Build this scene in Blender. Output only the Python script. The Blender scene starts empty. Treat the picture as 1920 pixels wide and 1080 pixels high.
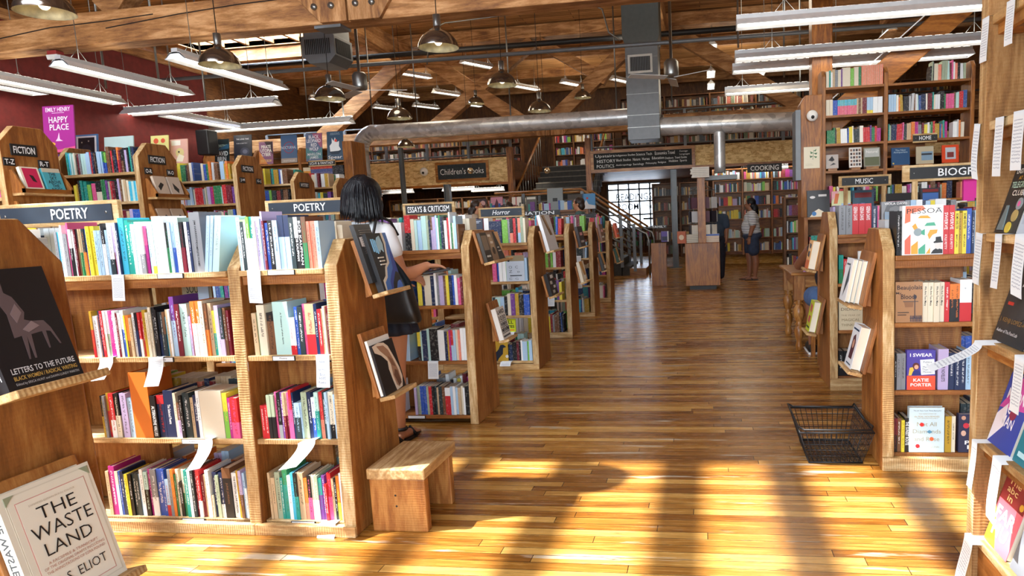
import bpy, math, random
from mathutils import Vector, Matrix, Euler
PI = math.pi
S = bpy.context.scene
COL = S.collection
random.seed(7)

# ------------------------------------------------------------ camera, sky, sun, exposure
CAM_H = 1.35
def _basis(y, p, r):
    f = Vector((math.sin(y)*math.cos(p), math.cos(y)*math.cos(p), -math.sin(p)))
    ri = Vector((math.cos(y), -math.sin(y), 0)); up = ri.cross(f)
    return ri*math.cos(r)+up*math.sin(r), -ri*math.sin(r)+up*math.cos(r), f
CA, CB, CC = _basis(math.radians(-8.33), math.radians(7.45), math.radians(-2.38))
FL, CX, CY = 1251.0, 1143.0, 573.0
cam = bpy.data.cameras.new('camera'); camo = bpy.data.objects.new('camera', cam); COL.objects.link(camo)
camo.matrix_world = Matrix(((CA.x, CB.x, -CC.x, 0), (CA.y, CB.y, -CC.y, 0), (CA.z, CB.z, -CC.z, CAM_H), (0, 0, 0, 1)))
cam.sensor_width = 36; cam.lens = FL/1920*36
cam.shift_x = -(CX-960)/1920; cam.shift_y = (CY-540)/1920
cam.clip_end = 200
S.camera = camo
def at(u, v, **k):
    """a point of the place seen at (u, v) in the photograph, on the plane x=, y= or z="""
    d = CA*((u-CX)/FL)-CB*((v-CY)/FL)+CC
    (ax, val), = k.items(); i = 'xyz'.index(ax)
    o = Vector((0, 0, CAM_H)); return o+d*((val-o[i])/d[i])

S.view_settings.view_transform = 'Standard'; S.view_settings.look = 'None'
S.view_settings.exposure = 0.42; S.view_settings.gamma = 1.0; S.view_settings.use_curve_mapping = False
W = bpy.data.worlds.new('world'); S.world = W; W.use_nodes = True
wn = W.node_tree.nodes; bg = wn['Background']
sky = wn.new('ShaderNodeTexSky'); sky.sky_type = 'NISHITA'; sky.sun_disc = False
sky.sun_elevation = math.radians(57); sky.sun_rotation = math.radians(200); sky.air_density = 1; sky.dust_density = 1.2
W.node_tree.links.new(sky.outputs[0], bg.inputs[0]); bg.inputs[1].default_value = 0.28
SUN = Vector((.62, .19, -1.0)).normalized()
sl = bpy.data.lights.new('sun', 'SUN'); sl.energy = 15.5; sl.angle = math.radians(.9); sl.color = (1, .96, .92)
so = bpy.data.objects.new('sun', sl); COL.objects.link(so)
so.rotation_euler = (-SUN).to_track_quat('Z', 'Y').to_euler(); so.location = (-3, 0, 12)
def area(name, loc, rot, sx, sy, e, col=(1, 1, 1)):
    l = bpy.data.lights.new(name, 'AREA'); l.shape = 'RECTANGLE'; l.size = sx; l.size_y = sy; l.energy = e; l.color = col
    o = bpy.data.objects.new(name, l); COL.objects.link(o); o.location = loc; o.rotation_euler = rot; return o
# daylight that comes in through the skylights and the shop-front windows
area('skylight_daylight', (-5.5, 1.25, 6.6), (0, 0, 0), 5.8, 2.3, 700, (.80, .90, 1))
area('rear_skylight_daylight', (-11.2, 15.6, 6.6), (0, 0, 0), 3.7, 2.0, 900, (.80, .90, 1))
area('shopfront_daylight', (-1.5, -4.5, 2.4), (math.radians(99), 0, 0), 10.0, 3.3, 1350, (.88, .94, 1))
area('reading_room_daylight', (-2.62, 25.9, 1.8), (math.radians(-90), 0, 0), 2.6, 2.2, 130, (.85, .93, 1))

# ------------------------------------------------------------ materials
def lin(h):
    h = h.lstrip('#'); out = []
    for i in (0, 2, 4):
        c = int(h[i:i+2], 16)/255; out.append(c/12.92 if c <= .04045 else ((c+.055)/1.055)**2.4)
    return tuple(out)
def lin4(h): return lin(h)+(1,)
MATS = {}
def base_mat(name):
    m = bpy.data.materials.new(name); m.use_nodes = True; MATS[name] = m
    return m, m.node_tree.nodes, m.node_tree.links, m.node_tree.nodes['Principled BSDF']
def plain(name, hexc, rough=.6, metal=0, vary=.06, emit=0, spec=None):
    if name in MATS: return MATS[name]
    m, n, l, b = base_mat(name); c = lin(hexc)
    tc = n.new('ShaderNodeTexCoord'); no = n.new('ShaderNodeTexNoise'); no.inputs['Scale'].default_value = 14; no.inputs['Detail'].default_value = 3
    cr = n.new('ShaderNodeValToRGB'); cr.color_ramp.elements[0].position = .3; cr.color_ramp.elements[1].position = .7
    cr.color_ramp.elements[0].color = tuple(x*(1-vary) for x in c)+(1,); cr.color_ramp.elements[1].color = tuple(min(1, x*(1+vary)) for x in c)+(1,)
    l.new(tc.outputs['Object'], no.inputs['Vector']); l.new(no.outputs[0], cr.inputs[0]); l.new(cr.outputs[0], b.inputs['Base Color'])
    b.inputs['Roughness'].default_value = rough; b.inputs['Metallic'].default_value = metal
    if spec is not None: b.inputs['Specular IOR Level'].default_value = spec
    if emit: b.inputs['Emission Color'].default_value = c+(1,); b.inputs['Emission Strength'].default_value = emit
    return m
def N(n, t, **k):
    x = n.new(t)
    for a, v in k.items():
        if a.startswith('i_'): x.inputs[int(a[2:]) if a[2:].isdigit() else a[2:]].default_value = v
        else: setattr(x, a, v)
    return x
def wood(name, c_dark, c_mid, c_light, axis='z', rough=.6, grain=1.0, saw=.0, bump=.25, knots=True):
    """rough sawn or planed timber with the grain along one axis"""
    m, n, l, b = base_mat(name)
    tc = n.new('ShaderNodeTexCoord'); oi = n.new('ShaderNodeObjectInfo')
    add = N(n, 'ShaderNodeVectorMath', operation='ADD'); mul = N(n, 'ShaderNodeVectorMath', operation='SCALE'); mul.inputs['Scale'].default_value = 37
    cmb = n.new('ShaderNodeCombineXYZ')
    for i in range(3): l.new(oi.outputs['Random'], cmb.inputs[i])
    l.new(cmb.outputs[0], mul.inputs[0]); l.new(tc.outputs['Object'], add.inputs[0]); l.new(mul.outputs[0], add.inputs[1])
    sc = {'x': (1.2, 9, 9), 'y': (9, 1.2, 9), 'z': (9, 9, 1.2)}[axis]
    mp = n.new('ShaderNodeMapping'); mp.inputs['Scale'].default_value = tuple(a*grain for a in sc); l.new(add.outputs[0], mp.inputs[0])
    wv = n.new('ShaderNodeTexNoise'); wv.inputs['Scale'].default_value = .9; wv.inputs['Detail'].default_value = 2; wv.inputs['Distortion'].default_value = .6; l.new(mp.outputs[0], wv.inputs['Vector'])
    # rings out of the noise
    rg = N(n, 'ShaderNodeMath', operation='MULTIPLY'); rg.inputs[1].default_value = 34; l.new(wv.outputs[0], rg.inputs[0])
    sn = N(n, 'ShaderNodeMath', operation='SINE'); l.new(rg.outputs[0], sn.inputs[0])
    nr = N(n, 'ShaderNodeMapRange'); nr.inputs[1].default_value = -1; l.new(sn.outputs[0], nr.inputs[0])
    fine = n.new('ShaderNodeTexNoise'); fine.inputs['Scale'].default_value = 11; fine.inputs['Detail'].default_value = 9; fine.inputs['Roughness'].default_value = .78; l.new(mp.outputs[0], fine.inputs['Vector'])
    mix = N(n, 'ShaderNodeMath', operation='ADD'); m1 = N(n, 'ShaderNodeMath', operation='MULTIPLY'); m1.inputs[1].default_value = .2; l.new(nr.outputs[0], m1.inputs[0])
    m2 = N(n, 'ShaderNodeMath', operation='MULTIPLY'); m2.inputs[1].default_value = .9; l.new(fine.outputs[0], m2.inputs[0]); l.new(m1.outputs[0], mix.inputs[0]); l.new(m2.outputs[0], mix.inputs[1])
    big = n.new('ShaderNodeTexNoise'); big.inputs['Scale'].default_value = 2.2; big.inputs['Detail'].default_value = 2; l.new(add.outputs[0], big.inputs['Vector'])
    m3 = N(n, 'ShaderNodeMath', operation='MULTIPLY_ADD'); m3.inputs[1].default_value = .5; l.new(big.outputs[0], m3.inputs[0]); l.new(mix.outputs[0], m3.inputs[2])
    cr = n.new('ShaderNodeValToRGB'); e = cr.color_ramp.elements; e[0].position = .58; e[0].color = lin4(c_dark); e[1].position = 1.02; e[1].color = lin4(c_light)
    em = e.new(.80); em.color = lin4(c_mid); l.new(m3.outputs[0], cr.inputs[0])
    last = cr.outputs[0]
    if knots:
        vo = n.new('ShaderNodeTexVoronoi'); vo.inputs['Scale'].default_value = 2.3
        mk = n.new('ShaderNodeMapping'); mk.inputs['Scale'].default_value = {'x': (.5, 1.4, 1.4), 'y': (1.4, .5, 1.4), 'z': (1.4, 1.4, .5)}[axis]
        l.new(add.outputs[0], mk.inputs[0]); l.new(mk.outputs[0], vo.inputs['Vector'])
        kr = N(n, 'ShaderNodeMapRange'); kr.inputs[1].default_value = .035; kr.inputs[2].default_value = .075; kr.inputs[3].default_value = .75; kr.inputs[4].default_value = 0; l.new(vo.outputs['Distance'], kr.inputs[0])
        mx = N(n, 'ShaderNodeMix', data_type='RGBA'); l.new(kr.outputs[0], mx.inputs[0]); l.new(last, mx.inputs[6]); mx.inputs[7].default_value = tuple(x*.45 for x in lin(c_dark))+(1,); last = mx.outputs[2]
    hs = n.new('ShaderNodeHueSaturation'); mr = N(n, 'ShaderNodeMapRange'); mr.inputs[3].default_value = .86; mr.inputs[4].default_value = 1.12
    l.new(oi.outputs['Random'], mr.inputs[0]); l.new(mr.outputs[0], hs.inputs['Value']); l.new(last, hs.inputs['Color']); l.new(hs.outputs[0], b.inputs['Base Color'])
    b.inputs['Roughness'].default_value = rough
    bp = n.new('ShaderNodeBump'); bp.inputs['Strength'].default_value = bump; bp.inputs['Distance'].default_value = .004
    h = mix.outputs[0]
    if saw:
        sw = n.new('ShaderNodeTexWave'); sw.wave_type = 'BANDS'; sw.bands_direction = axis.upper(); sw.inputs['Scale'].default_value = 28; sw.inputs['Distortion'].default_value = 3; sw.inputs['Detail'].default_value = 2
        l.new(add.outputs[0], sw.inputs['Vector']); ad = N(n, 'ShaderNodeMath', operation='MULTIPLY_ADD'); ad.inputs[1].default_value = saw; l.new(sw.outputs[1], ad.inputs[0]); l.new(mix.outputs[0], ad.inputs[2]); h = ad.outputs[0]
    l.new(h, bp.inputs['Height']); l.new(bp.outputs[0], b.inputs['Normal'])
    return m
fir = {a: wood('fir_case_'+a, '#774519', '#965d27', '#b07a3e', a, .5, 1, .35) for a in 'xyz'}
edge = {a: wood('sawn_fir_'+a, '#967043', '#bb9763', '#dcc396', a, .65, 1, .6, .4) for a in 'xyz'}
beamw = {a: wood('beam_'+a, '#6e4626', '#a0703f', '#c69868', a, .7, .45, .2, .5) for a in 'xyz'}
oak = {a: wood('stained_oak_'+a, '#643610', '#92581c', '#ae702c', a, .4, 1, 0, .12, False) for a in 'xyz'}
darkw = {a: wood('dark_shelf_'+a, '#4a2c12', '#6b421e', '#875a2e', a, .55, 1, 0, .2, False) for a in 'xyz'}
pine = {a: wood('waxed_pine_'+a, '#744418', '#935e28', '#b58448', a, .35, 1, 0, .15) for a in 'xyz'}

def floor_mat():
    m, n, l, b = base_mat('strip_floor')
    tc = n.new('ShaderNodeTexCoord')
    sp = n.new('ShaderNodeSeparateXYZ'); l.new(tc.outputs['Object'], sp.inputs[0])
    def M(op, a, bb=None, c=None):
        x = N(n, 'ShaderNodeMath', operation=op)
        for i, q in enumerate((a, bb, c)):
            if q is None: continue
            if isinstance(q, (int, float)): x.inputs[i].default_value = q
            else: l.new(q, x.inputs[i])
        return x.outputs[0]
    # strips 58 mm wide, each row of boards butted at its own random place
    vy = M('DIVIDE', sp.outputs[1], .058); row = M('FLOOR', vy); w1_ = N(n, 'ShaderNodeTexWhiteNoise', noise_dimensions='1D'); l.new(row, w1_.inputs['W'])
    ux = M('DIVIDE', M('ADD', sp.outputs[0], M('MULTIPLY', w1_.outputs['Value'], 9.0)), 1.45); cell = M('FLOOR', ux)
    w2_ = N(n, 'ShaderNodeTexWhiteNoise', noise_dimensions='2D'); cb = n.new('ShaderNodeCombineXYZ'); l.new(row, cb.inputs[0]); l.new(cell, cb.inputs[1]); l.new(cb.outputs[0], w2_.inputs['Vector']); TONE = w2_.outputs['Value']
    fy = M('FRACT', vy); fx = M('FRACT', ux); GAP = M('MINIMUM', M('ADD', M('LESS_THAN', fy, .05), M('LESS_THAN', fx, .0022)), 1.0)
    mp = n.new('ShaderNodeMapping'); mp.inputs['Scale'].default_value = (1.6, 26, 1); l.new(tc.outputs['Object'], mp.inputs[0])
    g = n.new('ShaderNodeTexNoise'); g.inputs['Scale'].default_value = 2.2; g.inputs['Detail'].default_value = 7; g.inputs['Roughness'].default_value = .65; g.inputs['Distortion'].default_value = .3; l.new(mp.outputs[0], g.inputs['Vector'])
    a1 = N(n, 'ShaderNodeMath', operation='MULTIPLY_ADD'); a1.inputs[1].default_value = .5; l.new(TONE, a1.inputs[0]); l.new(g.outputs[0], a1.inputs[2])
    cr = n.new('ShaderNodeValToRGB'); e = cr.color_ramp.elements; e[0].position = .38; e[0].color = lin4('#5c3612'); e[1].position = 1.12; e[1].color = lin4('#c4974f')
    x = e.new(.5); x.color = lin4('#7c4c18'); x = e.new(.75); x.color = lin4('#9e6c2c'); l.new(a1.outputs[0], cr.inputs[0])
    # bleached and grey worn streaks
    mp2 = n.new('ShaderNodeMapping'); mp2.inputs['Scale'].default_value = (1.1, 11, 1); l.new(tc.outputs['Object'], mp2.inputs[0])
    wn_ = n.new('ShaderNodeTexNoise'); wn_.inputs['Scale'].default_value = 1.15; wn_.inputs['Detail'].default_value = 5; wn_.inputs['Roughness'].default_value = .6; l.new(mp2.outputs[0], wn_.inputs['Vector'])
    wr = N(n, 'ShaderNodeMapRange'); wr.inputs[1].default_value = .61; wr.inputs[2].default_value = .66; wr.inputs[4].default_value = .85; l.new(wn_.outputs[0], wr.inputs[0])
    mx = N(n, 'ShaderNodeMix', data_type='RGBA'); l.new(wr.outputs[0], mx.inputs[0]); l.new(cr.outputs[0], mx.inputs[6]); mx.inputs[7].default_value = lin4('#b9ab96')
    mp3 = n.new('ShaderNodeMapping'); mp3.inputs['Scale'].default_value = (2.3, 13, 1); mp3.inputs['Location'].default_value = (9, 4, 0); l.new(tc.outputs['Object'], mp3.inputs[0])
    w2 = n.new('ShaderNodeTexNoise'); w2.inputs['Scale'].default_value = 2.0; w2.inputs['Detail'].default_value = 6; w2.inputs['Roughness'].default_value = .7; l.new(mp3.outputs[0], w2.inputs['Vector'])
    w2r = N(n, 'ShaderNodeMapRange'); w2r.inputs[1].default_value = .62; w2r.inputs[2].default_value = .68; w2r.inputs[4].default_value = .85; l.new(w2.outputs[0], w2r.inputs[0])
    mx2 = N(n, 'ShaderNodeMix', data_type='RGBA'); l.new(w2r.outputs[0], mx2.inputs[0]); l.new(mx.outputs[2], mx2.inputs[6]); mx2.inputs[7].default_value = lin4('#4c3a26')
    mx3 = N(n, 'ShaderNodeMix', data_type='RGBA'); l.new(GAP, mx3.inputs[0]); l.new(mx2.outputs[2], mx3.inputs[6]); mx3.inputs[7].default_value = lin4('#2a180a'); l.new(mx3.outputs[2], b.inputs['Base Color'])
    rr = N(n, 'ShaderNodeMapRange'); rr.inputs[3].default_value = .16; rr.inputs[4].default_value = .36; l.new(g.outputs[0], rr.inputs[0]); l.new(rr.outputs[0], b.inputs['Roughness'])
    bp = n.new('ShaderNodeBump'); bp.inputs['Strength'].default_value = .25; bp.inputs['Distance'].default_value = .002
    s = N(n, 'ShaderNodeMath', operation='SUBTRACT'); l.new(a1.outputs[0], s.inputs[0]); l.new(GAP, s.inputs[1]); l.new(s.outputs[0], bp.inputs['Height']); l.new(bp.outputs[0], b.inputs['Normal'])
    return m
def deck_mat():
    m, n, l, b = base_mat('roof_deck')
    tc = n.new('ShaderNodeTexCoord'); br = n.new('ShaderNodeTexBrick'); br.offset = .4
    br.inputs['Scale'].default_value = 1; br.inputs['Brick Width'].default_value = 3; br.inputs['Row Height'].default_value = .14; br.inputs['Mortar Size'].default_value = .006
    br.inputs['Color1'].default_value = (0, 0, 0, 1); br.inputs['Color2'].default_value = (1, 1, 1, 1); l.new(tc.outputs['Object'], br.inputs['Vector'])
    mp = n.new('ShaderNodeMapping'); mp.inputs['Scale'].default_value = (.9, 12, 1); l.new(tc.outputs['Object'], mp.inputs[0])
    g = n.new('ShaderNodeTexNoise'); g.inputs['Scale'].default_value = 2; g.inputs['Detail'].default_value = 6; l.new(mp.outputs[0], g.inputs['Vector'])
    a1 = N(n, 'ShaderNodeMath', operation='MULTIPLY_ADD'); a1.inputs[1].default_value = .3; l.new(br.outputs['Color'], a1.inputs[0]); l.new(g.outputs[0], a1.inputs[2])
    cr = n.new('ShaderNodeValToRGB'); e = cr.color_ramp.elements; e[0].position = .35; e[0].color = lin4('#7a4e26'); e[1].position = .95; e[1].color = lin4('#d8a468'); l.new(a1.outputs[0], cr.inputs[0])
    mx = N(n, 'ShaderNodeMix', data_type='RGBA'); l.new(br.outputs['Fac'], mx.inputs[0]); l.new(cr.outputs[0], mx.inputs[6]); mx.inputs[7].default_value = lin4('#22140a'); l.new(mx.outputs[2], b.inputs['Base Color'])
    b.inputs['Roughness'].default_value = .75
    return m
def osb_mat():
    m, n, l, b = base_mat('strand_board')
    tc = n.new('ShaderNodeTexCoord'); mp = n.new('ShaderNodeMapping'); mp.inputs['Scale'].default_value = (1, 1, 2.5); l.new(tc.outputs['Object'], mp.inputs[0])
    v = n.new('ShaderNodeTexVoronoi'); v.inputs['Scale'].default_value = 9; v.distance = 'CHEBYCHEV'; l.new(mp.outputs[0], v.inputs['Vector'])
    g = n.new('ShaderNodeTexNoise'); g.inputs['Scale'].default_value = 12; g.inputs['Detail'].default_value = 4; g.inputs['Distortion'].default_value = 2; l.new(mp.outputs[0], g.inputs['Vector'])
    s = n.new('ShaderNodeSeparateColor'); l.new(v.outputs['Color'], s.inputs[0])
    a1 = N(n, 'ShaderNodeMath', operation='MULTIPLY_ADD'); a1.inputs[1].default_value = .45; l.new(s.outputs[0], a1.inputs[0]); l.new(g.outputs[0], a1.inputs[2])
    cr = n.new('ShaderNodeValToRGB'); e = cr.color_ramp.elements; e[0].position = .35; e[0].color = lin4('#a67a3c'); e[1].position = .95; e[1].color = lin4('#e8cf96'); l.new(a1.outputs[0], cr.inputs[0]); l.new(cr.outputs[0], b.inputs['Base Color']); b.inputs['Roughness'].default_value = .7
    return m
def duct_mat():
    m, n, l, b = base_mat('galvanised_steel')
    tc = n.new('ShaderNodeTexCoord'); v = n.new('ShaderNodeTexVoronoi'); v.inputs['Scale'].default_value = 9; l.new(tc.outputs['Object'], v.inputs['Vector'])
    s = n.new('ShaderNodeSeparateColor'); l.new(v.outputs['Color'], s.inputs[0]); cr = n.new('ShaderNodeValToRGB'); e = cr.color_ramp.elements
    e[0].color = lin4('#b2b6b9'); e[1].color = lin4('#dde0e2'); l.new(s.outputs[0], cr.inputs[0]); l.new(cr.outputs[0], b.inputs['Base Color'])
    b.inputs['Metallic'].default_value = .55; b.inputs['Roughness'].default_value = .34; return m
def book_mat():
    """covers: two colours carried by the object, with a band and small unreadable print down the spine"""
    m, n, l, b = base_mat('book_cover')
    oi = n.new('ShaderNodeObjectInfo'); at2 = N(n, 'ShaderNodeAttribute', attribute_type='OBJECT', attribute_name='ink')
    bd = N(n, 'ShaderNodeAttribute', attribute_type='OBJECT', attribute_name='band'); pr = N(n, 'ShaderNodeAttribute', attribute_type='OBJECT', attribute_name='print')
    tc = n.new('ShaderNodeTexCoord'); sp = n.new('ShaderNodeSeparateXYZ'); l.new(tc.outputs['Generated'], sp.inputs[0])
    def M(op, a, bb=None, c=None):
        x = N(n, 'ShaderNodeMath', operation=op)
        for i, q in enumerate((a, bb, c)):
            if q is None: continue
            if isinstance(q, (int, float)): x.inputs[i].default_value = q
            else: l.new(q, x.inputs[i])
        return x.outputs[0]
    z, xx = sp.outputs[2], sp.outputs[0]
    # band: b > 0 colours above b, b < 0 colours below -b
    top = M('MULTIPLY', M('GREATER_THAN', bd.outputs['Fac'], .001), M('GREATER_THAN', z, bd.outputs['Fac']))
    low = M('MULTIPLY', M('LESS_THAN', bd.outputs['Fac'], -.001), M('LESS_THAN', z, M('MULTIPLY', bd.outputs['Fac'], -1)))
    band = M('ADD', top, low)
    # print
    cmb = n.new('ShaderNodeCombineXYZ'); l.new(M('MULTIPLY', M('ROUND', M('MULTIPLY', xx, 5)), 3.1), cmb.inputs[0]); l.new(M('MULTIPLY', oi.outputs['Random'], 91), cmb.inputs[1]); l.new(M('MULTIPLY', z, 46), cmb.inputs[2])
    no = n.new('ShaderNodeTexNoise'); no.inputs['Scale'].default_value = 1; no.inputs['Detail'].default_value = 1; l.new(cmb.outputs[0], no.inputs['Vector'])
    pm = M('MULTIPLY', M('GREATER_THAN', no.outputs[0], .50), M('MULTIPLY', M('GREATER_THAN', xx, .34), M('LESS_THAN', xx, .66)))
    r = oi.outputs['Random']; lo = M('MULTIPLY_ADD', r, .3, .1); hi = M('MULTIPLY_ADD', r, -.12, .95)
    pm = M('MULTIPLY', pm, M('MULTIPLY', M('GREATER_THAN', z, lo), M('LESS_THAN', z, hi)))
    pm = M('MULTIPLY', pm, pr.outputs['Fac'])
    fac = M('ABSOLUTE', M('SUBTRACT', band, M('MULTIPLY', pm, .62)))
    mx = N(n, 'ShaderNodeMix', data_type='RGBA'); l.new(fac, mx.inputs[0]); l.new(oi.outputs['Color'], mx.inputs[6]); l.new(at2.outputs['Color'], mx.inputs[7]); l.new(mx.outputs[2], b.inputs['Base Color'])
    b.inputs['Roughness'].default_value = .38
    return m
def vcol_mat(name, rough=.5):
    m, n, l, b = base_mat(name); a = N(n, 'ShaderNodeAttribute', attribute_name='Col'); l.new(a.outputs['Color'], b.inputs['Base Color']); b.inputs['Roughness'].default_value = rough
    tc = n.new('ShaderNodeTexCoord'); mp = n.new('ShaderNodeMapping'); mp.inputs['Scale'].default_value = (70, 3, 70); l.new(tc.outputs['Object'], mp.inputs[0])
    no = n.new('ShaderNodeTexNoise'); no.inputs['Scale'].default_value = 1; l.new(mp.outputs[0], no.inputs['Vector']); g = N(n, 'ShaderNodeMapRange'); g.inputs[1].default_value = .56; g.inputs[2].default_value = .6; g.inputs[4].default_value = .13; l.new(no.outputs[0], g.inputs[0])
    mx = N(n, 'ShaderNodeMix', data_type='RGBA'); l.new(g.outputs[0], mx.inputs[0]); l.new(a.outputs['Color'], mx.inputs[6]); mx.inputs[7].default_value = (.8, .78, .72, 1); l.new(mx.outputs[2], b.inputs['Base Color']); return m
def pages_mat():
    m, n, l, b = base_mat('page_block'); tc = n.new('ShaderNodeTexCoord'); mp = n.new('ShaderNodeMapping'); mp.inputs['Scale'].default_value = (700, 3, 3); l.new(tc.outputs['Object'], mp.inputs[0])
    no = n.new('ShaderNodeTexNoise'); no.inputs['Scale'].default_value = 1; l.new(mp.outputs[0], no.inputs['Vector']); cr = n.new('ShaderNodeValToRGB'); cr.color_ramp.elements[0].color = lin4('#cfc3a8'); cr.color_ramp.elements[1].color = lin4('#f4efe2'); l.new(no.outputs[0], cr.inputs[0]); l.new(cr.outputs[0], b.inputs['Base Color']); b.inputs['Roughness'].default_value = .85; return m
def note_mat():
    m, n, l, b = base_mat('handwritten_note'); tc = n.new('ShaderNodeTexCoord'); sp = n.new('ShaderNodeSeparateXYZ'); l.new(tc.outputs['UV'], sp.inputs[0])
    def M(op, a, bb=None, c=None):
        x = N(n, 'ShaderNodeMath', operation=op)
        for i, q in enumerate((a, bb, c)):
            if q is None: continue
            if isinstance(q, (int, float)): x.inputs[i].default_value = q
            else: l.new(q, x.inputs[i])
        return x.outputs[0]
    u, v = sp.outputs[0], sp.outputs[1]
    cmb = n.new('ShaderNodeCombineXYZ'); l.new(M('MULTIPLY', u, 26), cmb.inputs[0]); l.new(M('MULTIPLY', M('FLOOR', M('MULTIPLY', v, 17)), 5.3), cmb.inputs[1])
    no = n.new('ShaderNodeTexNoise'); no.inputs['Scale'].default_value = 1; no.inputs['Detail'].default_value = 3; l.new(cmb.outputs[0], no.inputs['Vector'])
    ph = M('FRACT', M('MULTIPLY', v, 17)); d = M('ABSOLUTE', M('SUBTRACT', ph, M('MULTIPLY_ADD', no.outputs[0], 1.6, -.35)))
    ink = M('MULTIPLY', M('LESS_THAN', d, .13), M('MULTIPLY', M('GREATER_THAN', u, .1), M('LESS_THAN', u, .88)))
    ink = M('MULTIPLY', ink, M('MULTIPLY', M('GREATER_THAN', v, .12), M('LESS_THAN', v, .86)))
    mx = N(n, 'ShaderNodeMix', data_type='RGBA'); l.new(M('MULTIPLY', ink, .6), mx.inputs[0]); mx.inputs[6].default_value = lin4('#dfe6ea'); mx.inputs[7].default_value = lin4('#33507a'); l.new(mx.outputs[2], b.inputs['Base Color']); b.inputs['Roughness'].default_value = .6
    return m
def glass_mat(name, col=(1, 1, 1, 1), milky=0.0):
    m = bpy.data.materials.new(name); m.use_nodes = True; MATS[name] = m; n = m.node_tree.nodes; l = m.node_tree.links; n.remove(n['Principled BSDF'])
    t = n.new('ShaderNodeBsdfTransparent'); t.inputs[0].default_value = col; g = n.new('ShaderNodeBsdfGlossy'); g.inputs['Roughness'].default_value = .03
    mx = n.new('ShaderNodeMixShader'); mx.inputs[0].default_value = .06; l.new(t.outputs[0], mx.inputs[1]); l.new(g.outputs[0], mx.inputs[2]); out = mx.outputs[0]
    if milky:
        tr = n.new('ShaderNodeBsdfTranslucent'); tr.inputs[0].default_value = col; m2 = n.new('ShaderNodeMixShader'); m2.inputs[0].default_value = milky; l.new(out, m2.inputs[1]); l.new(tr.outputs[0], m2.inputs[2]); out = m2.outputs[0]
    l.new(out, n['Material Output'].inputs[0]); return m
FLOOR, DECK, OSB, DUCT, BOOK, PAGES, NOTE = floor_mat(), deck_mat(), osb_mat(), duct_mat(), book_mat(), pages_mat(), note_mat()
SPINES = vcol_mat('mixed_spines')
BLACK = plain('black_paint', '#17181b', .5); CHALKB = plain('slate_board', '#2b3438', .8, vary=.25); NAVYB = plain('blue_black_board', '#1f2c3a', .5, vary=.1)
WHITEP = plain('white_lettering', '#eef2f4', .6, vary=.02); STEEL = plain('brushed_steel', '#8c8e8c', .35, .9); GREYM = plain('grey_enamel', '#6f7478', .45, .3)
TUBE = plain('lamp_tube', '#fff8ea', .5, emit=7.0, vary=0); REFL = plain('white_reflector', '#dfe3e6', .35, .2)
CORD = plain('black_cord', '#101010', .6); REDW = plain('oxblood_plaster', '#6e1f1c', .75, vary=.18); PURP = plain('purple_plaster', '#4d2a35', .75, vary=.2)
GLASS = glass_mat('window_glass'); MILK = glass_mat('frosted_glass', (.92, .95, 1, 1), .6)
def flat(hexc, rough=.5): return plain('print_'+hexc.lstrip('#').lower(), hexc, rough, vary=.02)

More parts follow.
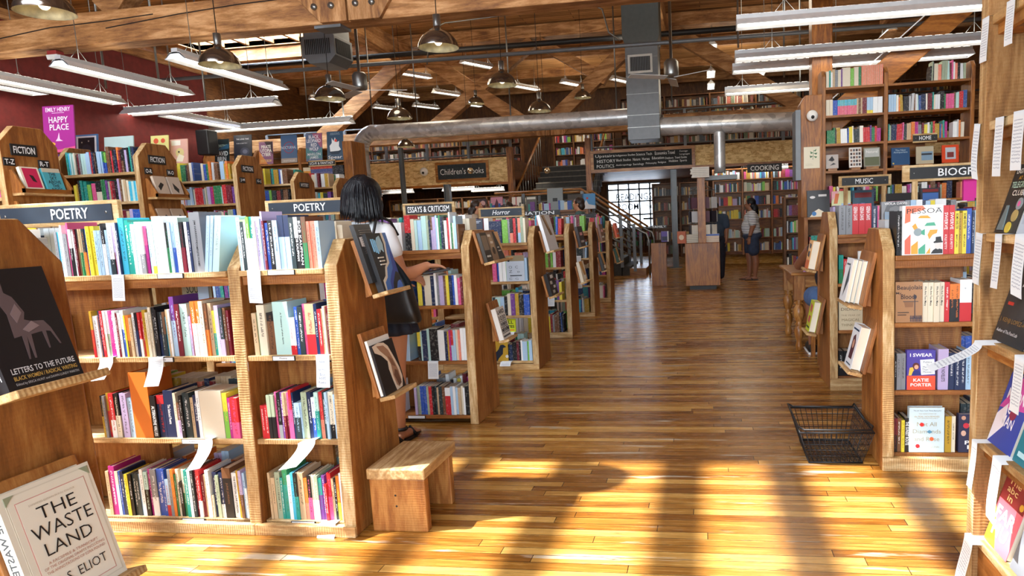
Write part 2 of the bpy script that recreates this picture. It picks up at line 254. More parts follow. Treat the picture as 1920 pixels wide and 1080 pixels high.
# ------------------------------------------------------------ mesh helpers
class MB:
    def __init__(s): s.v = []; s.f = []; s.mi = []; s.col = []; s.uv = {}; s.sm = []
    def add(s, vs, fs, mi=0, col=None, smooth=False):
        o = len(s.v); s.v += [tuple(v) for v in vs]
        for f in fs: s.f.append(tuple(i+o for i in f)); s.mi.append(mi); s.col.append(col); s.sm.append(smooth)
        return s
    def box(s, x0, x1, y0, y1, z0, z1, mi=0, col=None, M=None):
        vs = [Vector(p) for p in ((x0, y0, z0), (x1, y0, z0), (x1, y1, z0), (x0, y1, z0), (x0, y0, z1), (x1, y0, z1), (x1, y1, z1), (x0, y1, z1))]
        if M is not None: vs = [M @ v for v in vs]
        return s.add(vs, [(0, 3, 2, 1), (4, 5, 6, 7), (0, 1, 5, 4), (1, 2, 6, 5), (2, 3, 7, 6), (3, 0, 4, 7)], mi, col)
    def prism(s, pts, a, b, plane='yz', mi=0, col=None, M=None):
        """extrude a polygon drawn in a plane from a to b along the third axis"""
        def P(p, t): return {'yz': (t, p[0], p[1]), 'xz': (p[0], t, p[1]), 'xy': (p[0], p[1], t)}[plane]
        n = len(pts); vs = [Vector(P(p, a)) for p in pts]+[Vector(P(p, b)) for p in pts]
        if M is not None: vs = [M @ v for v in vs]
        return s.add(vs, [tuple(range(n))[::-1], tuple(range(n, 2*n))]+[(i, (i+1) % n, n+(i+1) % n, n+i) for i in range(n)], mi, col)
    def tube(s, pts, r, n=8, mi=0, cap=True, col=None, smooth=True):
        pts = [Vector(p) for p in pts]; rs = r if isinstance(r, (list, tuple)) else [r]*len(pts); rings = []; up = None
        for i, p in enumerate(pts):
            t = (pts[min(i+1, len(pts)-1)]-pts[max(i-1, 0)]).normalized()
            if up is None: up = Vector((0, 0, 1)) if abs(t.z) < .9 else Vector((1, 0, 0))
            a = t.cross(up); a = a.normalized() if a.length > 1e-6 else Vector((1, 0, 0)); up = a.cross(t).normalized()
            rings.append([p+(a*math.cos(k*2*PI/n)+up*math.sin(k*2*PI/n))*rs[i] for k in range(n)])
        vs = [v for ring in rings for v in ring]; fs = []
        for i in range(len(pts)-1):
            for k in range(n): fs.append((i*n+k, i*n+(k+1) % n, (i+1)*n+(k+1) % n, (i+1)*n+k))
        if cap: fs += [tuple(range(n))[::-1], tuple(range((len(pts)-1)*n, len(pts)*n))]
        return s.add(vs, fs, mi, col, smooth)
    def lathe(s, prof, c=(0, 0, 0), n=20, mi=0, M=None, col=None, closed=False):
        """profile of (radius, z)"""
        vs = []; fs = []
        for r, z in prof:
            for k in range(n): vs.append(Vector((c[0]+r*math.cos(2*PI*k/n), c[1]+r*math.sin(2*PI*k/n), c[2]+z)))
        if M is not None: vs = [M @ v for v in vs]
        for i in range(len(prof)-1):
            for k in range(n): fs.append((i*n+k, i*n+(k+1) % n, (i+1)*n+(k+1) % n, (i+1)*n+k))
        if closed: fs += [tuple(range(n))[::-1], tuple(range((len(prof)-1)*n, len(prof)*n))]
        return s.add(vs, fs, mi, col, True)
    def ball(s, c, rx, ry=None, rz=None, n=12, m=8, mi=0, M=None):
        ry = rx if ry is None else ry; rz = rx if rz is None else rz; vs = []; fs = []
        for j in range(m+1):
            t = PI*j/m
            for k in range(n): vs.append(Vector((c[0]+rx*math.sin(t)*math.cos(2*PI*k/n), c[1]+ry*math.sin(t)*math.sin(2*PI*k/n), c[2]+rz*math.cos(t))))
        if M is not None: vs = [M @ v for v in vs]
        for j in range(m):
            for k in range(n): fs.append(((j+1)*n+k, (j+1)*n+(k+1) % n, j*n+(k+1) % n, j*n+k))
        return s.add(vs, fs, mi, None, True)
    def build(s, name, mats, parent=None, bevel=0, loc=None):
        me = bpy.data.meshes.new(name); me.from_pydata(s.v, [], s.f); mats = mats if isinstance(mats, (list, tuple)) else [mats]
        for m in mats: me.materials.append(m)
        me.polygons.foreach_set('material_index', s.mi); me.polygons.foreach_set('use_smooth', s.sm)
        if any(c is not None for c in s.col):
            ca = me.color_attributes.new('Col', 'FLOAT_COLOR', 'CORNER'); buf = []
            for f, c in zip(s.f, s.col): buf += (list(c or (.5, .5, .5))+[1])*len(f)
            ca.data.foreach_set('color', buf)
        me.update()
        o = bpy.data.objects.new(name, me); COL.objects.link(o)
        if parent is not None: o.parent = parent
        if loc is not None: o.location = loc
        if bevel:
            b = o.modifiers.new('soft_edges', 'BEVEL'); b.width = bevel; b.segments = 2; b.limit_method = 'ANGLE'
        return o
def tag(o, label=None, cat=None, group=None, kind=None):
    if label: o['label'] = label
    if cat: o['category'] = cat
    if group: o['group'] = group
    if kind: o['kind'] = kind
    return o
def thing(name, label, cat, loc=(0, 0, 0), rot=(0, 0, 0), group=None):
    o = bpy.data.objects.new(name, None); o.empty_display_size = .05; COL.objects.link(o); o.location = loc; o.rotation_euler = rot
    return tag(o, label, cat, group)
def struct(o): o['kind'] = 'structure'; return o
def text_into(mb, s, x0, z0, w, h, y=-.0006, mi=0, plane='xz', bold=.0, shear=0, spin=0, keep=False, depth=0):
    """lettering fitted to a w x h box centred on (x0, z0) of the local x-z plane"""
    c = bpy.data.curves.new('letters', 'FONT'); c.body = s; c.size = 1; c.offset = bold; c.shear = shear; c.resolution_u = 2; c.space_line = .85; c.align_x = 'CENTER'; c.extrude = depth
    o = bpy.data.objects.new('letters', c); COL.objects.link(o); dg = bpy.context.evaluated_depsgraph_get(); me = bpy.data.meshes.new_from_object(o.evaluated_get(dg))
    vs = [v.co.copy() for v in me.vertices]; fs = [tuple(p.vertices) for p in me.polygons]
    bpy.data.objects.remove(o); bpy.data.curves.remove(c); bpy.data.meshes.remove(me)
    if not vs: return
    a0, a1 = min(v.x for v in vs), max(v.x for v in vs); b0, b1 = min(v.y for v in vs), max(v.y for v in vs)
    kx, kz = w/max(a1-a0, 1e-6), h/max(b1-b0, 1e-6)
    if keep: kx = kz = min(kx, kz)
    out = []; cs, sn = math.cos(spin), math.sin(spin)
    for v in vs:
        a, b = (v.x-(a0+a1)/2)*kx, (v.y-(b0+b1)/2)*kz
        a, b = a*cs-b*sn, a*sn+b*cs
        out.append((x0+a, y-v.z, z0+b))
    mb.add(out, fs, mi)
ORD1 = 'zeroth first second third fourth fifth sixth seventh eighth ninth tenth eleventh twelfth thirteenth fourteenth fifteenth sixteenth seventeenth eighteenth nineteenth'.split()
TENS = {2: ('twentieth', 'twenty'), 3: ('thirtieth', 'thirty'), 4: ('fortieth', 'forty'), 5: ('fiftieth', 'fifty')}
def ordinal(n):
    if n < 20: return ORD1[n]
    t, u = divmod(n, 10); return TENS[t][0] if u == 0 else TENS[t][1]+'-'+ORD1[u]
PAL = {'w': ('#eef3f5', 'white'), 'i': ('#ddd5bf', 'ivory'), 'c': ('#c6ad8a', 'tan'), 'k': ('#17181c', 'black'), 'g': ('#85898f', 'grey'), 'l': ('#a9cbe8', 'pale blue'), 'b': ('#2d56b4', 'blue'),
 'n': ('#1b2b50', 'navy'), 't': ('#1f9489', 'teal'), 'q': ('#3fb4d6', 'turquoise'), 'a': ('#b6dcd8', 'pale aqua'), 'e': ('#2f7f50', 'green'), 'm': ('#7bbd4c', 'lime green'), 'y': ('#e4d440', 'yellow'),
 'o': ('#e07c30', 'orange'), 's': ('#ea8c74', 'salmon'), 'r': ('#c62a32', 'red'), 'd': ('#701c2c', 'dark red'), 'p': ('#dc5a90', 'pink'), 'u': ('#b02a84', 'magenta'), 'v': ('#6f3f8e', 'purple'),
 'x': ('#b7a9d2', 'lavender'), 'f': ('#755036', 'brown'), 'h': ('#9dad94', 'sage green'), 'z': ('#2b3a3e', 'slate'), 'j': ('#b8952e', 'mustard')}
# ------------------------------------------------------------ the building
ROOF = 6.15
struct(MB().box(-13.6, 7.2, -4.2, 26.2, -.1, 0).build('floor', FLOOR))
# roof deck with two skylight openings
SK1 = (-8.35, -2.62, .15, 2.38); SK2 = (-13.0, -9.3, 14.6, 16.55)
mb = MB()
def slab(x0, x1, y0, y1): mb.box(x0, x1, y0, y1, ROOF, ROOF+.12)
slab(-13.6, SK1[0], -4.2, SK2[2]); slab(SK1[0], 7.2, -4.2, SK1[2]); slab(SK1[1], 7.2, SK1[2], SK1[3]); slab(SK1[0], 7.2, SK1[3], SK2[2])
slab(-13.6, SK2[0], SK2[2], SK2[3]); slab(SK2[1], 7.2, SK2[2], SK2[3]); slab(-13.6, 7.2, SK2[3], 26.2)
struct(mb.build('ceiling', DECK))
def skylight(n, s, bars, mat, cross=()):
    o = MB(); x0, x1, y0, y1 = s
    for a, b, c, d in ((x0-.06, x0, y0-.06, y1+.06), (x1, x1+.06, y0-.06, y1+.06), (x0, x1, y0-.06, y0), (x0, x1, y1, y1+.06)): o.box(a, b, c, d, ROOF-.02, ROOF+.3)
    f = struct(o.build('window_%d' % n, beamw['x']))
    g = MB().box(x0, x1, y0, y1, ROOF+.26, ROOF+.265).build('pane', mat, f)
    m = MB()
    for xc, w in bars: m.box(xc-w/2, xc+w/2, y0, y1, ROOF+.02, ROOF+.2)
    for yc in cross: m.box(x0, x1, yc-.03, yc+.03, ROOF+.02, ROOF+.12)
    m.build('rafter', beamw['y'], f)
skylight(1, SK1, [(-4.03, .15), (-3.49, .11), (-2.93, .09), (-4.63, .13), (-5.2, .1), (-5.75, .1), (-6.35, .1), (-6.95, .1), (-7.6, .1)], GLASS)
skylight(2, SK2, [(-12.3, .08), (-11.6, .08), (-10.9, .08), (-10.2, .08)], MILK)
# walls
struct(MB().box(-8.6, -8.4, -4.2, 10.7, 0, 4.05).build('wall_left', REDW))
struct(MB().box(-8.62, -8.34, -4.2, 10.74, 4.05, 4.17).build('trim_1', beamw['y']))
struct(MB().box(-8.4, -8.22, 5.6, 6.5, 0, 4.05).build('pillar', PURP))
for i, yy in enumerate((6.6, 6.68, 6.8)): struct(MB().tube([(-8.36, yy, 0), (-8.36, yy, 4.05)], .022).build('trim_pipe', PURP))
struct(MB().box(-13.6, -13.5, -4.2, 26.2, 0, ROOF).build('wall_far_left', darkw['y']))
struct(MB().box(7.1, 7.2, -4.2, 26.2, 0, ROOF).build('wall_right', darkw['y']))
m = MB()   # shop front behind the camera: three tall windows
WX = [(-6.4, -3.4), (-3.0, 0.0), (.4, 3.4)]
m.box(-13.6, 7.2, -4.2, -4.05, 0, .7).box(-13.6, 7.2, -4.2, -4.05, 3.8, ROOF).box(-13.6, -6.4, -4.2, -4.05, .7, 3.8).box(-3.4, -3.0, -4.2, -4.05, .7, 3.8).box(0, .4, -4.2, -4.05, .7, 3.8).box(3.4, 7.2, -4.2, -4.05, .7, 3.8)
struct(m.build('wall_front', REDW))
for i, (a, b) in enumerate(WX):
    f = MB()
    for x in (a, (a+b)/2-.03, b-.06): f.box(x, x+.06, -4.15, -4.08, .7, 3.8)
    for z in (.7, 2.2, 3.74): f.box(a, b, -4.15, -4.08, z, z+.06)
    fo = struct(f.build('window_%d' % (i+3), GREYM)); MB().box(a, b, -4.12, -4.115, .7, 3.8).build('pane', GLASS, fo)
# far wall with the big window of the readings room
RW = (-3.62, -1.62, .95, 2.62); YB = 25.5
m = MB().box(-13.6, RW[0], YB, YB+.15, 0, ROOF).box(RW[1], 7.2, YB, YB+.15, 0, ROOF).box(RW[0], RW[1], YB, YB+.15, 0, RW[2]).box(RW[0], RW[1], YB, YB+.15, RW[3], ROOF)
struct(m.build('wall_back', darkw['z']))
f = MB()
for k in range(6):
    x = RW[0]+(RW[1]-RW[0])*k/5; f.box(x-.028, x+.028, YB-.02, YB+.06, RW[2], RW[3])
for z in (RW[2], 1.45, 1.95, 2.4, RW[3]): f.box(RW[0], RW[1], YB-.02, YB+.06, z-.028, z+.028)
fo = struct(f.build('window_6', GREYM)); MB().box(RW[0], RW[1], YB+.02, YB+.03, RW[2], RW[3]).build('pane', MILK, fo)
# the pale building and sky glare outside this window
DAY = plain('pale_facade', '#e4ecf0', .9, vary=.03)
tag(MB().box(-9, 4, 31, 31.3, -.2, 9).build('facade', DAY), 'pale sunlit building front outside the reading room window', 'building')
t = MB(); text_into(t, 'READINGS', -2.62, 2.12, 1.35, .26, y=0, bold=.012); text_into(t, 'ROOM', -2.86, 1.75, .8, .25, y=0, bold=.012)
o = t.build('window_lettering', plain('window_paint', '#31424c'), None, loc=(0, YB-.05, 0)); tag(o, 'grey painted letters READINGS ROOM with an arrow on the window', 'lettering')
MB().tube([(-2.2, 0, 1.83), (-1.97, 0, 1.68)], .014).tube([(-2.08, 0, 1.68), (-1.97, 0, 1.68), (-1.99, 0, 1.79)], .014).build('arrow', MATS['window_paint'], o)
for a_, b_, z_ in ((-2.3, -1.75, 1.28), (-3.2, -2.95, 1.3)): MB().box(a_, b_, -.01, .01, z_-.035, z_+.035).build('paint_bar', MATS['window_paint'], o)

# ------------------------------------------------------------ trusses and timber
def stick(m, a, b, w, t, y, mi=0, over=0):
    """a timber between two points of an x-z plane, w deep in the plane and t thick along y"""
    a = Vector((a[0], a[1])); b = Vector((b[0], b[1])); d = (b-a).normalized(); n = Vector((-d.y, d.x))*w/2; a = a-d*over; b = b+d*over
    return m.prism([tuple(a-n), tuple(b-n), tuple(b+n), tuple(a+n)], y-t/2, y+t/2, 'xz', mi)
def truss(name, label, y, x0, x1, zb, h, zt, diags, thick=.26):
    r = thing(name, label, 'truss', (0, y, 0))
    MB().box(x0, x1, -thick/2, thick/2, zb, zb+h).build('bottom_chord', beamw['x'], r, .012)
    MB().box(x0, x1, -thick/2, thick/2, zt, zt+.3).build('top_chord', beamw['x'], r, .012)
    for i_, (a, b, w) in enumerate(diags): stick(MB(), a, b, w, thick*(.86-.05*(i_ % 3)), 0).build('brace', beamw['x'], r, .01)
    return r
T1 = truss('roof_truss', 'great fir roof truss with a cracked bottom chord and bolted notch joint', 7.0, -13.4, 7, 3.50, .35, 5.8,
     [((-6.55, 3.86), (-4.7, 5.7), .3), ((-4.6, 5.7), (-3.85, 4.0), .3), ((-3.35, 4.0), (-1.9, 5.7), .3), ((-1.8, 5.7), (.2, 3.86), .3), ((2.6, 5.8), (.6, 3.86), .3)])
# the two bolted joint blocks in the middle of the near chord
for pts in ([(-4.35, 3.95), (-3.93, 3.50), (-3.635, 3.50), (-3.635, 3.95)], [(-3.615, 3.95), (-3.615, 3.50), (-3.27, 3.50), (-2.95, 3.95)]):
    MB().prism(pts, -.18, -.12, 'xz').build('joint_block', beamw['z'], T1, .006)
for bx in (-3.98, -3.79, -3.52, -3.34): MB().lathe([(0, -.02), (.032, -.015), (.034, 0), (.034, .012)], (0, 0, 0), 10, M=Matrix.Translation((bx, -.185, 3.66)) @ Matrix.Rotation(PI/2, 4, 'X') @ Matrix.Scale(-1, 4, (0, 0, 1))).build('bolt', STEEL, T1)
# drying cracks along the chord
ck = MB()
for pts in ([(-8.0, 3.64), (-7.2, 3.72), (-6.5, 3.735), (-5.9, 3.76)], [(-6.5, 3.66), (-5.6, 3.735), (-4.9, 3.775), (-4.3, 3.79)]):
    for (a, b), (c, d) in zip(pts, pts[1:]): ck.prism([(a, b-.005), (c, d-.005), (c, d+.006), (a, b+.006)], -.1335, -.128, 'xz')
ck.build('drying_crack', plain('crack', '#1d120a', .9), T1)
MB().box(-4.05, -3.75, -.1, .12, 3.47, 3.50).build('steel_plate', GREYM, T1)
T2 = truss('roof_truss', 'second fir roof truss crossing behind the silver duct', 16.8, -13.4, 7, 3.46, .33, 5.82,
     [((-7.3, 5.7), (-9.9, 3.75), .36), ((-7.1, 5.7), (-4.3, 3.72), .34), ((-6.95, 3.75), (-4.1, 5.75), .3), ((-1.35, 5.75), (-3.75, 3.78), .34), ((-4.0, 5.75), (-2.3, 4.7), .26), ((-.7, 5.75), (2.35, 3.75), .34), ((5.0, 5.75), (2.6, 3.78), .34)], .3)
for pts in ([(-4.5, 3.8), (-4.05, 3.45), (-3.75, 3.45), (-3.75, 3.8)], [(-3.73, 3.8), (-3.73, 3.45), (-3.4, 3.45), (-3.05, 3.8)]): MB().prism(pts, -.2, -.15, 'xz').build('joint_block', beamw['z'], T2, .006)
for xx, lab in ((-7.35, 'fir purlin running away under the roof deck beside the white fan'), (-.9, 'fir purlin above the square duct riser'), (4.2, 'fir purlin above the tall home shelves')):
    tag(MB().box(xx-.15, xx+.15, 2.45, 16.66, 5.42, 5.84).build('purlin', beamw['y'], None, .012), lab, 'beam', 'purlins under the roof')
for i, yy in enumerate((3.6, 5.2, 9.2, 11.4, 13.6, 19.2, 21.6, 24)):
    tag(MB().box(-13.4, 7, yy-.06, yy+.06, ROOF-.26, ROOF-.002).build('rafter', beamw['x']), 'fir joist tight under the roof deck, %s from the shop front' % ordinal(i+1), 'beam', 'joists under the roof deck')
# column and knee brace beside the home shelves
cl = thing('timber_column', 'square fir column with a slanting knee brace beside the home shelves', 'column', (1.44, 8.72, 0))
MB().box(-.12, .12, -.12, .12, 0, 5.6).build('post', oak['z'], cl, .01)
stick(MB(), (.05, 2.35), (2.3, 4.25), .30, .2, .0).build('knee_brace', oak['x'], cl, .01)
stick(MB(), (.0, 2.57), (2.24, 4.46), .012, .21, .0).build('edge_strip', WHITEP, cl)
tag(MB().box(-.5, .12, -.1, .1, 0, .1).build('purlin_shoe', oak['x'], cl, loc=(0, 0, 5.6)))

# ------------------------------------------------------------ mezzanine
YM = 17.3
mz = struct(MB().box(-13.5, -4.95, YM, 25.5, 2.72, 3.0).box(-4.95, -2.9, 20.6, 25.5, 2.72, 3.0).box(-2.9, 7.1, YM, 25.5, 2.72, 3.0).build('ceiling_mezzanine', darkw['x']))
struct(MB().box(-13.5, -4.95, YM-.04, YM, 2.42, 3.06).build('trim_2', OSB)); struct(MB().box(-2.9, 7.1, YM-.04, YM, 2.58, 3.08).build('trim_3', OSB))
struct(MB().box(-13.5, -4.95, YM-.02, YM+.12, 2.36, 2.42).build('trim_4', oak['x'])); struct(MB().box(-2.9, 7.1, YM-.02, YM+.12, 2.52, 2.58).build('trim_5', oak['x']))
struct(MB().box(-5.07, -4.93, YM-.1, YM+.1, 0, 3.3).build('column_stair', oak['z'])); struct(MB().box(-2.99, -2.86, YM-.1, YM+.1, 0, 3.4).build('column_stair_far', oak['z']))
def railing(label, x0, x1, step):
    r = thing('railing', label, 'railing', (0, YM+.08, 0)); n = max(1, round((x1-x0)/step))
    for k in range(n+1): MB().box(x0+(x1-x0)*k/n-.035, x0+(x1-x0)*k/n+.035, -.03, .03, 2.95, 4.0).build('post', GREYM, r)
    for z in (3.16, 4.0): MB().tube([(x0, 0, z), (x1, 0, z)], .022).build('rail', GREYM, r)
    for z in (3.36, 3.56, 3.76): MB().tube([(x0, 0, z), (x1, 0, z)], .007).build('rail', BLACK, r)
railing('grey steel railing of the upper floor above the children\'s books sign', -11.9, -5.0, 1.25)
railing('grey steel railing of the upper floor above the upstairs blackboard', -2.85, 6.8, 2.6)
def steel_post(label, x, y, z1, w=.14):
    p = thing('steel_post', label, 'post', (x, y, 0)); m = MB().box(-w/2, w/2, -.01, .01, .012, z1).box(-w/2, -w/2+.016, -w/2, w/2, .012, z1).box(w/2-.016, w/2, -w/2, w/2, .012, z1); m.build('shaft', GREYM, p); MB().box(-.16, .16, -.13, .13, 0, .012).build('base_plate', GREYM, p)
steel_post('grey steel post standing on the boards between the stairs and the kiosk', -.76, 17.45, 2.72, .15)
steel_post('grey steel post by the children\'s books sign, behind the essays sign', -6.62, 16.9, 2.4, .15)
steel_post('slender grey steel post beside the vertical duct', -6.9, 14.9, 3.2, .09)

def board_sign(name, label, lines, x0, x1, z0, z1, y, mat, frame=.05, cat='sign', bold=.02, shear=0, fmat=None, dx=0, lp=.12):
    """a board with raised wooden frame and painted letters facing the camera side (-y)"""
    t = thing(name, label, cat, (0, y, 0)); fm = fmat or pine['x']
    if frame:
        f = MB().box(x0-frame, x1+frame, 0, .03, z1, z1+frame).box(x0-frame, x1+frame, 0, .03, z0-frame, z0).box(x0-frame, x0, 0, .03, z0, z1).box(x1, x1+frame, 0, .03, z0, z1); f.build('frame', fm, t)
    MB().box(x0, x1, .004, .025, z0, z1).build('board', mat, t)
    l = MB(); w, h = x1-x0, z1-z0
    for (s, cx, cz, ww, hh) in lines: text_into(l, s, x0+cx*w, z0+cz*h, ww*w, hh*h, y=.003, bold=bold, shear=shear)
    l.build('lettering', WHITEP, t); return t
board_sign('chalkboard_sign', "chalkboard sign reading Children's Books in a pale wood frame on the mezzanine edge", [("Children's Books", .5, .52, .9, .42)], -6.98, -5.65, 2.55, 2.93, YM-.08, CHALKB, .07, bold=-.005)
L = [('Upstairs', .12, .8, .2, .22), ('HISTORY', .13, .5, .19, .2), ('POLITICS', .12, .18, .18, .2), ('Indigenous Studies', .33, .8, .2, .16), ('Science Tech', .52, .82, .16, .16), ('Economics Travel', .73, .83, .2, .2), ('Foreign', .92, .86, .08, .12), ('Languages', .93, .68, .1, .12),
     ('Black Studies', .31, .52, .15, .15), ('Nature  Horses', .49, .52, .17, .17), ('Education', .66, .54, .12, .16), ('Outdoors  Travel Guides', .84, .5, .22, .13), ('Anthropology', .31, .2, .16, .14), ('Sociology', .46, .2, .11, .17), ('Philosophy', .59, .22, .11, .14), ('Religion', .7, .24, .08, .14), ('Hobbies  Sports', .86, .28, .18, .18)]
board_sign('chalkboard_sign', 'long blackboard headed Upstairs listing sections above the reading room passage', L, -2.78, -.28, 2.60, 3.0, YM-.08, plain('old_blackboard', '#1d2122', .8, vary=.3), .08, bold=-.004)
steps = thing('staircase', 'wide dark timber stairs going up behind the landing to the upper floor', 'stairs', (-3.93, 17.35, 1.05))
for k in range(11):
    MB().box(-.96, .96, .3*k, .3*k+.33, .177*k, .177*k+.177).build('step', plain('stair_black', '#35322d', .7, vary=.2), steps); MB().box(-.96, .96, .3*k-.02, .3*k, .177*k+.15, .177*k+.18).build('nosing', plain('worn_nosing', '#6a6254', .6, vary=.2), steps)
tag(MB().box(-4.93, -2.75, 15.5, 17.3, .92, 1.05).build('landing', plain('stair_black', '#2c2a26')), 'dark landing halfway up the stairs', 'landing')
tag(MB().box(-4.9, -2.8, 15.56, 17.25, 0, .92).build('stair_podium', darkw['z']), 'wood clad base under the stair landing behind the romance shelves', 'podium')
low = thing('lower_stairs', 'lower flight of dark stairs coming down to the shop floor', 'stairs', (-2.75, 15.5, 0))
for k in range(5): MB().box(.2*k, .2*k+.22, 0, 1.75, 0, .92-.175*k).build('step', plain('stair_black', '#2c2a26'), low)
MB().box(1.0, 1.38, -.05, 1.8, 0, .17).build('bottom_step', pine['x'], low)
def stair_rail(label, y, posts=True):
    r = thing('handrail', label, 'handrail', (0, y, 0))
    MB().tube([(-4.9, 0, 2.04), (-2.82, 0, 2.05), (-1.42, 0, 1.10)], .028).build('wooden_grip', pine['x'], r)
    MB().tube([(-2.8, 0, 1.93), (-1.45, 0, 1.02), (-1.33, 0, .96), (-1.28, 0, .8), (-1.28, 0, .0)], .026).build('steel_rail', STEEL, r)
    for x, z0, z1 in ((-4.2, 1.05, 2.0), (-2.8, .95, 2.0), (-1.92, .2, 1.45), (-1.62, .1, 1.2)): MB().box(x-.035, x+.035, -.02, .02, z0, z1).build('baluster_post', GREYM, r)
    for k in range(5):
        d = .15*(k+1); MB().tube([(-2.8, 0, 1.93-d), (-1.62, 0, 1.15-d)], .014).build('steel_rod', STEEL, r)
        MB().tube([(-4.9, 0, 1.95-d), (-2.8, 0, 1.95-d)], .009).build('steel_rod', STEEL, r)
stair_rail('near handrail of the lower stairs, wooden grip over steel rods', 15.45)
stair_rail('far handrail of the lower stairs, seen behind the near one', 17.0)
for sx, lab in ((-4.93, 'sloping rail of the upper stairs on the children\'s books side'), (-2.93, 'sloping rail of the upper stairs on the blackboard side')):
    r = thing('handrail', lab, 'handrail', (sx, 17.35, 0))
    MB().tube([(0, 0, 2.1), (0, 3.3, 4.05)], .035).build('wooden_grip', pine['y'], r)
    for k in range(12): MB().tube([(0, .28*k, 1.2+.165*k), (0, .28*k, 2.1+.165*k)], .009).build('steel_rod', STEEL, r)

# ------------------------------------------------------------ ducts
def duct(label, pts, rad, cat='duct'):
    t = thing('spiral_duct', label, cat); pts = [Vector(p) for p in pts]; path = []; rs = []
    for a, b in zip(pts, pts[1:]):
        n = max(2, int((b-a).length/.11))
        for k in range(n):
            p = a.lerp(b, k/n); path += [p, a.lerp(b, (k+.12)/n)]; rs += [rad*1.012, rad]
    path.append(pts[-1]); rs.append(rad); MB().tube(path, rs, 20).build('pipe', DUCT, t); return t
def arc(c, r, a0, a1, n=6): return [(c[0]+r*math.cos(a0+(a1-a0)*k/n), c[1], c[2]+r*math.sin(a0+(a1-a0)*k/n)) for k in range(n+1)]
DY = 13.0
duct('long spiral steel duct bending down at its end, from the square riser', [(-1.35, DY, 3.25), (-6.45, DY, 3.25)]+[(p[0], p[1], p[2]) for p in arc((-6.5, DY, 2.9), .37, PI/2, PI, 6)][1:]+[(-6.86, DY, 1.2)], .155)
duct('short spiral steel duct running from the riser toward the home shelves', [(-.8, DY, 3.03), (2.4, DY, 2.97)], .17)
d3 = duct('stubby vertical duct hanging under the short one over the kiosk', [(.31, DY, 2.87), (.31, DY, 2.12)], .105); MB().box(.02, .62, DY-.2, DY+.2, 1.98, 2.06).build('grille_box', GREYM, d3)
rs_ = thing('duct_riser', 'square grey sheet metal duct dropping from the roof with a white framed grille', 'duct', (-1.08, 13.0, 0))
MB().box(-.3, .3, -.3, .3, 2.78, 4.5).build('lower_section', GREYM, rs_, .006)
MB().prism([(-.3, 4.5), (.3, 4.5), (.34, 4.62), (.34, 6.1), (-.34, 6.1), (-.34, 4.62)], -.34, .34, 'xz').build('upper_section', plain('dull_sheet_metal', '#565a58', .5, .5), rs_, .006)
for z in (3.0, 3.22, 3.6, 3.92, 4.25): MB().box(-.305, .305, -.305, .305, z, z+.012).build('seam', STEEL, rs_)
MB().box(-.25, .2, -.335, -.3, 3.97, 4.3).build('grille_frame', plain('grille_white', '#cfd2d0', .5), rs_)
g = MB().box(-.21, .16, -.34, -.33, 4.01, 4.26, 0)
for k in range(12): g.box(-.2+.03*k, -.19+.03*k, -.345, -.335, 4.01, 4.26, 1)
g.build('grille', [BLACK, GREYM], rs_)
ac = thing('air_unit', 'boxy sheet metal air outlet hanging under the skylight side of the roof', 'duct', (-5.17, 9.1, 0))
MB().box(-.22, .22, -.22, .22, 3.95, 6.1).build('shaft', GREYM, ac, .005); MB().prism([(-.24, 3.98), (-.24, 3.72), (-.14, 3.62), (.14, 3.62), (.24, 3.72), (.24, 3.98)], -.24, .24, 'xz').build('outlet', GREYM, ac, .005)
g = MB()
for s in (0, 1):
    for k in range(14):
        if s == 0: g.box(-.19+.027*k, -.18+.027*k, -.25, -.238, 3.74, 3.94)
        else: g.box(.238, .25, -.19+.027*k, -.18+.027*k, 3.74, 3.94)
g.build('grille', BLACK, ac)
# pipes and rods under the roof
for n_, lab, pts, r, m_ in (('conduit', 'straight steel sprinkler pipe crossing under the roof', [(-8.3, 9.5, 3.72), (7, 9.5, 3.66)], .028, GREYM),
    ('conduit', 'bent thin conduit wandering along the roof from lamp to lamp', [(-5.0, 12.2, 4.3), (-4.9, 12.2, 4.9), (-4.6, 12.2, 5.0), (-1.9, 12.2, 5.1), (-1.7, 12.2, 5.0), (-1.6, 12.2, 4.6), (-1.4, 12.2, 4.45)], .014, STEEL),
    ('conduit', 'thin conduit dropping beside the column lights', [(-.1, 8.0, 5.9), (.3, 8, 5.9), (.42, 8, 5.7), (.42, 8, 3.2)], .01, STEEL),
    ('conduit', 'dark sprinkler main high under the far roof', [(-12, 14.6, 5.15), (7, 14.6, 5.1)], .06, BLACK)):
    tag(MB().tube(pts, r).build(n_, m_), lab, 'pipe', 'pipes under the roof')
RODS = [(197, 150, 7.6), (295, 130, 8.1), (385, 185, 9.3), (575, 190, 12.85), (693, 160, 12.9), (779, 180, 12.9), (640, 170, 11.0), (953, 140, 12.9), (1153, 125, 12.9), (1260, 200, 12.9), (1470, 120, 9.9), (1500, 150, 10.8)]
for i, (u, v, y) in enumerate(RODS):
    p = at(u, v, y=y); z0 = 3.4 if 12 < y else 3.2
    tag(MB().tube([(p.x, y, z0), (p.x, y, 6.1)], .013).build('hanger_rod', STEEL), 'thin steel hanger rod under the roof, %s from the red wall' % ordinal(i+1), 'rod', 'steel hanger rods')

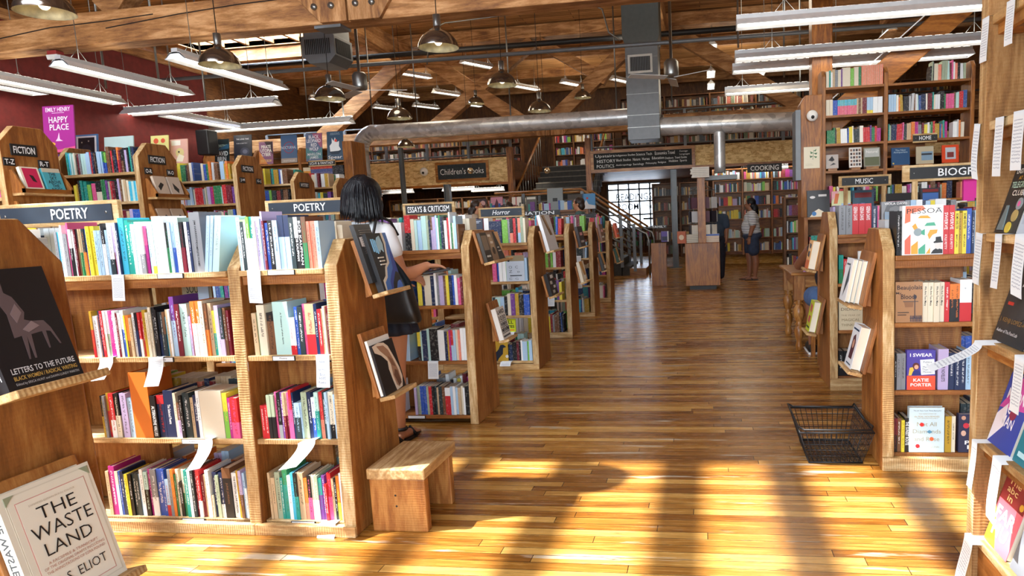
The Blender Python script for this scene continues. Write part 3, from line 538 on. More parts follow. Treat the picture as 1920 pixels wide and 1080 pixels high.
# ------------------------------------------------------------ lamps
def pendant():
    r = thing('pendant_lamp', '', 'lamp', (0, 0, 0), group='steel dome pendant lamps')
    prof = [(.035, .30), (.035, .2), (.05, .17), (.09, .155), (.135, .125), (.172, .08), (.195, .03), (.2, 0)]
    sh = MB().lathe(prof, n=28).build('shade', plain('chromed_dome', '#8d8b88', .16, .95), r)
    MB().lathe([(.03, .165), (.085, .148), (.13, .118), (.166, .075), (.19, .025), (.196, .001), (.2, 0)], n=28).build('inner_reflector', plain('pitted_reflector', '#c9c6a4', .5, .2, vary=.25), r)
    s2 = MB().lathe([(.037, .205), (.037, .315), (.02, .32), (0, .32)], n=16).build('socket', STEEL, r)
    MB().ball((0, 0, .08), .045, .045, .06).build('bulb', plain('warm_bulb', '#ffe9c8', .5, emit=2.2, vary=0), r)
    MB().tube([(0, 0, .32), (0, 0, 2.9)], .0045, 6).build('cord', CORD, r); return r
def copy_tree(o, parent=None):
    c = o.copy(); COL.objects.link(c); c.parent = parent
    for k in [x for x in o.children]: copy_tree(k, c)
    return c
PL = pendant()
LAMPS = [(-5.0, 4.75, 3.1, 'steel dome pendant cut by the top edge, over the cracked beam'), (-4.89, 6.5, 3.07, 'steel dome pendant in front of the skylight and slanting tube light'), (-2.58, 6.62, 3.1, 'largest whole steel dome pendant, hanging against the roof boards'),
  (-4.96, 8.68, 3.1, 'steel dome pendant below the boxy air outlet'), (-2.65, 9.0, 3.18, 'steel dome pendant before the crossing braces'), (-4.88, 10.6, 3.1, 'steel dome pendant just above the bend of the duct'), (-2.73, 11.4, 3.2, 'steel dome pendant touching the top of the long duct'),
  (-5.36, 15.9, 4.2, 'small far steel pendant where the braces cross'), (-2.74, 15.8, 4.15, 'small far steel pendant beside the square riser'), (-6.62, 14.6, 3.13, 'pale sky-lit pendant under the long duct'), (-.77, 13.2, 2.96, 'pendant hanging at the foot of the square riser'), (-2.56, 2.72, 3.1, 'dome pendant whose round shadow falls on the sunny floor')]
for i, (x, y, z, lab) in enumerate(LAMPS):
    o = PL if i == 0 else copy_tree(PL); o.location = (x, y, z); o['label'] = lab
def tube_light(L_=2.44, hang=2.95):
    r = thing('tube_light', '', 'lamp', group='hanging fluorescent tube lights')
    MB().prism([(-.12, -.005), (-.055, .055), (.055, .055), (.12, -.005), (.115, -.012), (.05, .045), (-.05, .045), (-.115, -.012)], -L_/2, L_/2, 'yz').build('reflector', REFL, r)
    MB().box(-L_/2, L_/2, -.035, .035, .055, .1).build('housing', plain('housing_white', '#c9cdd0', .4, .3), r)
    for s in (-1, 1): MB().tube([(-L_/2+.03, s*.05, .018), (L_/2-.03, s*.05, .018)], .014, 8).build('tube', TUBE, r)
    m = MB()
    for k in range(int(L_/.11)): m.box(-L_/2+.04+.11*k, -L_/2+.12+.11*k, -.025, .025, .1002, .103)
    m.build('uplight_slots', TUBE, r)
    for x in (-L_/2, L_/2-.006): MB().prism([(-.12, -.01), (-.055, .06), (.055, .06), (.12, -.01)], x, x+.006, 'yz').build('end_cap', WHITEP, r)
    for x in (-L_*.36, L_*.36):
        m = MB().tube([(x, 0, .1), (x, 0, hang)], .004, 5); m.tube([(x-.1, 0, .1), (x, 0, .22), (x+.1, 0, .1)], .003, 5); m.build('hanger_cable', STEEL, r)
    return r
TZ = 3.16; TLS = [(2.0, 90, -7.79, 7.3, 'tube light over the fiction shelves, first from the shop front'), (1.75, 90, -6.59, 7.2, 'tube light with end cap under the cracked beam, second along the red wall'), (1.75, 90, -5.33, 7.3, 'slanting tube light half behind the skylight pendant'), (2.75, 0, -7.35, 9.03, 'long level tube light meeting the slanting one before the red wall'),
   (1.6, 90, -8.0, 10.1, 'short slanting tube light under the long level one'), (2.75, 0, -7.3, 11.0, 'blue-lit long tube light above the fantasy posters'), (3.3, 0, 2.0, 6.95, 'uppermost of the four tube lights by the column'), (3.1, 0, 1.95, 8.4, 'tube light second from the top by the column'), (2.9, 0, 1.85, 9.1, 'tube light third from the top by the column'), (1.9, 0, 1.3, 10.7, 'lowest blue-lit tube light by the column'), (1.75, 90, -8.1, 6.6, 'tube light nearest the purple pillar')]
for L_, ang, x, y, lab in TLS:
    o = tube_light(L_); o.location = (x, y, TZ); o.rotation_euler = (0, 0, math.radians(ang)); o['label'] = lab
small = None
FAR = [(895, 122, 17.5), (778, 142, 17.6), (838, 176, 17.6), (758, 180, 17.6), (725, 204, 17.8), (799, 201, 17.8), (987, 165, 18), (1075, 158, 18), (1167, 152, 18), (880, 197, 20), (1335, 92, 18), (1333, 139, 19.5), (1333, 162, 21), (1427, 137, 19), (1662, 65, 15.2), (610, 188, 15)]
for i, (u, v, y) in enumerate(FAR):
    p = at(u, v, z=5.35); small = small or tube_light(1.0, .78); o = small if i == 0 else copy_tree(small); o.location = p; o.rotation_euler = (0, 0, math.radians(90 if u > 1300 else 60)); p.z = min(p.z, 5.35); o['label'] = 'small far tube light over the upper floor, %s of its field' % ordinal(i+1); o['group'] = 'far tube lights upstairs'
for i, (x, y) in enumerate(((-9, 19.5), (-4, 20.5), (1, 20), (-6, 13.5), (-1.5, 14.5), (3, 14), (-5, 10), (1, 10.5))):  # added point lights without fixtures, to brighten the dark roof deck
    pl = bpy.data.lights.new('ceiling_fill', 'POINT'); pl.energy = 60 if y > 15 else 38; pl.color = (1, .86, .66); pl.shadow_soft_size = .5; po = bpy.data.objects.new('ceiling_fill', pl); COL.objects.link(po); po.location = (x, y, 5.0 if y > 12 else 4.4)
UND = [(700, 356, 18.5), (745, 362, 19.5), (835, 340, 17.9), (860, 357, 20), (820, 352, 21), (915, 358, 20), (1440, 317, 17.9), (1420, 322, 19), (1380, 333, 20)]
for i, (u, v, y) in enumerate(UND):
    p = at(u, v, y=y); p.z = min(p.z, 2.62); o = copy_tree(small); o.location = p; o.rotation_euler = (0, 0, 0); o['label'] = 'tube light under the mezzanine floor, %s of nine' % ordinal(i+1); o['group'] = 'tube lights under the mezzanine'
area('mezzanine_tubes', (-7, 20, 2.5), (0, 0, 0), 5, 3, 70, (1, .93, .82)); area('cooking_tubes', (1.2, 18.3, 2.5), (0, 0, 0), 2.5, 1, 30, (1, .93, .82))
fan = thing('ceiling_fan', 'white three-bladed ceiling fan at rest before the far braces', 'fan', (-4.68, 9.0, 3.25))
MB().lathe([(.0, 0), (.09, .01), (.1, .05), (.1, .2), (.07, .24), (.02, .25), (.02, 2.8)], n=18).build('motor', STEEL, fan)
for k in range(3):
    a = .35+k*2*PI/3; M_ = Matrix.Rotation(a, 4, 'Z') @ Matrix.Rotation(.2, 4, 'X'); MB().box(.08, .62, -.06, .06, .0, .008, M=M_).build('blade', plain('fan_white', '#c8cac8'), fan)
fan2 = copy_tree(fan); fan2.location = (-.4, 9.4, 3.2); fan2['label'] = 'steel ceiling fan at rest beside the square riser'; fan2.rotation_euler = (0, 0, 1.2)
al = thing('smoke_alarm', 'red and white fire alarm under the cracked beam', 'alarm', at(104, 100, y=6.95)); al.location.z = 3.49
MB().box(-.06, .06, -.05, .05, -.045, .0).build('red_base', plain('alarm_red', '#8e2a26'), al, .005); MB().prism([(-.075, -.045), (.075, -.045), (.06, -.1), (-.06, -.1)], -.055, .055, 'xz').build('white_body', plain('alarm_white', '#d8d8d2'), al, .004)
for (u, v, y, lab) in ((795, 322, YM-.1, 'white dome camera on the mezzanine edge'), (1523, 217, 8.12, 'white dome camera on the wooden side panel beside the home shelves')):
    p = at(u, v, y=y); c = thing('security_camera', lab, 'camera', p); k = .75 if y < 10 else 1.3
    MB().ball((0, 0, 0), .085*k, .06*k, .085*k, 16, 10).build('housing', plain('camera_white', '#e6e6e2'), c); MB().ball((0, -.045*k, -.025*k), .028*k, .03*k, .028*k).build('lens', BLACK, c)
sp = MB(); tag(sp.box(-.11, .11, -.12, .12, -.2, .2).build('loudspeaker', BLACK, None, .02, loc=at(389, 268, y=10.2)), 'black loudspeaker box at the end of the red wall', 'speaker')
for (u, v, y) in ((882, 320, 16.0), (1026, 320, 15.0)):
    p = at(u, v, y=y); b = thing('hanging_bulb', 'bare hanging bulb before the ' + ("children's books sign" if u < 900 else 'dark stairs'), 'lamp', p)
    MB().ball((0, 0, 0), .075).build('globe', plain('mirror_globe', '#d8c8a8', .1, .8), b); MB().tube([(0, 0, .06), (0, 0, 3.0)], .005, 5).build('cord', CORD, b)
# ------------------------------------------------------------ bookcases
OTH = MB(); PAGE = lin('#d8ccb4')
SZ = (.055, .435, .815, 1.19)        # shelf tops of the low cases
def profile(d=.48, h=1.31, sh=1.2, y0=0):
    return [(y0, 0), (y0+d, 0), (y0+d-.04, sh), (y0+d-.13, h), (y0+.13, h), (y0+.04, sh)]
def low_case(label, y0, xs, shelves=SZ, kick=.05, face='right', group='low double-sided bookcases', h=1.31, sh=1.2, back=.6, name='bookcase', lipmat=None, thick=.06):
    """xs: x of each upright (outer faces at the ends); uprights are shaped boards with chamfered heads"""
    xs = sorted(xs); c = thing(name, label, 'bookcase', (xs[-1] if face == 'right' else xs[0], y0, 0), group=group); ox = c.location.x; D = .48
    for i, x in enumerate(xs):
        a, b = (x, x+thick) if i == 0 else ((x-thick, x) if i == len(xs)-1 else (x-thick/2, x+thick/2))
        endp = i in (0, len(xs)-1)
        m = MB(); pr = profile(D, h, sh, 0)
        m.prism(pr, a-ox, b-ox, 'yz', 0)
        o = m.build('end_panel' if endp else 'divider', [fir['z'], edge['z']], c, .006)
        for p in o.data.polygons:     # sawn front, back and head edges are paler than the faces
            if abs(p.normal.x) < .5: p.material_index = 1
    for i in range(len(xs)-1):
        a, b = xs[i]+(thick if i == 0 else thick/2), xs[i+1]-(thick if i+1 == len(xs)-1 else thick/2)
        for k, z in enumerate(shelves):
            top = k == len(shelves)-1
            MB().box(a-ox+.001, b-ox-.001, .03, D-.03, z-.024, z).build('shelf', lipmat or edge['x'], c, .003)
            if top: MB().box(a-ox+.002, b-ox-.002, .05, .075, z-.065, z-.0245).build('apron', fir['x'], c, .003)
        if kick: MB().box(xs[i]-ox+.001, xs[i+1]-ox-.001, -.012, .02, 0, kick).build('kick_board', edge['x'], c, .003)
        if back: MB().box(a-ox+.001, a+(b-a)*back-ox, D/2-.009, D/2+.009, .06, shelves[-1]-.03).build('back_board', fir['z'], c)
    return c

# ------------------------------------------------------------ books
N_BOOKS = [0]
def book(x, y, z, w, h, d, col, label, group=None, ink='w', band=0, prt=1, tilt=0, rotz=0, text=None, name='book', lean=0, tcol='w', tm=None, pull=0):
    """spine-out book standing at x (its lower corner), spine facing -y; cover mesh with a page block child"""
    m = MB(); t = min(.003, w*.16)
    m.box(0, w, 0, t*1.2, 0, h).box(0, t, t*1.2, d, 0, h).box(w-t, w, t*1.2, d, 0, h)
    o = m.build(name, BOOK); o.location = (x, y-pull, z); o.rotation_euler = (lean, tilt, rotz)
    hc = PAL[col][0] if len(col) == 1 else col; hi = PAL[ink][0] if len(ink) == 1 else ink
    o.color = lin(hc)+(1,); o['ink'] = lin(hi); o['band'] = float(band); o['print'] = float(0 if text else prt)
    tag(o, label, 'book', group)
    MB().box(t, w-t, t*1.2, d-.004, .003, h-.004).build('pages', PAGES, o)
    if text:
        a = MB(); n = text if isinstance(text, list) else [text]
        for (s, f, c0, hh) in [(q if isinstance(q, tuple) else (q, .7, .5, .6)) for q in n]:
            text_into(a, s, w/2, h*c0, h*f, w*hh, y=-.0007, spin=-PI/2, bold=.012)
        a.build('spine_title', flat(PAL[tcol][0] if len(tcol) == 1 else tcol), o)
    N_BOOKS[0] += 1; return o
def size_words(wm, hm):
    return 'very thin' if wm < .009 else 'slim' if wm < .016 else 'thick' if wm > .034 else 'tall' if hm > .235 else 'small' if hm < .185 else 'medium'
def shelf_row(spec, x0, x1, y, z, place, group, d=.145, hs=1.0, titles=None, notes=None, loose=True):
    """spec: tokens colour+relative width[/height cm][:ink+band percent][~tilt degrees][*copies of a title key]"""
    toks = spec.split(); ws = []
    for t in toks:
        c = t[0]; r = t[1:]; key = None; til = 0; ink = None; band = 0
        if '*' in r: r, key = r.split('*')
        if '~' in r: r, q = r.split('~'); til = math.radians(float(q))
        if ':' in r: r, q = r.split(':'); ink = q[0]; band = float(q[1:])/100 if len(q) > 1 else 0
        hh = 20
        if '/' in r: r, q = r.split('/'); hh = float(q)
        ws.append((c, float(r), hh/100*hs, ink, band, til, key))
    tot = sum(w[1] for w in ws); k = (x1-x0)/tot; x = x0; i = 0
    for c, w, h, ink, band, til, key in ws:
        wm = w*k
        if c != '_':
            i += 1; tx = (titles or {}).get(key); dark = c in 'knbdvzfetru'
            nm = PAL[c][1]; extra = (notes or {}).get(key) if key else None
            if ink is None: ink = 'w' if dark else 'k'
            lab = '%s %s book %s along %s' % (size_words(wm, h), nm, ordinal(i), place)
            if extra: lab = '%s %s along %s' % (extra, ordinal(i), place)
            dj = random.uniform(0, .012)
            if not loose:
                M_ = Matrix.Translation((x, y+dj, z+.001)) @ Matrix.Rotation(til, 4, 'Y'); cc = lin(PAL[c][0]); q = abs(band) or 1
                OTH.box(0, wm*.95, 0, .13, 0, h*q, 0, cc if band >= 0 else lin(PAL[ink][0]), M_)
                if band: OTH.box(0, wm*.95, 0, .13, h*q, h, 0, lin(PAL[ink][0]) if band > 0 else cc, M_)
                OTH.box(wm*.12, wm*.83, .004, .126, h-.002, h+.0006, 0, PAGE, M_); x += wm; continue
            book(x, y+dj, z+.0004+(abs(math.sin(til))*0), wm*.965, h, min(d, h*.68)+random.uniform(-.01, .01), c, lab, group, ink, band, 1, til, text=tx, tcol=(ink if tx else 'w')) if wm < .05 or tx else book(x, y+dj, z+.0004, wm*.965, h, min(d, h*.68), c, lab, group, ink, band, 0, til)
        x += wm
YP = 2.6; FR = .036
low_case('widest low poetry bookcase, with the two bays of poetry facing the sunny floor', YP, [-3.55, -2.035, -1.55])
G1 = 'books on the poetry bookcase'
XL0, XL1, XR0, XR1 = -3.0, -2.07, -2.0, -1.615
T = {'jh': [('JIM HARRISON', .38, .68, .22), ('COMPLETE POEMS', .4, .3, .18)], 'bk': [('BOB KAUFMAN', .85, .5, .62)], 'bk2': [('BOB KAUFMAN', .5, .4, .5)], 'wn': [('Whereas', .3, .45, .45)], 'av': [('ALTERNATIVE VALUES', .72, .4, .6)], 'jj': [('JUNE JORDAN', .42, .5, .3)],
     'es': [('THE ESSENTIAL JUNE JORDAN', .82, .52, .5)], 'age': [('The Age of Phillis', .45, .5, .7)], 'jk': [('JACK KEROUAC', .32, .3, .55)], 'ebp': [('The Selected Poems', .42, .5, .3)], 'lb': [('THE EARTH', .4, .6, .5)], 'ttf': [('TRAVELS OF A LADY', .5, .6, .5)]}
NT = {'jh': 'fat pale grey book Complete Poems', 'bk': 'black book with huge white capitals', 'bk2': 'half black half white book', 'av': 'black book lettered Alternative Values', 'jj': 'thick black pink-scripted book', 'es': 'cream dark-capitalled book', 'age': 'blue The Age of Phillis book', 'ebp': 'thick navy crested book', 'or': 'large upright orange book', 'jk': 'black book with sage band'}
shelf_row('g28 q15 m15:e30 l25 w20/23 g45/19 p20/24 k30/21:w60 w18 d20/21 f22/21:k60 f22/21:k60 e20/21:c50 e20/21:c50 z30/21:o-50 b16/21 w8 y42/22 y42/22 l34/20 l34/20 w18/22 k34/23:w-60 l24/20 z50/23:w30 d24/22:x45 x20/22 w22/23 n18/23 q64/25 t46/24 t28/23 w28/22 a24/22 w34/23 g52/22:w40 u34/21:p60 k16/20 l30/22 a40/22:y-15 w58/25 w48/25 w22/24 e34/22:k50 l30/22 b28/22:l50 w40/24 a24/24 d40/22:k50 n22/21 w30/22 n24/22 g120/26*jh', -2.90, -2.168, YP+FR, SZ[3], 'top of the wide poetry bay', G1, titles=T, notes=NT)
for i, (c, w, xx, sl, lb) in enumerate((('l', .016, -2.167, .16, 'pale blue book leaning to the divider'), ('l', .014, -2.148, .16, 'second pale blue leaning book against the divider'), ('a', .03, -2.13, .17, 'pale green book leaning on the divider'))):
    book(xx, YP+FR, SZ[3]+.001, w, .245, .16, c, lb+', end of the wide poetry top', G1, 'g', 0, 1, sl)
shelf_row('j26/19:r-60 w54/17 n28/19 r30/19 i32/19:w50 h30/19:w50 u44/19:p30 u30/19 w34/19 d22/18 w34/18 b40/19:w60 y20/17 f40/17:o40 c30/16 w36/18 n34/18:k60 w30/18:r40 r30/18 j42/19 i34/18 i30/20 k38/20 k34/19 k28/18:n-50 z26/18 z26/18:f50 q24/16 c26/19 w22/19 _6 v54/24:l-60 d54/21 a86/21 x26/16 d26/17:r50 o50/22:w-60*rd o50/22:w-60*rd i48/22 f34/21:o-50 c42/21 y30/18:t-50 x46/20:a-50 x16/18 z40/19:x-35 f30/19 d30/18', -2.775, -2.088, YP+FR, SZ[2], 'second shelf of the wide poetry bay', G1, titles=T, notes={'rd': 'orange red book'}, hs=1.12)
shelf_row('j38/18:k50 g28/18 r30/19:j60 b14/18 r55/19:w-40 i52/19:k50 n18/19 x70/19 l58/17 _10 o205/28*or k60/18*av n80/18:r80 n108/20*ebp i30/19 f44/15:x-50 k32/18 z74/19 c34/17 n50/18 w36/20 i250/20*pear m50/19:y60 u30/17 r80/17:p-40', -2.79, -2.088, YP+FR, SZ[1], 'third shelf of the wide poetry bay', G1, titles=T, notes={**NT, 'pear': 'wide cream drawn-on book'}, hs=1.1)
shelf_row('c40/18 u74/20 i40/18:l-70 b24/18 n34/18 z30/17 y40/17 k40/17 z44/17 z44/17 l24/17 w40/19 k50/18:a60 u28/19 g74/19:w-40 b60/19*age b40/19 l44/15:r-30 g36/19 o36/19 e20/17 i34/19 k40/14 e44/19:i50 t44/19 w34/19 z34/19 d36/19 r38/19:w-35 d34/17 c36/17 w44/19 i26/9 n48/18 h40/17 w50/18:n30 k100/20:f80*jj w60/18*es j34/19 x34/19:f-50 l28/18 w24/12', -2.815, -2.09, YP+FR, SZ[0], 'bottom shelf of the wide poetry bay', G1, titles=T, notes=NT, hs=1.19)
shelf_row('l58/23 w20/22 z50/21 w36/21 w46/23:m60 w60/23:t60 i40/23 x50/21 l36/22 x30/25 d30/21 b60/20 k76/21 l76/21 n88/23:l-60*wn n88/23:l-60*wn z70/22 k74/22:w60*bk2 k60/22*bk e70/22:f50 s46/20 s40/20 s46/20 l60/20', XR0, XR1, YP+FR, SZ[3], 'top of the narrow poetry bay', G1, titles=T, notes=NT)
shelf_row('_100 c62/16 e20/16 i110/19*br f100/16:k80 a220/20*ant w50/14:r-25 w30/14:r-25 b50/18 z70/18 p36/19 c130/19:r-40 n44/19 r50/17 c24/17 i30/18 d30/18', -2.005, XR1, YP+FR, SZ[2], 'second shelf of the narrow poetry bay', G1, titles={'ant': [('A Treasury of the Spirit', .6, .5, .12)]}, notes={'ant': 'fat pearly white anthology', 'br': 'ivory brush-drawn book'}, hs=1.17)
shelf_row('_120 r56/13 r60/13 h56/17:k-50*jk h60/17:k-50*jk p50/18 k60/18:g-30 v36/18 d36/18:c50 d36/18:c50 p36/18 r44/19:p-60 n30/18 z88/14:l60 l24/14 h92/18 n60/18 b60/16:w50 t64/18:a60 r60/18:s-40 z50/18 l40/18 i80/18:k-30 l50/17', -2.015, XR1, YP+FR, SZ[1], 'third shelf of the narrow poetry bay', G1, titles=T, notes=NT, hs=1.17)
shelf_row('_110 c34/18 c60/16 h80/18 t44/16 t80/19:e70 w56/17 q44/18 t56/18:k50 c90/18 o56/16:s-40 k56/17:p-50 i54/17:w-45 h54/17:w-45 t60/16:v-60 v44/17 r40/14 r60/18:p-50 c40/16 k40/16 o44/17:y-40 w76/18', -2.015, XR1, YP+FR, SZ[0], 'bottom shelf of the narrow poetry bay', G1, hs=1.22)

# ---- second row (criticism)
G2 = 'books on the second bookcase behind the poetry'
Y2 = 4.21; low_case('low bookcase of criticism right behind the woman in the white shirt', Y2, [-3.55, -2.45, -1.545], kick=.0, lipmat=fir['x'])
SA, SB = -2.41, -1.61
T2 = {'rw': [('ROBERT WALSER', .5, .68, .6)]}
shelf_row('r36/26:k-50*rw r36/26:k-50*rw i40/23 a30/22 l26/22 l22/22 a30/25 a30/25 h24/25 n18/22 f20/24:x-60 x34/24 l20/25 w16/23 e22/25 n20/24 k22/24 w30/21 r24/23 w16/27 e16/19 i20/19 l30/24 f20/18', -1.985, SB, Y2+FR, SZ[3], 'top of the criticism case', G2, titles=T2, notes={'rw': 'crimson book with big pale capitals'}, loose=False, hs=0.9)
shelf_row('y40/20 n24/20 i60/20 n30/20 w20/22 g22/21 x40/20 f20/20 y26/20 n24/20 b24/20 w24/20 p24/18 d20/19', -1.93, SB, Y2+FR, SZ[2], 'second shelf of the criticism case', G2, loose=False)
shelf_row('k30/20:y50 a18/20 n42/21 a26/22 k26/22 k26/22 k24/22 w60/21 n26/20 j16/20 u16/21 l22/21:r50 l20/21 i24/21 s18/21 w28/22 w26/22', -1.96, SB, Y2+FR, SZ[1], 'third shelf of the criticism case', G2, loose=False)
shelf_row('x26/19 h32/20 b36/20 b34/20 h22/20 r32/20 k26/20 z24/20 c20/19 z36/20 f30/20 r56/19:w70 l26/20 w26/20 l24/19 c30/19 i22/20 w20/19 k26/20 k24/20', -2.01, SB, Y2+FR, SZ[0], 'bottom shelf of the criticism case', G2, loose=False)
# ---- third row (Horror sign)
G3 = 'books on the third bookcase'
Y3 = 5.85; low_case('third low bookcase down the aisle, under the horror sign', Y3, [-3.55, -2.45, -1.53], shelves=(.075, .50, .815, 1.165), kick=.05)
shelf_row('_300 e26/19 y26/20 j24/20 j20/20 d28/23 w46/23 n120/20*big m26/21 m30/21 g20/21 s30/22:k40 r26/22 k16/23 l26/22:s40 h28/23 i20/22', -2.41, -1.6, Y3+FR, 1.165, 'top of the third bookcase', G3, notes={'big': 'wide navy book facing out'}, loose=False)
shelf_row('_430 p36/19 b18/19 w30/20 w30/20 m30/19 f14/18 l140/21*sc', -2.41, -1.6, Y3+FR, .815, 'second shelf of the third bookcase', G3, notes={'sc': 'wide pale grey book with line drawings'}, loose=False)
shelf_row('_420 a20/17 z24/17 a46/17 l36/17 k28/18 i30/20 v40/20 j34/20 k40/19 b56/19', -2.41, -1.6, Y3+FR, .50, 'third shelf of the third bookcase', G3, loose=False)
shelf_row('_450 r14/15 k30/15 n30/15 k36/17 d20/18 k14/18 w14/19 l40/18 m12/18 l26/19', -2.41, -1.6, Y3+FR, .075, 'bottom shelf of the third bookcase', G3, loose=False)
for k, (yy, lab) in enumerate(((7.48, 'fourth low bookcase down the aisle'), (9.1, 'fifth low bookcase down the aisle'), (10.72, 'last low bookcase before the stairs'))):
    low_case(lab, yy, [-3.55, -2.45, -1.54], kick=.06)
low_case('bookcase nearest the camera, its plain end panel holding two display books', .985, [-3.6, -2.6, -1.55], h=1.405, sh=1.3, shelves=(.055, .435, .815, 1.23))

# ---- cases on the biography side
R1Y = 3.47; SR = (.085, .415, .765, 1.105)
low_case('low biography bookcase with the wire basket at its foot', R1Y, [.88, 1.62, 2.6], shelves=SR, kick=.07, face='left', h=1.24, sh=1.135, lipmat=fir['x'])
low_case('low music bookcase behind the biography one', 5.07, [.905, 1.8, 2.7], shelves=(.1, .45, .80, 1.16), kick=.09, face='left', h=1.33, sh=1.2, lipmat=fir['x'])
G4 = 'books on the biography bookcase'; G5 = 'books on the music bookcase'
a = .945
T4 = {'kp': [('KYLE PETTY', .3, .25, .4), ('SWERVE', .35, .68, .6)], 'bs': [('BOMB SHELTER', .36, .76, .6), ('MARY LAURA', .3, .3, .4)], 'wb': [('We Are Too Many', .5, .66, .5)], 'sr': [('THE SUNSET ROUTE', .7, .55, .6)], 'pk': [('Philip Kaufman', .6, .55, .5)], 'ss': [('SISTER NOVELISTS', .5, .45, .35)]}
shelf_row('k22/22 _188 k26/23*pk k12/22 r30/24*kp r30/24*kp y22/21*bs j20/20 y22/21*bs b26/22 n14/20 l12/21', a, a+.375, R1Y+FR, SR[3], 'top of the biography bookcase', G4, titles=T4, notes={'kp': 'scarlet book lettered Swerve', 'bs': 'pale yellow book lettered Bomb Shelter', 'pk': 'black book with slanted white title'})
shelf_row('_96 i19/20*wb i19/20*wb i19/20*wb i19/20*wb r17/20 o18/19:k-60 o18/19:k-60 r42/21:w45*rc', a, a+.365, R1Y+FR, SR[2], 'second shelf of the biography bookcase', G4, titles={**T4, 'rc': [('RED COMET', .24, .85, .35)]}, notes={'wb': 'cream red-scripted book', 'rc': 'thick red book lettered Red Comet'})
shelf_row('k8/18 g16/19 g18/19 _115 x38/21*ss n20/19 n20/19 n20/19 l20/20', a, a+.37, R1Y+FR, SR[1], 'third shelf of the biography bookcase', G4, titles=T4, notes={'ss': 'lavender book lettered Sister Novelists'})
shelf_row('k14/18:d50 f14/18 y12/17 k20/18*sr _126 j24/19 i14/19 _50', a, a+.37, R1Y+FR, SR[0], 'bottom shelf of the biography bookcase', G4, titles=T4, notes={'sr': 'black book lettered The Sunset Route'})
shelf_row('l30/23 w34/23 n16/22 l26/22 y24/22 w60/23 k20/22 g30/22', 1.47, 1.78, 5.07+FR, 1.16, 'x', G5, loose=False)
shelf_row('g24/21*gg g22/21*gg r22/22*gd r22/22*gd r22/22*gd n20/20 p6/20', .975, 1.255, 5.07+FR, 1.16, 'top of the music bookcase', G5, titles={'gd': [('GEENA DAVIS', .45, .68, .6)], 'zz': []}, notes={'gd': 'crimson book with pale capitals', 'gg': 'grey book with white capitals'})
shelf_row('t20/21:e-50 r16/18 k22/19', .975, 1.07, 5.07+FR, .80, 'second shelf of the music bookcase', G5, notes={'lo': 'wide white book facing out'})
shelf_row('k20/19 k26/19 n18/19 k26/20 w12/20 b40/19:y60 k30/19', .975, 1.3, 5.07+FR, .1, 'bottom shelf of the music bookcase', G5)
# ------------------------------------------------------------ face-out books, ledges, posters
def face_mass(W_, H_, T_, col, art, loc, rot):
    M_ = Matrix.Translation(loc) @ Euler(rot).to_matrix().to_4x4()
    OTH.box(0, W_, 0, T_, 0, H_, 1, lin(col), M_); OTH.box(.002, W_-.002, .003, T_-.003, H_, H_+.0006, 1, PAGE, M_)
    for i, it in enumerate(art):
        a = MB(); y = -.001-.0004*i; k = it[0]; hx = it[6] if k == 't' else it[5] if k == 'r' else it[4] if k == 'c' else it[2]
        if k == 't': text_into(a, it[1], it[2]*W_, it[3]*H_, it[4]*W_, it[5]*H_, y=y, bold=it[7] if len(it) > 7 else .01)
        elif k == 'r': a.prism([(it[1]*W_, it[2]*H_), (it[3]*W_, it[2]*H_), (it[3]*W_, it[4]*H_), (it[1]*W_, it[4]*H_)], y, 0, 'xz')
        elif k == 'c': n = 16; a.prism([(it[1]*W_+it[3]*W_*math.cos(2*PI*q/n), it[2]*H_+it[3]*W_*(it[5] if len(it) > 5 else 1)*math.sin(2*PI*q/n)) for q in range(n)], y, 0, 'xz')
        else: a.prism([(p[0]*W_, p[1]*H_) for p in it[1]], y, 0, 'xz')
        OTH.add([M_ @ Vector(v) for v in a.v], a.f, 1, lin(hx))
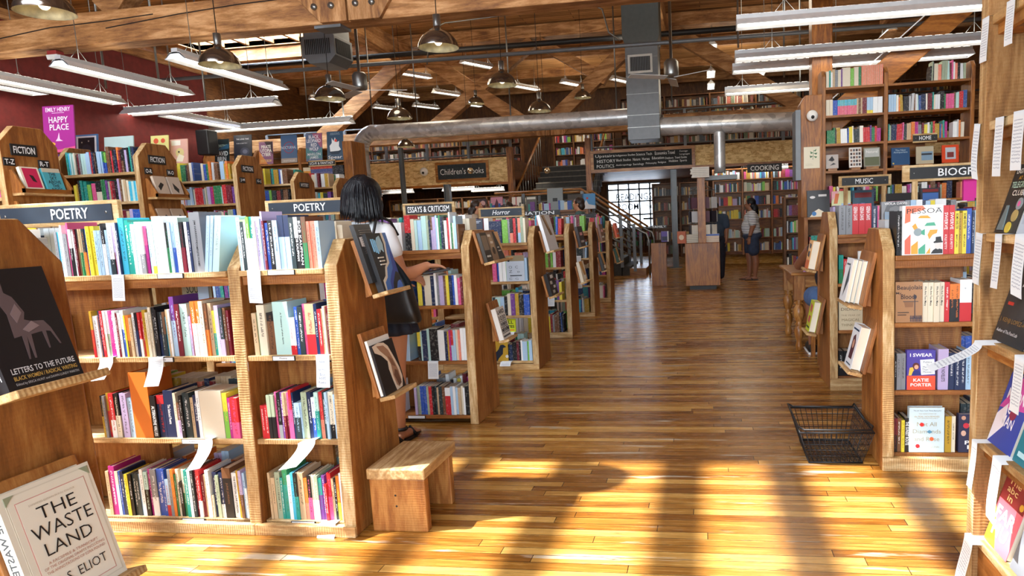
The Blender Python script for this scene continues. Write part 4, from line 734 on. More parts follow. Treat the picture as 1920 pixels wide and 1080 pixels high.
def faceout(label, W_, H_, T_, col, art, loc, rot=(0, 0, 0), group='books shown face out', name='book', cat='book', pages=True, spine=None, mass_=False):
    """cover facing -y in its own frame, lower corner at the origin; art in fractions of the cover"""
    if mass_: return face_mass(W_, H_, T_, col, art, loc, rot)
    m = MB()
    if pages: m.box(0, W_, 0, .0022, 0, H_).box(0, W_, T_-.0022, T_, 0, H_).box(0, .0025, .0022, T_-.0022, 0, H_)
    else: m.box(0, W_, 0, T_, 0, H_)
    o = m.build(name, flat(col, .35)); o.location = loc; o.rotation_euler = rot; tag(o, label, cat, group)
    if pages: MB().box(.0026, W_-.004, .0023, T_-.0023, .004, H_-.004).build('pages', PAGES, o)
    cols = []; a = MB()
    def ci(h):
        if h not in cols: cols.append(h)
        return cols.index(h)
    for i, it in enumerate(art):
        y = -.0004-.0003*i; k = it[0]
        if k == 't': text_into(a, it[1], it[2]*W_, it[3]*H_, it[4]*W_, it[5]*H_, y=y, mi=ci(it[6]), bold=it[7] if len(it) > 7 else .01)
        elif k == 'r': a.prism([(it[1]*W_, it[2]*H_), (it[3]*W_, it[2]*H_), (it[3]*W_, it[4]*H_), (it[1]*W_, it[4]*H_)], y, 0, 'xz', ci(it[5]))
        elif k == 'c':
            n = 18; a.prism([(it[1]*W_+it[3]*W_*math.cos(2*PI*q/n), it[2]*H_+it[3]*W_*(it[5] if len(it) > 5 else 1)*math.sin(2*PI*q/n)) for q in range(n)], y, 0, 'xz', ci(it[4]))
        elif k == 'p': a.prism([(p[0]*W_, p[1]*H_) for p in it[1]], y, 0, 'xz', ci(it[2]))
    if a.v: a.build('cover_art', [flat(c, .4) for c in cols], o)
    if spine:
        s = MB(); text_into(s, spine[0], 0, 0, H_*.8, T_*.5, y=0, spin=-PI/2, bold=.01); s.v = [(-.0006, T_/2+v[0], H_*.5+v[2]) for v in s.v]; s.build('spine_title', flat(spine[1]), o)
    return o
def ledge(label, loc, rotz, w=.2, hb=.3, lean=.2, lip=.075, group='wooden display ledges'):
    """a leaning backing board with a lip, screwed to an end panel; front faces -y before turning"""
    t = thing('display_ledge', label, 'ledge', loc, (-lean, 0, rotz), group)
    MB().box(-.01, w+.01, .0, .018, -.0, hb).build('backing_board', fir['z'], t, .003)
    MB().prism([(-lip, -.018), (.0, -.018), (.0, 0), (-lip, 0)], -.015, w+.015, 'yz').build('lip', edge['x'], t, .003)
    MB().prism([(.018, 0), (.018, hb*.8), (.02, hb*.8), (.018+hb*math.tan(lean)*.8, .0)], w*.3, w*.7, 'yz').build('wedge', fir['z'], t)
    return t
def on_ledge(lab_l, X, y, z, side, w, hb, lean=.2):
    """returns placement of things on a ledge; side +1 faces +x, -1 faces -x"""
    rz = PI/2 if side > 0 else -PI/2
    ledge(lab_l, (X, y, z), rz, w, hb, lean); return rz
def put(label, X, y, z, side, W_, H_, T_, col, art, lean=.2, off=.0, gap=.0, **k):
    rz = PI/2 if side > 0 else -PI/2
    d = Vector((off, -T_-gap-.001, .0005)); R_ = Euler((-lean, 0, rz)).to_matrix(); p = Vector((X, y, z))+R_ @ d
    return faceout(label, W_, H_, T_, col, art, p, (-lean, 0, rz), **k)
# near panel: Letters to the Future, The Waste Land
X0 = -1.455
on_ledge('wooden ledge holding the black Letters to the Future book', X0, 1.145, 1.035, 1, .185, .22, .27)
put('black book Letters to the Future with a pale standing figure', X0, 1.15, 1.035, 1, .168, .262, .028, '#1c1a1d', [
    ('p', [(.30, .42), (.32, .62), (.27, .72), (.30, .82), (.29, .92), (.35, .96), (.39, .9), (.38, .8), (.46, .76), (.54, .62), (.5, .56), (.58, .54), (.74, .53), (.80, .46), (.86, .31), (.84, .31), (.78, .43), (.72, .44), (.70, .29), (.68, .29), (.67, .44), (.52, .43), (.48, .23), (.455, .23), (.46, .42), (.40, .23), (.38, .23), (.40, .43)], '#5d4f52'),
    ('c', .33, .93, .045, '#8a787a'), ('p', [(.36, .62), (.46, .7), (.5, .62), (.4, .54)], '#7d6c6e'), ('p', [(.44, .48), (.58, .54), (.66, .49), (.5, .45)], '#857476'),
    ('t', 'LETTERS TO THE FUTURE', .52, .155, .84, .048, '#d8d8da'), ('t', 'BLACK WOMEN / RADICAL WRITING', .52, .095, .84, .034, '#c8a050'), ('t', 'Edited by ERICA HUNT and DAWN LUNDY MARTIN', .52, .045, .84, .026, '#b8b8ba', 0)], .27, .005, spine=('LETTERS TO THE FUTURE', '#d8d8da'))
on_ledge('wooden ledge holding The Waste Land', X0, 1.14, .535, 1, .215, .31, .24)
put('cream book The Waste Land in a ruled border', X0, 1.14, .535, 1, .215, .285, .034, '#dcd8c8', [
    ('r', .06, .04, .97, .97, '#cfcab8'), ('r', .075, .05, .955, .96, '#dedaca'), ('r', .14, .08, .90, .90, '#c8968c'), ('r', .15, .087, .89, .893, '#e2decf'),
    ('p', [(.06, .97), (.06, .9), (.16, .97)], '#8d957a'), ('p', [(.97, .97), (.97, .9), (.87, .97)], '#8d957a'),
    ('t', 'THE', .52, .76, .42, .10, '#1c1c1e', -.006), ('t', 'WASTE', .52, .62, .66, .105, '#1c1c1e', -.006), ('t', 'LAND', .52, .475, .52, .10, '#1c1c1e', -.006),
    ('t', 'A FACSIMILE & TRANSCRIPT', .52, .375, .56, .022, '#b07c70', 0), ('t', 'OF THE ORIGINAL DRAFTS INCLUDING', .52, .34, .68, .022, '#b07c70', 0), ('t', 'THE ANNOTATIONS OF EZRA POUND', .52, .305, .66, .022, '#b07c70', 0), ('t', 'T. S. ELIOT', .52, .21, .6, .075, '#1c1c1e', -.006), ('t', 'EXPANDED EDITION IN FULL COLOUR', .5, .845, .5, .014, '#b0a898', 0)], .24, .0, spine=('THE WASTE LAND', '#55585a'))
# poetry end panel
X1 = -1.445
on_ledge('upper wooden ledge on the poetry end panel', X1, 2.735, 1.06, 1, .2, .25, .26)
put('dark book with blue and cream torn layers on the poetry end panel', X1, 2.735, 1.06, 1, .185, .262, .03, '#17181c', [
    ('p', [(.72, 1), (.92, 1), (1, .8), (1, 0), (.1, 0), (.12, .18), (.3, .25), (.42, .4), (.6, .48), (.66, .62), (.74, .8)], '#cfc8b8'), ('p', [(.82, 1), (1, 1), (1, 0), (.16, 0), (.2, .14), (.38, .22), (.5, .38), (.7, .46), (.74, .64), (.84, .82)], '#3f6fb8'),
    ('p', [(.92, .7), (1, .6), (1, 0), (.4, 0), (.44, .14), (.6, .26), (.78, .36), (.84, .55)], '#2a3f94'), ('p', [(.5, 0), (.56, .1), (.74, .22), (.86, .3), (1, .26), (1, .14), (.8, .12), (.7, 0)], '#16161a'), ('p', [(.66, 0), (.78, .1), (.9, .14), (1, .08), (1, 0)], '#4a74c4'),
    ('p', [(.3, .78), (.46, .92), (.6, .95), (.66, .8), (.6, .66), (.5, .72), (.42, .66)], '#9fc4d4'), ('r', .14, .68, .2, .9, '#7db4d8'), ('r', .23, .66, .28, .9, '#7db4d8'), ('r', .31, .64, .35, .88, '#7db4d8'), ('r', .22, .56, .5, .58, '#d8d4c8'), ('r', .26, .5, .5, .52, '#d8d4c8'), ('r', .24, .44, .6, .46, '#d8d4c8')], .26, .005, .021)
put('book in striped black jacket leaning behind the blue one', X1, 2.70, 1.11, 1, .14, .262, .02, '#1b191a', [('r', .1, .62, .3, .78, '#d8d8d8')]+[('r', .2, .5+.035*i, .92, .51+.035*i, '#7d7672') for i in range(12)], .26, .0, .0)
on_ledge('lower wooden ledge on the poetry end panel', X1, 2.72, .60, 1, .2, .30, .22)
put('black book with a curved sepia torso photograph', X1, 2.72, .60, 1, .2, .235, .026, '#221f20', [
    ('p', [(.02, .97), (.3, 1), (.55, .97), (.7, .88), (.84, .62), (.94, .4), (.96, .2), (.84, .02), (.55, .0), (.5, .2), (.46, .45), (.5, .6), (.3, .75), (.06, .84)], '#d8c8b4'),
    ('p', [(.2, .95), (.5, .92), (.66, .8), (.78, .56), (.86, .34), (.86, .14), (.7, .04), (.6, .1), (.56, .3), (.6, .52), (.52, .68), (.3, .84)], '#9c7860'), ('p', [(.56, .7), (.72, .6), (.78, .44), (.62, .5)], '#7a5844'), ('p', [(.6, .3), (.7, .4), (.8, .36), (.84, .1), (.7, .06)], '#6a4a3a')], .22, .0)
put('white book tucked behind the sepia torso book', X1, 2.72, .604, 1, .2, .255, .012, '#e6e4dc', [], .22, -.004, .028-.026)
# criticism end panel
X2 = -1.44
on_ledge('upper ledge on the criticism end panel, holding three leaning books', X2, 4.23, 1.09, 1, .40, .22, .24)
for k, (c, art, lab) in enumerate((('#3a352f', [('r', .1, .4, .9, .9, '#8a7a66'), ('r', .2, .16, .8, .22, '#d8d8d0')], 'dark book with a tan picture on the criticism ledge'), ('#8f7860', [('c', .5, .6, .3, '#b8a080', 1.4), ('r', .15, .84, .6, .92, '#e8e4d8'), ('r', .3, .6, .7, .68, '#e8e4d8'), ('c', .5, .35, .2, '#3a3028')], 'brown book with a dog photograph on the criticism ledge'), ('#23262a', [('p', [(.3, 1), (1, 1), (1, .1)], '#d8aa78'), ('r', .2, .42, .5, .46, '#c8c8c0'), ('r', .25, .3, .7, .34, '#c8c8c0')], 'black and apricot book on the criticism ledge'))):
    put(lab, X2, 4.23, 1.09, 1, .13, .2, .022, c, art, .24, .005+.132*k)
on_ledge('lower ledge on the criticism end panel', X2, 4.44, .53, 1, .19, .28, .22)
o = put('white book covered in bold black birds and numerals', X2, 4.44, .53, 1, .185, .225, .034, '#e4e2dc', [('t', 'LARD', .5, .86, .8, .13, '#17181c', .03), ('t', '1030', .5, .66, .8, .15, '#17181c', .02), ('r', .08, .55, .92, .565, '#17181c'), ('t', 'WMW', .5, .46, .8, .13, '#17181c', .03), ('r', .08, .37, .92, .385, '#17181c'), ('t', 'MWM', .5, .28, .84, .14, '#17181c', .03), ('r', .08, .18, .92, .195, '#17181c'), ('r', .1, .06, .9, .11, '#55565a')], .22, .0)
# third end panel
X3 = -1.43
on_ledge('upper ledge on the third end panel', X3, 5.93, 1.07, 1, .42, .2, .22)
put('tall white book with a bronze vertical photograph', X3, 5.95, 1.07, 1, .38, .34, .03, '#dfe3e8', [('p', [(.12, .98), (.42, .99), (.78, .42), (.52, .42)], '#7d5c30'), ('p', [(.3, .98), (.38, .99), (.62, .6), (.56, .6)], '#c8b088')], .24, .0)
on_ledge('lower ledge on the third end panel', X3, 5.95, .655, 1, .3, .2, .22)
put('black and white patterned book on the third end panel', X3, 5.96, .655, 1, .26, .21, .03, '#1e1e20', [('r', .4, .75, .8, .9, '#dcdcd8'), ('r', .2, .5, .5, .64, '#c8c8c4'), ('r', .55, .3, .85, .42, '#dcdcd8'), ('r', .3, .1, .6, .22, '#b8b8b4')], .22, .0)
# farther end panels, one ledge pair each
for k, (yy, cc) in enumerate(((7.48, ('#2a2226', '#e0d8c4')), (9.1, ('#7a5a4a', '#33393c')), (10.72, ('#d8603c', '#1d4a3c')))):
    n_ = ('fourth', 'fifth', 'last')[k]
    on_ledge('upper ledge on the %s end panel of the aisle' % n_, -1.44, yy+.1, 1.03, 1, .36, .2); put('%s book on the upper ledge of the %s end panel' % (('plum black', 'brown patterned', 'orange and green')[k], n_), -1.44, yy+.12, 1.03, 1, .3, .24, .03, cc[0], mass_=True, art=[('r', .25, .55, .75, .7, '#d8a0a8'), ('r', .2, .2, .8, .3, '#c8c8c8')])
    on_ledge('lower ledge on the %s end panel of the aisle' % n_, -1.44, yy+.1, .62, 1, .34, .2); put('%s book on the lower ledge of the %s end panel' % (('tan and white', 'slate', 'dark green')[k], n_), -1.44, yy+.12, .62, 1, .28, .24, .035, cc[1], mass_=True, art=[('p', [(0, 1), (.6, 1), (1, 0), (.7, 0)], '#c89858'), ('r', .3, .1, .8, .3, '#e8e6e0')])
# biography / music end panels, facing the aisle (-x)
XR = .80
on_ledge('upper ledge on the biography end panel', XR+.01, 3.90, .835, -1, .27, .29, .2)
for k, (c, lab) in enumerate((('#e9eef2', 'white paperback on the upper biography ledge'), ('#8f9a94', 'grey green book on the upper biography ledge'), ('#dfe6ea', 'pale hardcover on the upper biography ledge'))):
    put(lab, XR+.01, 3.90, .835, -1, .155, .235, .024, c, [('p', [(.4, .1), (.9, .5), (.7, .9), (.5, .5)], '#3b4650'), ('r', .15, .84, .7, .88, '#44525c')], .2, .04, .001+.0245*(2-k))
on_ledge('lower ledge on the biography end panel', XR+.01, 3.86, .475, -1, .24, .30, .24)
put('white hardcover with a dark haired portrait on the lower biography ledge', XR+.01, 3.86, .475, -1, .16, .24, .05, '#e2e8ee', [('p', [(.3, .2), (.75, .2), (.8, .6), (.6, .78), (.35, .7)], '#55303a'), ('c', .55, .55, .12, '#c89a80', 1.3), ('r', .12, .86, .88, .9, '#26405c'), ('r', .2, .06, .8, .09, '#26405c')], .24, .03, .0)
on_ledge('upper ledge on the music end panel', .83, 5.47, .89, -1, .25, .28, .2)
put('orange and yellow hardcover with dark script on the music ledge', .83, 5.47, .89, -1, .16, .22, .055, '#e8a834', [('r', 0, .0, 1, .3, '#d86a2c'), ('p', [(.2, .9), (.8, .85), (.7, .7), (.3, .74)], '#2a2020'), ('p', [(.25, .6), (.75, .62), (.7, .4), (.2, .44)], '#2a2020')], .2, .03)
on_ledge('lower ledge on the music end panel', .83, 5.47, .40, -1, .25, .28, .2)
put('acid green hardcover with pink letters on the music ledge', .83, 5.47, .40, -1, .16, .24, .05, '#c8d82c', [('p', [(.2, .9), (.8, .85), (.7, .6), (.3, .66)], '#c04a5a'), ('p', [(.3, .5), (.8, .5), (.7, .26), (.2, .3)], '#c04a5a'), ('r', .1, .1, .9, .16, '#28482c')], .2, .03)

# face-out books standing on shelves
yf = R1Y+FR
def shelf_face(label, x, y, z, W_, H_, T_, col, art, lean=.03, **k): return faceout(label, W_, H_, T_, col, art, (x, y, z+.001), (-lean, 0, 0), **k)
bx = .945
shelf_face('white book with coloured shapes and a man in a black hat', .972, yf+.0, SR[3], .192, .245, .05, '#e9edf0', [
    ('p', [(.08, .99), (.5, .99), (.56, .93), (.52, .9), (.2, .84), (.2, .68), (.06, .64)], '#ea7c5e'), ('t', 'PESSOA', .54, .885, .86, .10, '#17181a', -.008), ('p', [(.38, .74), (.44, .79), (.62, .79), (.7, .73)], '#e2a63c'), ('p', [(.54, .58), (.6, .64), (.78, .65), (.82, .58)], '#4aa98a'), ('p', [(.24, .58), (.32, .64), (.38, .54), (.3, .5)], '#e2a63c'),
    ('c', .38, .46, .1, '#8da0a6', 1), ('p', [(.46, .48), (.55, .52), (.55, .39), (.46, .42)], '#4aa98a'), ('p', [(.62, .4), (.68, .5), (.86, .5), (.84, .43), (.74, .4), (.66, .31)], '#e2a63c'), ('p', [(.06, .02), (.06, .3), (.2, .42), (.2, .02)], '#e8705c'), ('p', [(.22, .02), (.22, .18), (.38, .28), (.38, .02)], '#e2a63c'), ('p', [(.4, .02), (.4, .12), (.56, .22), (.56, .02)], '#4aa98a'), ('p', [(.58, .02), (.68, .14), (.68, .02)], '#e2a63c'),
    ('p', [(.7, .02), (.76, .09), (.84, .13), (.98, .1), (.98, .02)], '#1c1e24'), ('p', [(.8, .13), (.8, .27), (.94, .27), (.95, .14), (.87, .1)], '#d8d8d6'), ('p', [(.76, .25), (.82, .28), (.82, .35), (.94, .36), (.96, .27), (.99, .26), (.98, .24), (.78, .23)], '#16171a')], spine=('PESSOA', '#17181a'))
shelf_face('tan book Beaujolais Blood with a drawn owl and signpost', bx, yf+.002, SR[2], .13, .205, .03, '#a67c56', [('t', 'Beaujolais', .52, .85, .92, .14, '#2a1f26', .012), ('t', 'My', .12, .72, .2, .07, '#2a1f26'), ('t', 'Blood', .45, .64, .5, .12, '#2a1f26', .012),
    ('r', .7, .1, .73, .6, '#33303c'), ('c', .72, .63, .06, '#33303c', 1.4), ('r', .28, .51, .84, .525, '#33303c'), ('p', [(.32, .5), (.66, .5), (.64, .38), (.36, .38)], '#8a6244'), ('r', .08, .24, .5, .26, '#4a3a34'), ('r', .08, .18, .4, .2, '#4a3a34')]+[('r', .55+.055*k, .02, .57+.055*k, .17, '#33344c') for k in range(8)]+[('r', .53, .1, .98, .115, '#33344c')])
shelf_face('violet and orange book titled I Swear', 1.005, yf+.002, SR[1], .138, .205, .03, '#4a3f9e', [('t', 'I SWEAR', .5, .88, .78, .085, '#f2f2f4', .02), ('r', 0, 0, 1, .36, '#e0553a'), ('t', 'KATIE', .5, .25, .54, .08, '#f2f2f4', .02), ('t', 'PORTER', .5, .13, .74, .08, '#f2f2f4', .02),
    ('p', [(.06, .37), (.1, .56), (.22, .58), (.28, .37)], '#e8c04c'), ('c', .32, .6, .12, '#5a2a2a', 1.1), ('c', .33, .58, .075, '#e0a88c', 1.1), ('p', [(.16, .37), (.22, .48), (.42, .5), (.52, .37)], '#26307c'), ('p', [(.46, .76), (.95, .78), (.98, .4), (.5, .38)], '#dfe6ea'), ('t', 'Politics\nIs\nMessier\nThan My\nMinivan', .72, .58, .38, .3, '#6a7c8c', 0)])
shelf_face('pale blue book Not All Diamonds and Rose leaning out', 1.02, yf-.005, SR[0]+.002, .17, .235, .035, '#c9e0e8', [('t', 'The #1 New York Times Bestseller', .52, .93, .8, .03, '#1c4468', .0), ('t', 'THE INSIDE STORY OF', .52, .86, .5, .02, '#9a8460', 0), ('t', 'the REAL HOUSEWIVES', .5, .80, .72, .035, '#b89a5c', .0), ('t', 'FROM THE PEOPLE WHO LIVED IT', .52, .76, .6, .02, '#9a8460', 0),
    ('t', 'Not All', .5, .63, .56, .09, '#a9a48c', .0), ('t', 'Diamonds', .5, .47, .8, .09, '#a9a48c', .0), ('t', 'and Rose', .5, .3, .72, .09, '#a9a48c', .0), ('c', .36, .62, .06, '#d8302c'), ('c', .64, .3, .06, '#e06a3c'), ('c', .24, .14, .06, '#c82832'), ('p', [(.5, .46), (.58, .5), (.66, .46), (.58, .42)], '#5a94b4'), ('t', 'DAVE QUINN', .62, .12, .46, .05, '#b8b8a8', 0)])
shelf_face('book with nuns and red badge at the end of the bottom biography shelf', 1.262, yf+.004, SR[0], .12, .2, .03, '#2a2a48', [('c', .2, .9, .09, '#c89a80'), ('c', .5, .72, .1, '#d8b09a', 1.2), ('c', .2, .5, .1, '#d8b09a', 1.2), ('c', .3, .7, .12, '#c83040'), ('t', 'RAI', .66, .86, .4, .07, '#f0f0f2'), ('t', 'PU\nM', .5, .2, .5, .22, '#f0f0f2', .02)])
ym = 5.07+FR
shelf_face('book with a black and white close portrait of a woman', 1.27, ym, 1.16, .195, .225, .035, '#8a8d90', [('p', [(.1, .0), (.06, .6), (.2, .92), (.5, 1), (.82, .92), (.96, .6), (.9, 0)], '#5c5f63'), ('p', [(.24, .0), (.2, .5), (.3, .8), (.5, .86), (.7, .8), (.82, .5), (.76, 0)], '#77797c'), ('c', .33, .58, .085, '#e8e8e8', .6), ('c', .68, .58, .085, '#e8e8e8', .6), ('c', .33, .58, .045, '#101012', 1), ('c', .68, .58, .045, '#101012', 1),
    ('r', .2, .68, .44, .70, '#202226'), ('r', .56, .68, .82, .70, '#202226'), ('p', [(.46, .55), (.54, .55), (.58, .32), (.42, .32)], '#68696c'), ('p', [(.36, .16), (.5, .21), (.64, .16), (.5, .1)], '#3c2f32'), ('t', 'VIOLA DAVIS', .5, .93, .8, .07, '#f0f0f0')], lean=.02)
shelf_face('cream book titled The Year of Magical Thinking', .975, ym, .45, .17, .24, .03, '#d9cdae', [('t', 'JOAN', .5, .82, .72, .09, '#6b5c44', 0), ('t', 'DIDION', .5, .65, .82, .09, '#6b5c44', 0), ('t', 'THE YEAR OF', .5, .46, .8, .05, '#a08a68', 0), ('t', 'MAGICAL', .5, .32, .76, .08, '#8a7a58', 0), ('t', 'THINKING', .5, .16, .8, .08, '#8a7a58', 0), ('c', .72, .95, .1, '#26221e')])
shelf_face('white book lettered Laura and Diane beside the end panel', 1.11, ym, .80, .15, .235, .02, '#e6e8e6', [('t', 'LAURA\n& DIANE', .5, .8, .66, .18, '#4a4a48', -.004), ('p', [(.3, .3), (.6, .5), (.7, .3), (.5, .1)], '#17181c')])
shelf_face('lime green book with bold black BYTES', -1.88, Y3+.05, .50-.155, .13, .12, .02, '#c8d82c', [('t', 'KILL', .5, .75, .7, .24, '#17181c', .02), ('t', 'BYTES', .5, .42, .84, .22, '#17181c', .03), ('r', .1, .1, .9, .2, '#d88a2c')])
shelf_face('mustard book with a black bird silhouette', -1.98, Y3+.03, .075, .15, .22, .03, '#c09a34', [('p', [(.0, .0), (.12, .3), (.4, .5), (.52, .68), (.7, .7), (.9, .6), (.7, .56), (.66, .3), (.4, .12), (.3, 0)], '#232c3c'), ('c', .92, .2, .1, '#d8d8d4')])
shelf_face('pale grey book with scattered line drawn symbols', -1.80, Y3+.03, .815, .17, .235, .02, '#b9c6d4', [('r', 0, .78, 1, 1, '#8a7e62'), ('c', .15, .8, .06, '#22262c'), ('t', 'O  C', .4, .55, .5, .1, '#3a4450', -.01), ('t', 'Z   o', .45, .38, .6, .1, '#3a4450', -.01), ('r', .2, .2, .85, .24, '#4a545e'), ('t', 'C  G', .4, .1, .5, .08, '#3a4450', -.01)])
shelf_face('navy book facing out on top of the third bookcase', -2.16, Y3+.03, 1.165, .165, .225, .03, '#2a3448', [('r', .1, .9, .9, .93, '#b8c0cc'), ('r', .2, .84, .8, .87, '#b8c0cc'), ('r', .08, .06, .92, .78, '#323e54')])
shelf_face('green jacket and text card behind the poetry shelf', -2.47, 2.84, .99, .14, .17, .02, '#b8b090', [('t', 'SOUL\nSHADE', .45, .5, .7, .5, '#2a2820'), ('r', .6, .1, 1, .7, '#c8d8ea')])

# ------------------------------------------------------------ paper notes hanging from the shelves
NOTES = [0]
def note(label, p, w, L_, fwd=.012, curl=.02, ang=0, side=0, swing=0, group='handwritten paper notes', words=None):
    """a paper strip hanging over a shelf edge; p is the top middle of the visible strip; side 0 hangs facing -y, 1 facing -x"""
    m = MB(); n = 10; pts = []
    pts.append((.05, .0006)); 
    for k in range(n+1):
        t = k/n; pts.append((-fwd-curl*math.sin(t*PI*.5)*t, -L_*t+.0005))
    vs = []; uv = []
    for k, (dy, dz) in enumerate(pts):
        t = max(0, (k-1)/n); s = swing*t*t
        for e in (-1, 1): vs.append((e*w/2+s, dy, dz)); uv.append(((e+1)/2, 1-t))
    fs = [(2*k, 2*k+1, 2*k+3, 2*k+2) for k in range(len(pts)-1)]
    off = len(vs); vs2 = vs+[(a, b+.0006, c) for a, b, c in vs]; fs2 = fs+[tuple(i+off for i in f[::-1]) for f in fs]
    m.add(vs2, fs2, 0, None, True); o = m.build('paper_note', NOTE); me = o.data; ul = me.uv_layers.new(name='UV'); uu = uv+uv
    for lp in me.loops: ul.data[lp.index].uv = uu[lp.vertex_index]
    o.location = p; o.rotation_euler = (0, ang, (-PI/2 if side else 0)); tag(o, label, 'note', group)
    if words:
        a = MB()
        for (s, cz, ww, hh) in words: text_into(a, s, 0, -L_*cz, w*ww, hh, y=-fwd-curl*math.sin(cz*PI*.5)*cz-.0035, bold=0)
        a.build('handwriting', flat('#2a4a70'), o)
    return o
ns = YP+.03
for (x, z, w, L_, fw, cu, an, sw, lab, wd) in (
    (-2.588, SZ[3], .062, .115, .006, .01, .03, .004, 'paper note hanging from the wide poetry top shelf', None), (-1.925, SZ[3], .062, .14, .006, .01, .06, .012, 'paper note hanging beside the divider from the narrow poetry top', None),
    (-2.70, SZ[2], .07, .09, .01, .04, -.12, -.03, 'paper note curling off the second poetry shelf by the near panel', None), (-2.45, SZ[2], .075, .125, .008, .03, -.05, -.02, 'long paper note hanging over the orange book', None), (-1.645, SZ[2], .062, .14, .006, .012, .02, 0, 'paper note reading new National Book Award poetry', [('NEW', .2, .4, .012), ('NATIONAL', .45, .6, .011), ('Book', .58, .4, .011), ('AWARD', .7, .5, .011), ('Poetry', .84, .55, .013)]),
    (-2.245, SZ[1], .075, .11, .02, .05, -.2, -.06, 'paper note curling out above the bottom poetry shelf', None), (-1.745, SZ[1], .085, .075, .03, .10, -.2, -.05, 'bright sunlit note jutting from the third narrow shelf', None), (-1.69, SZ[0], .085, .135, .03, .07, -.08, -.03, 'sunlit note bending down onto the floor from the bottom shelf', None),
    (-2.03, SZ[2]-.03, .05, .04, .0, .0, 0, 0, 'tiny note tucked under the second shelf by the divider', None)):
    note(lab, (x, ns-.001, z), w, L_, fw, cu, an, 0, sw, words=wd)
note('paper note hanging on the criticism bookcase above the blue books', (-1.85, Y2+.03, SZ[1]), .075, .12, .006, .012); note('paper note below the lime green book', (-1.80, Y3+.02, .345), .09, .05); note('folded note lying on the third bookcase base', (-1.84, Y3-.01, .075), .1, .03, .02, .03)
note('paper note hanging in the fourth bookcase', (-1.78, 7.5, .50), .09, .13); note('paper note hanging in the fifth bookcase', (-1.75, 9.12, .85), .09, .12); note('paper note below in the fifth bookcase', (-1.75, 9.12, .52), .09, .12)
# shelf label strips
for (x, y, z, w, lab) in ((-2.33, YP+.026, SZ[3], .12, 'label strip on the wide poetry top shelf'), (-2.42, YP+.026, SZ[2], .1, 'label strip on the second wide poetry shelf'), (-2.32, YP+.026, SZ[1], .11, 'label strip on the third wide poetry shelf'), (-2.37, YP+.026, SZ[0], .11, 'label strip on the bottom wide poetry shelf'),
    (-1.80, YP+.026, SZ[3], .12, 'label strip on the narrow poetry top shelf'), (-1.83, YP+.026, SZ[2], .1, 'label strip on the second narrow poetry shelf'), (-1.82, YP+.026, SZ[0], .11, 'label strip on the bottom narrow poetry shelf'), (-2.0, Y2+.026, SZ[0], .12, 'label strip on the bottom criticism shelf')):
    t = thing('shelf_label', lab, 'label', (x, y, z-.012), group='shelf label strips'); MB().box(-w/2-.004, w/2+.004, 0, .004, -.011, .011).build('holder', BLACK, t); MB().box(-w/2, w/2, -.001, 0, -.009, .009).build('card', plain('card_white', '#e2eaf0'), t)
    
    if y < 3: a = MB(); text_into(a, 'Poetry', 0, 0, .035, .009, y=-.0015); a.build('lettering', flat('#2a3a50'), t)

# ------------------------------------------------------------ section signs standing above the low cases
def topsign(label, s, x0, x1, y, z0=1.445, h=.085, board=NAVYB, shear=0, bold=.009, frame=.018, tw=None, cx=.5, ext=.03, feet=True):
    t = thing('section_sign', label, 'sign', (0, y, 0), group='section signs above the bookcases')
    MB().box(x0-ext, x1+ext, 0, .025, z0-frame, z0+h+frame).build('backing_plank', edge['x'], t, .002)
    MB().box(x0, x1, -.006, 0, z0, z0+h).build('board', board, t)
    l = MB(); w = tw or min(.9, .06*len(s)/(x1-x0)); text_into(l, s, x0+(x1-x0)*cx, z0+h*.5, w*(x1-x0), h*.66, y=-.0075, bold=bold, shear=shear); l.build('lettering', WHITEP, t)
    if feet:
        for x in (x0+.02, x1-.06): MB().box(x, x+.04, .004, .022, 1.13, z0-frame).build('foot', edge['z'], t)
    for x in (x0+.03, x1-.03): MB().lathe([(0, -.002), (.006, -.002), (.006, 0)], M=Matrix.Translation((x, -.0065, z0+h/2)) @ Matrix.Rotation(-PI/2, 4, 'X'), n=8).build('screw', STEEL, t)
topsign('POETRY sign partly hidden by the end panel with two display books', 'POETRY', -3.42, -2.80, 2.86, 1.44, .078, tw=.33, cx=.63)
topsign('POETRY sign whose end is hidden by the woman with black hair', 'POETRY', -3.09, -2.33, 4.45, 1.475, .082, tw=.32, cx=.42)
topsign('black sign lettered ESSAYS & CRITICISM', 'ESSAYS & CRITICISM', -2.82, -2.36, 6.1, 1.465, .085, BLACK, tw=.9)
topsign('sign lettered Horror in slanted type', 'Horror', -2.63, -2.13, 7.72, 1.43, .085, NAVYB, .3, tw=.44)
topsign('dark sign lettered NATION beside the horror sign', 'NATION', -2.80, -2.02, 9.35, 1.43, .07, BLACK, tw=.62, cx=.58, ext=-.01, frame=0)
topsign('dark sign lettered ROMANCE far down the aisle', 'ROMANCE', -2.45, -1.75, 10.95, 1.37, frame=0, h=.07, board=BLACK, tw=.4)
topsign('small black sign lettered MUSIC', 'MUSIC', 1.36, 1.80, 7.0, 1.575, .075, BLACK, tw=.38, cx=.48)
topsign('large sign lettered BIOGRAPHY', 'BIOGRAPHY', 1.52, 2.28, 5.32, 1.545, .085, BLACK, tw=.62, cx=.57, ext=.05)
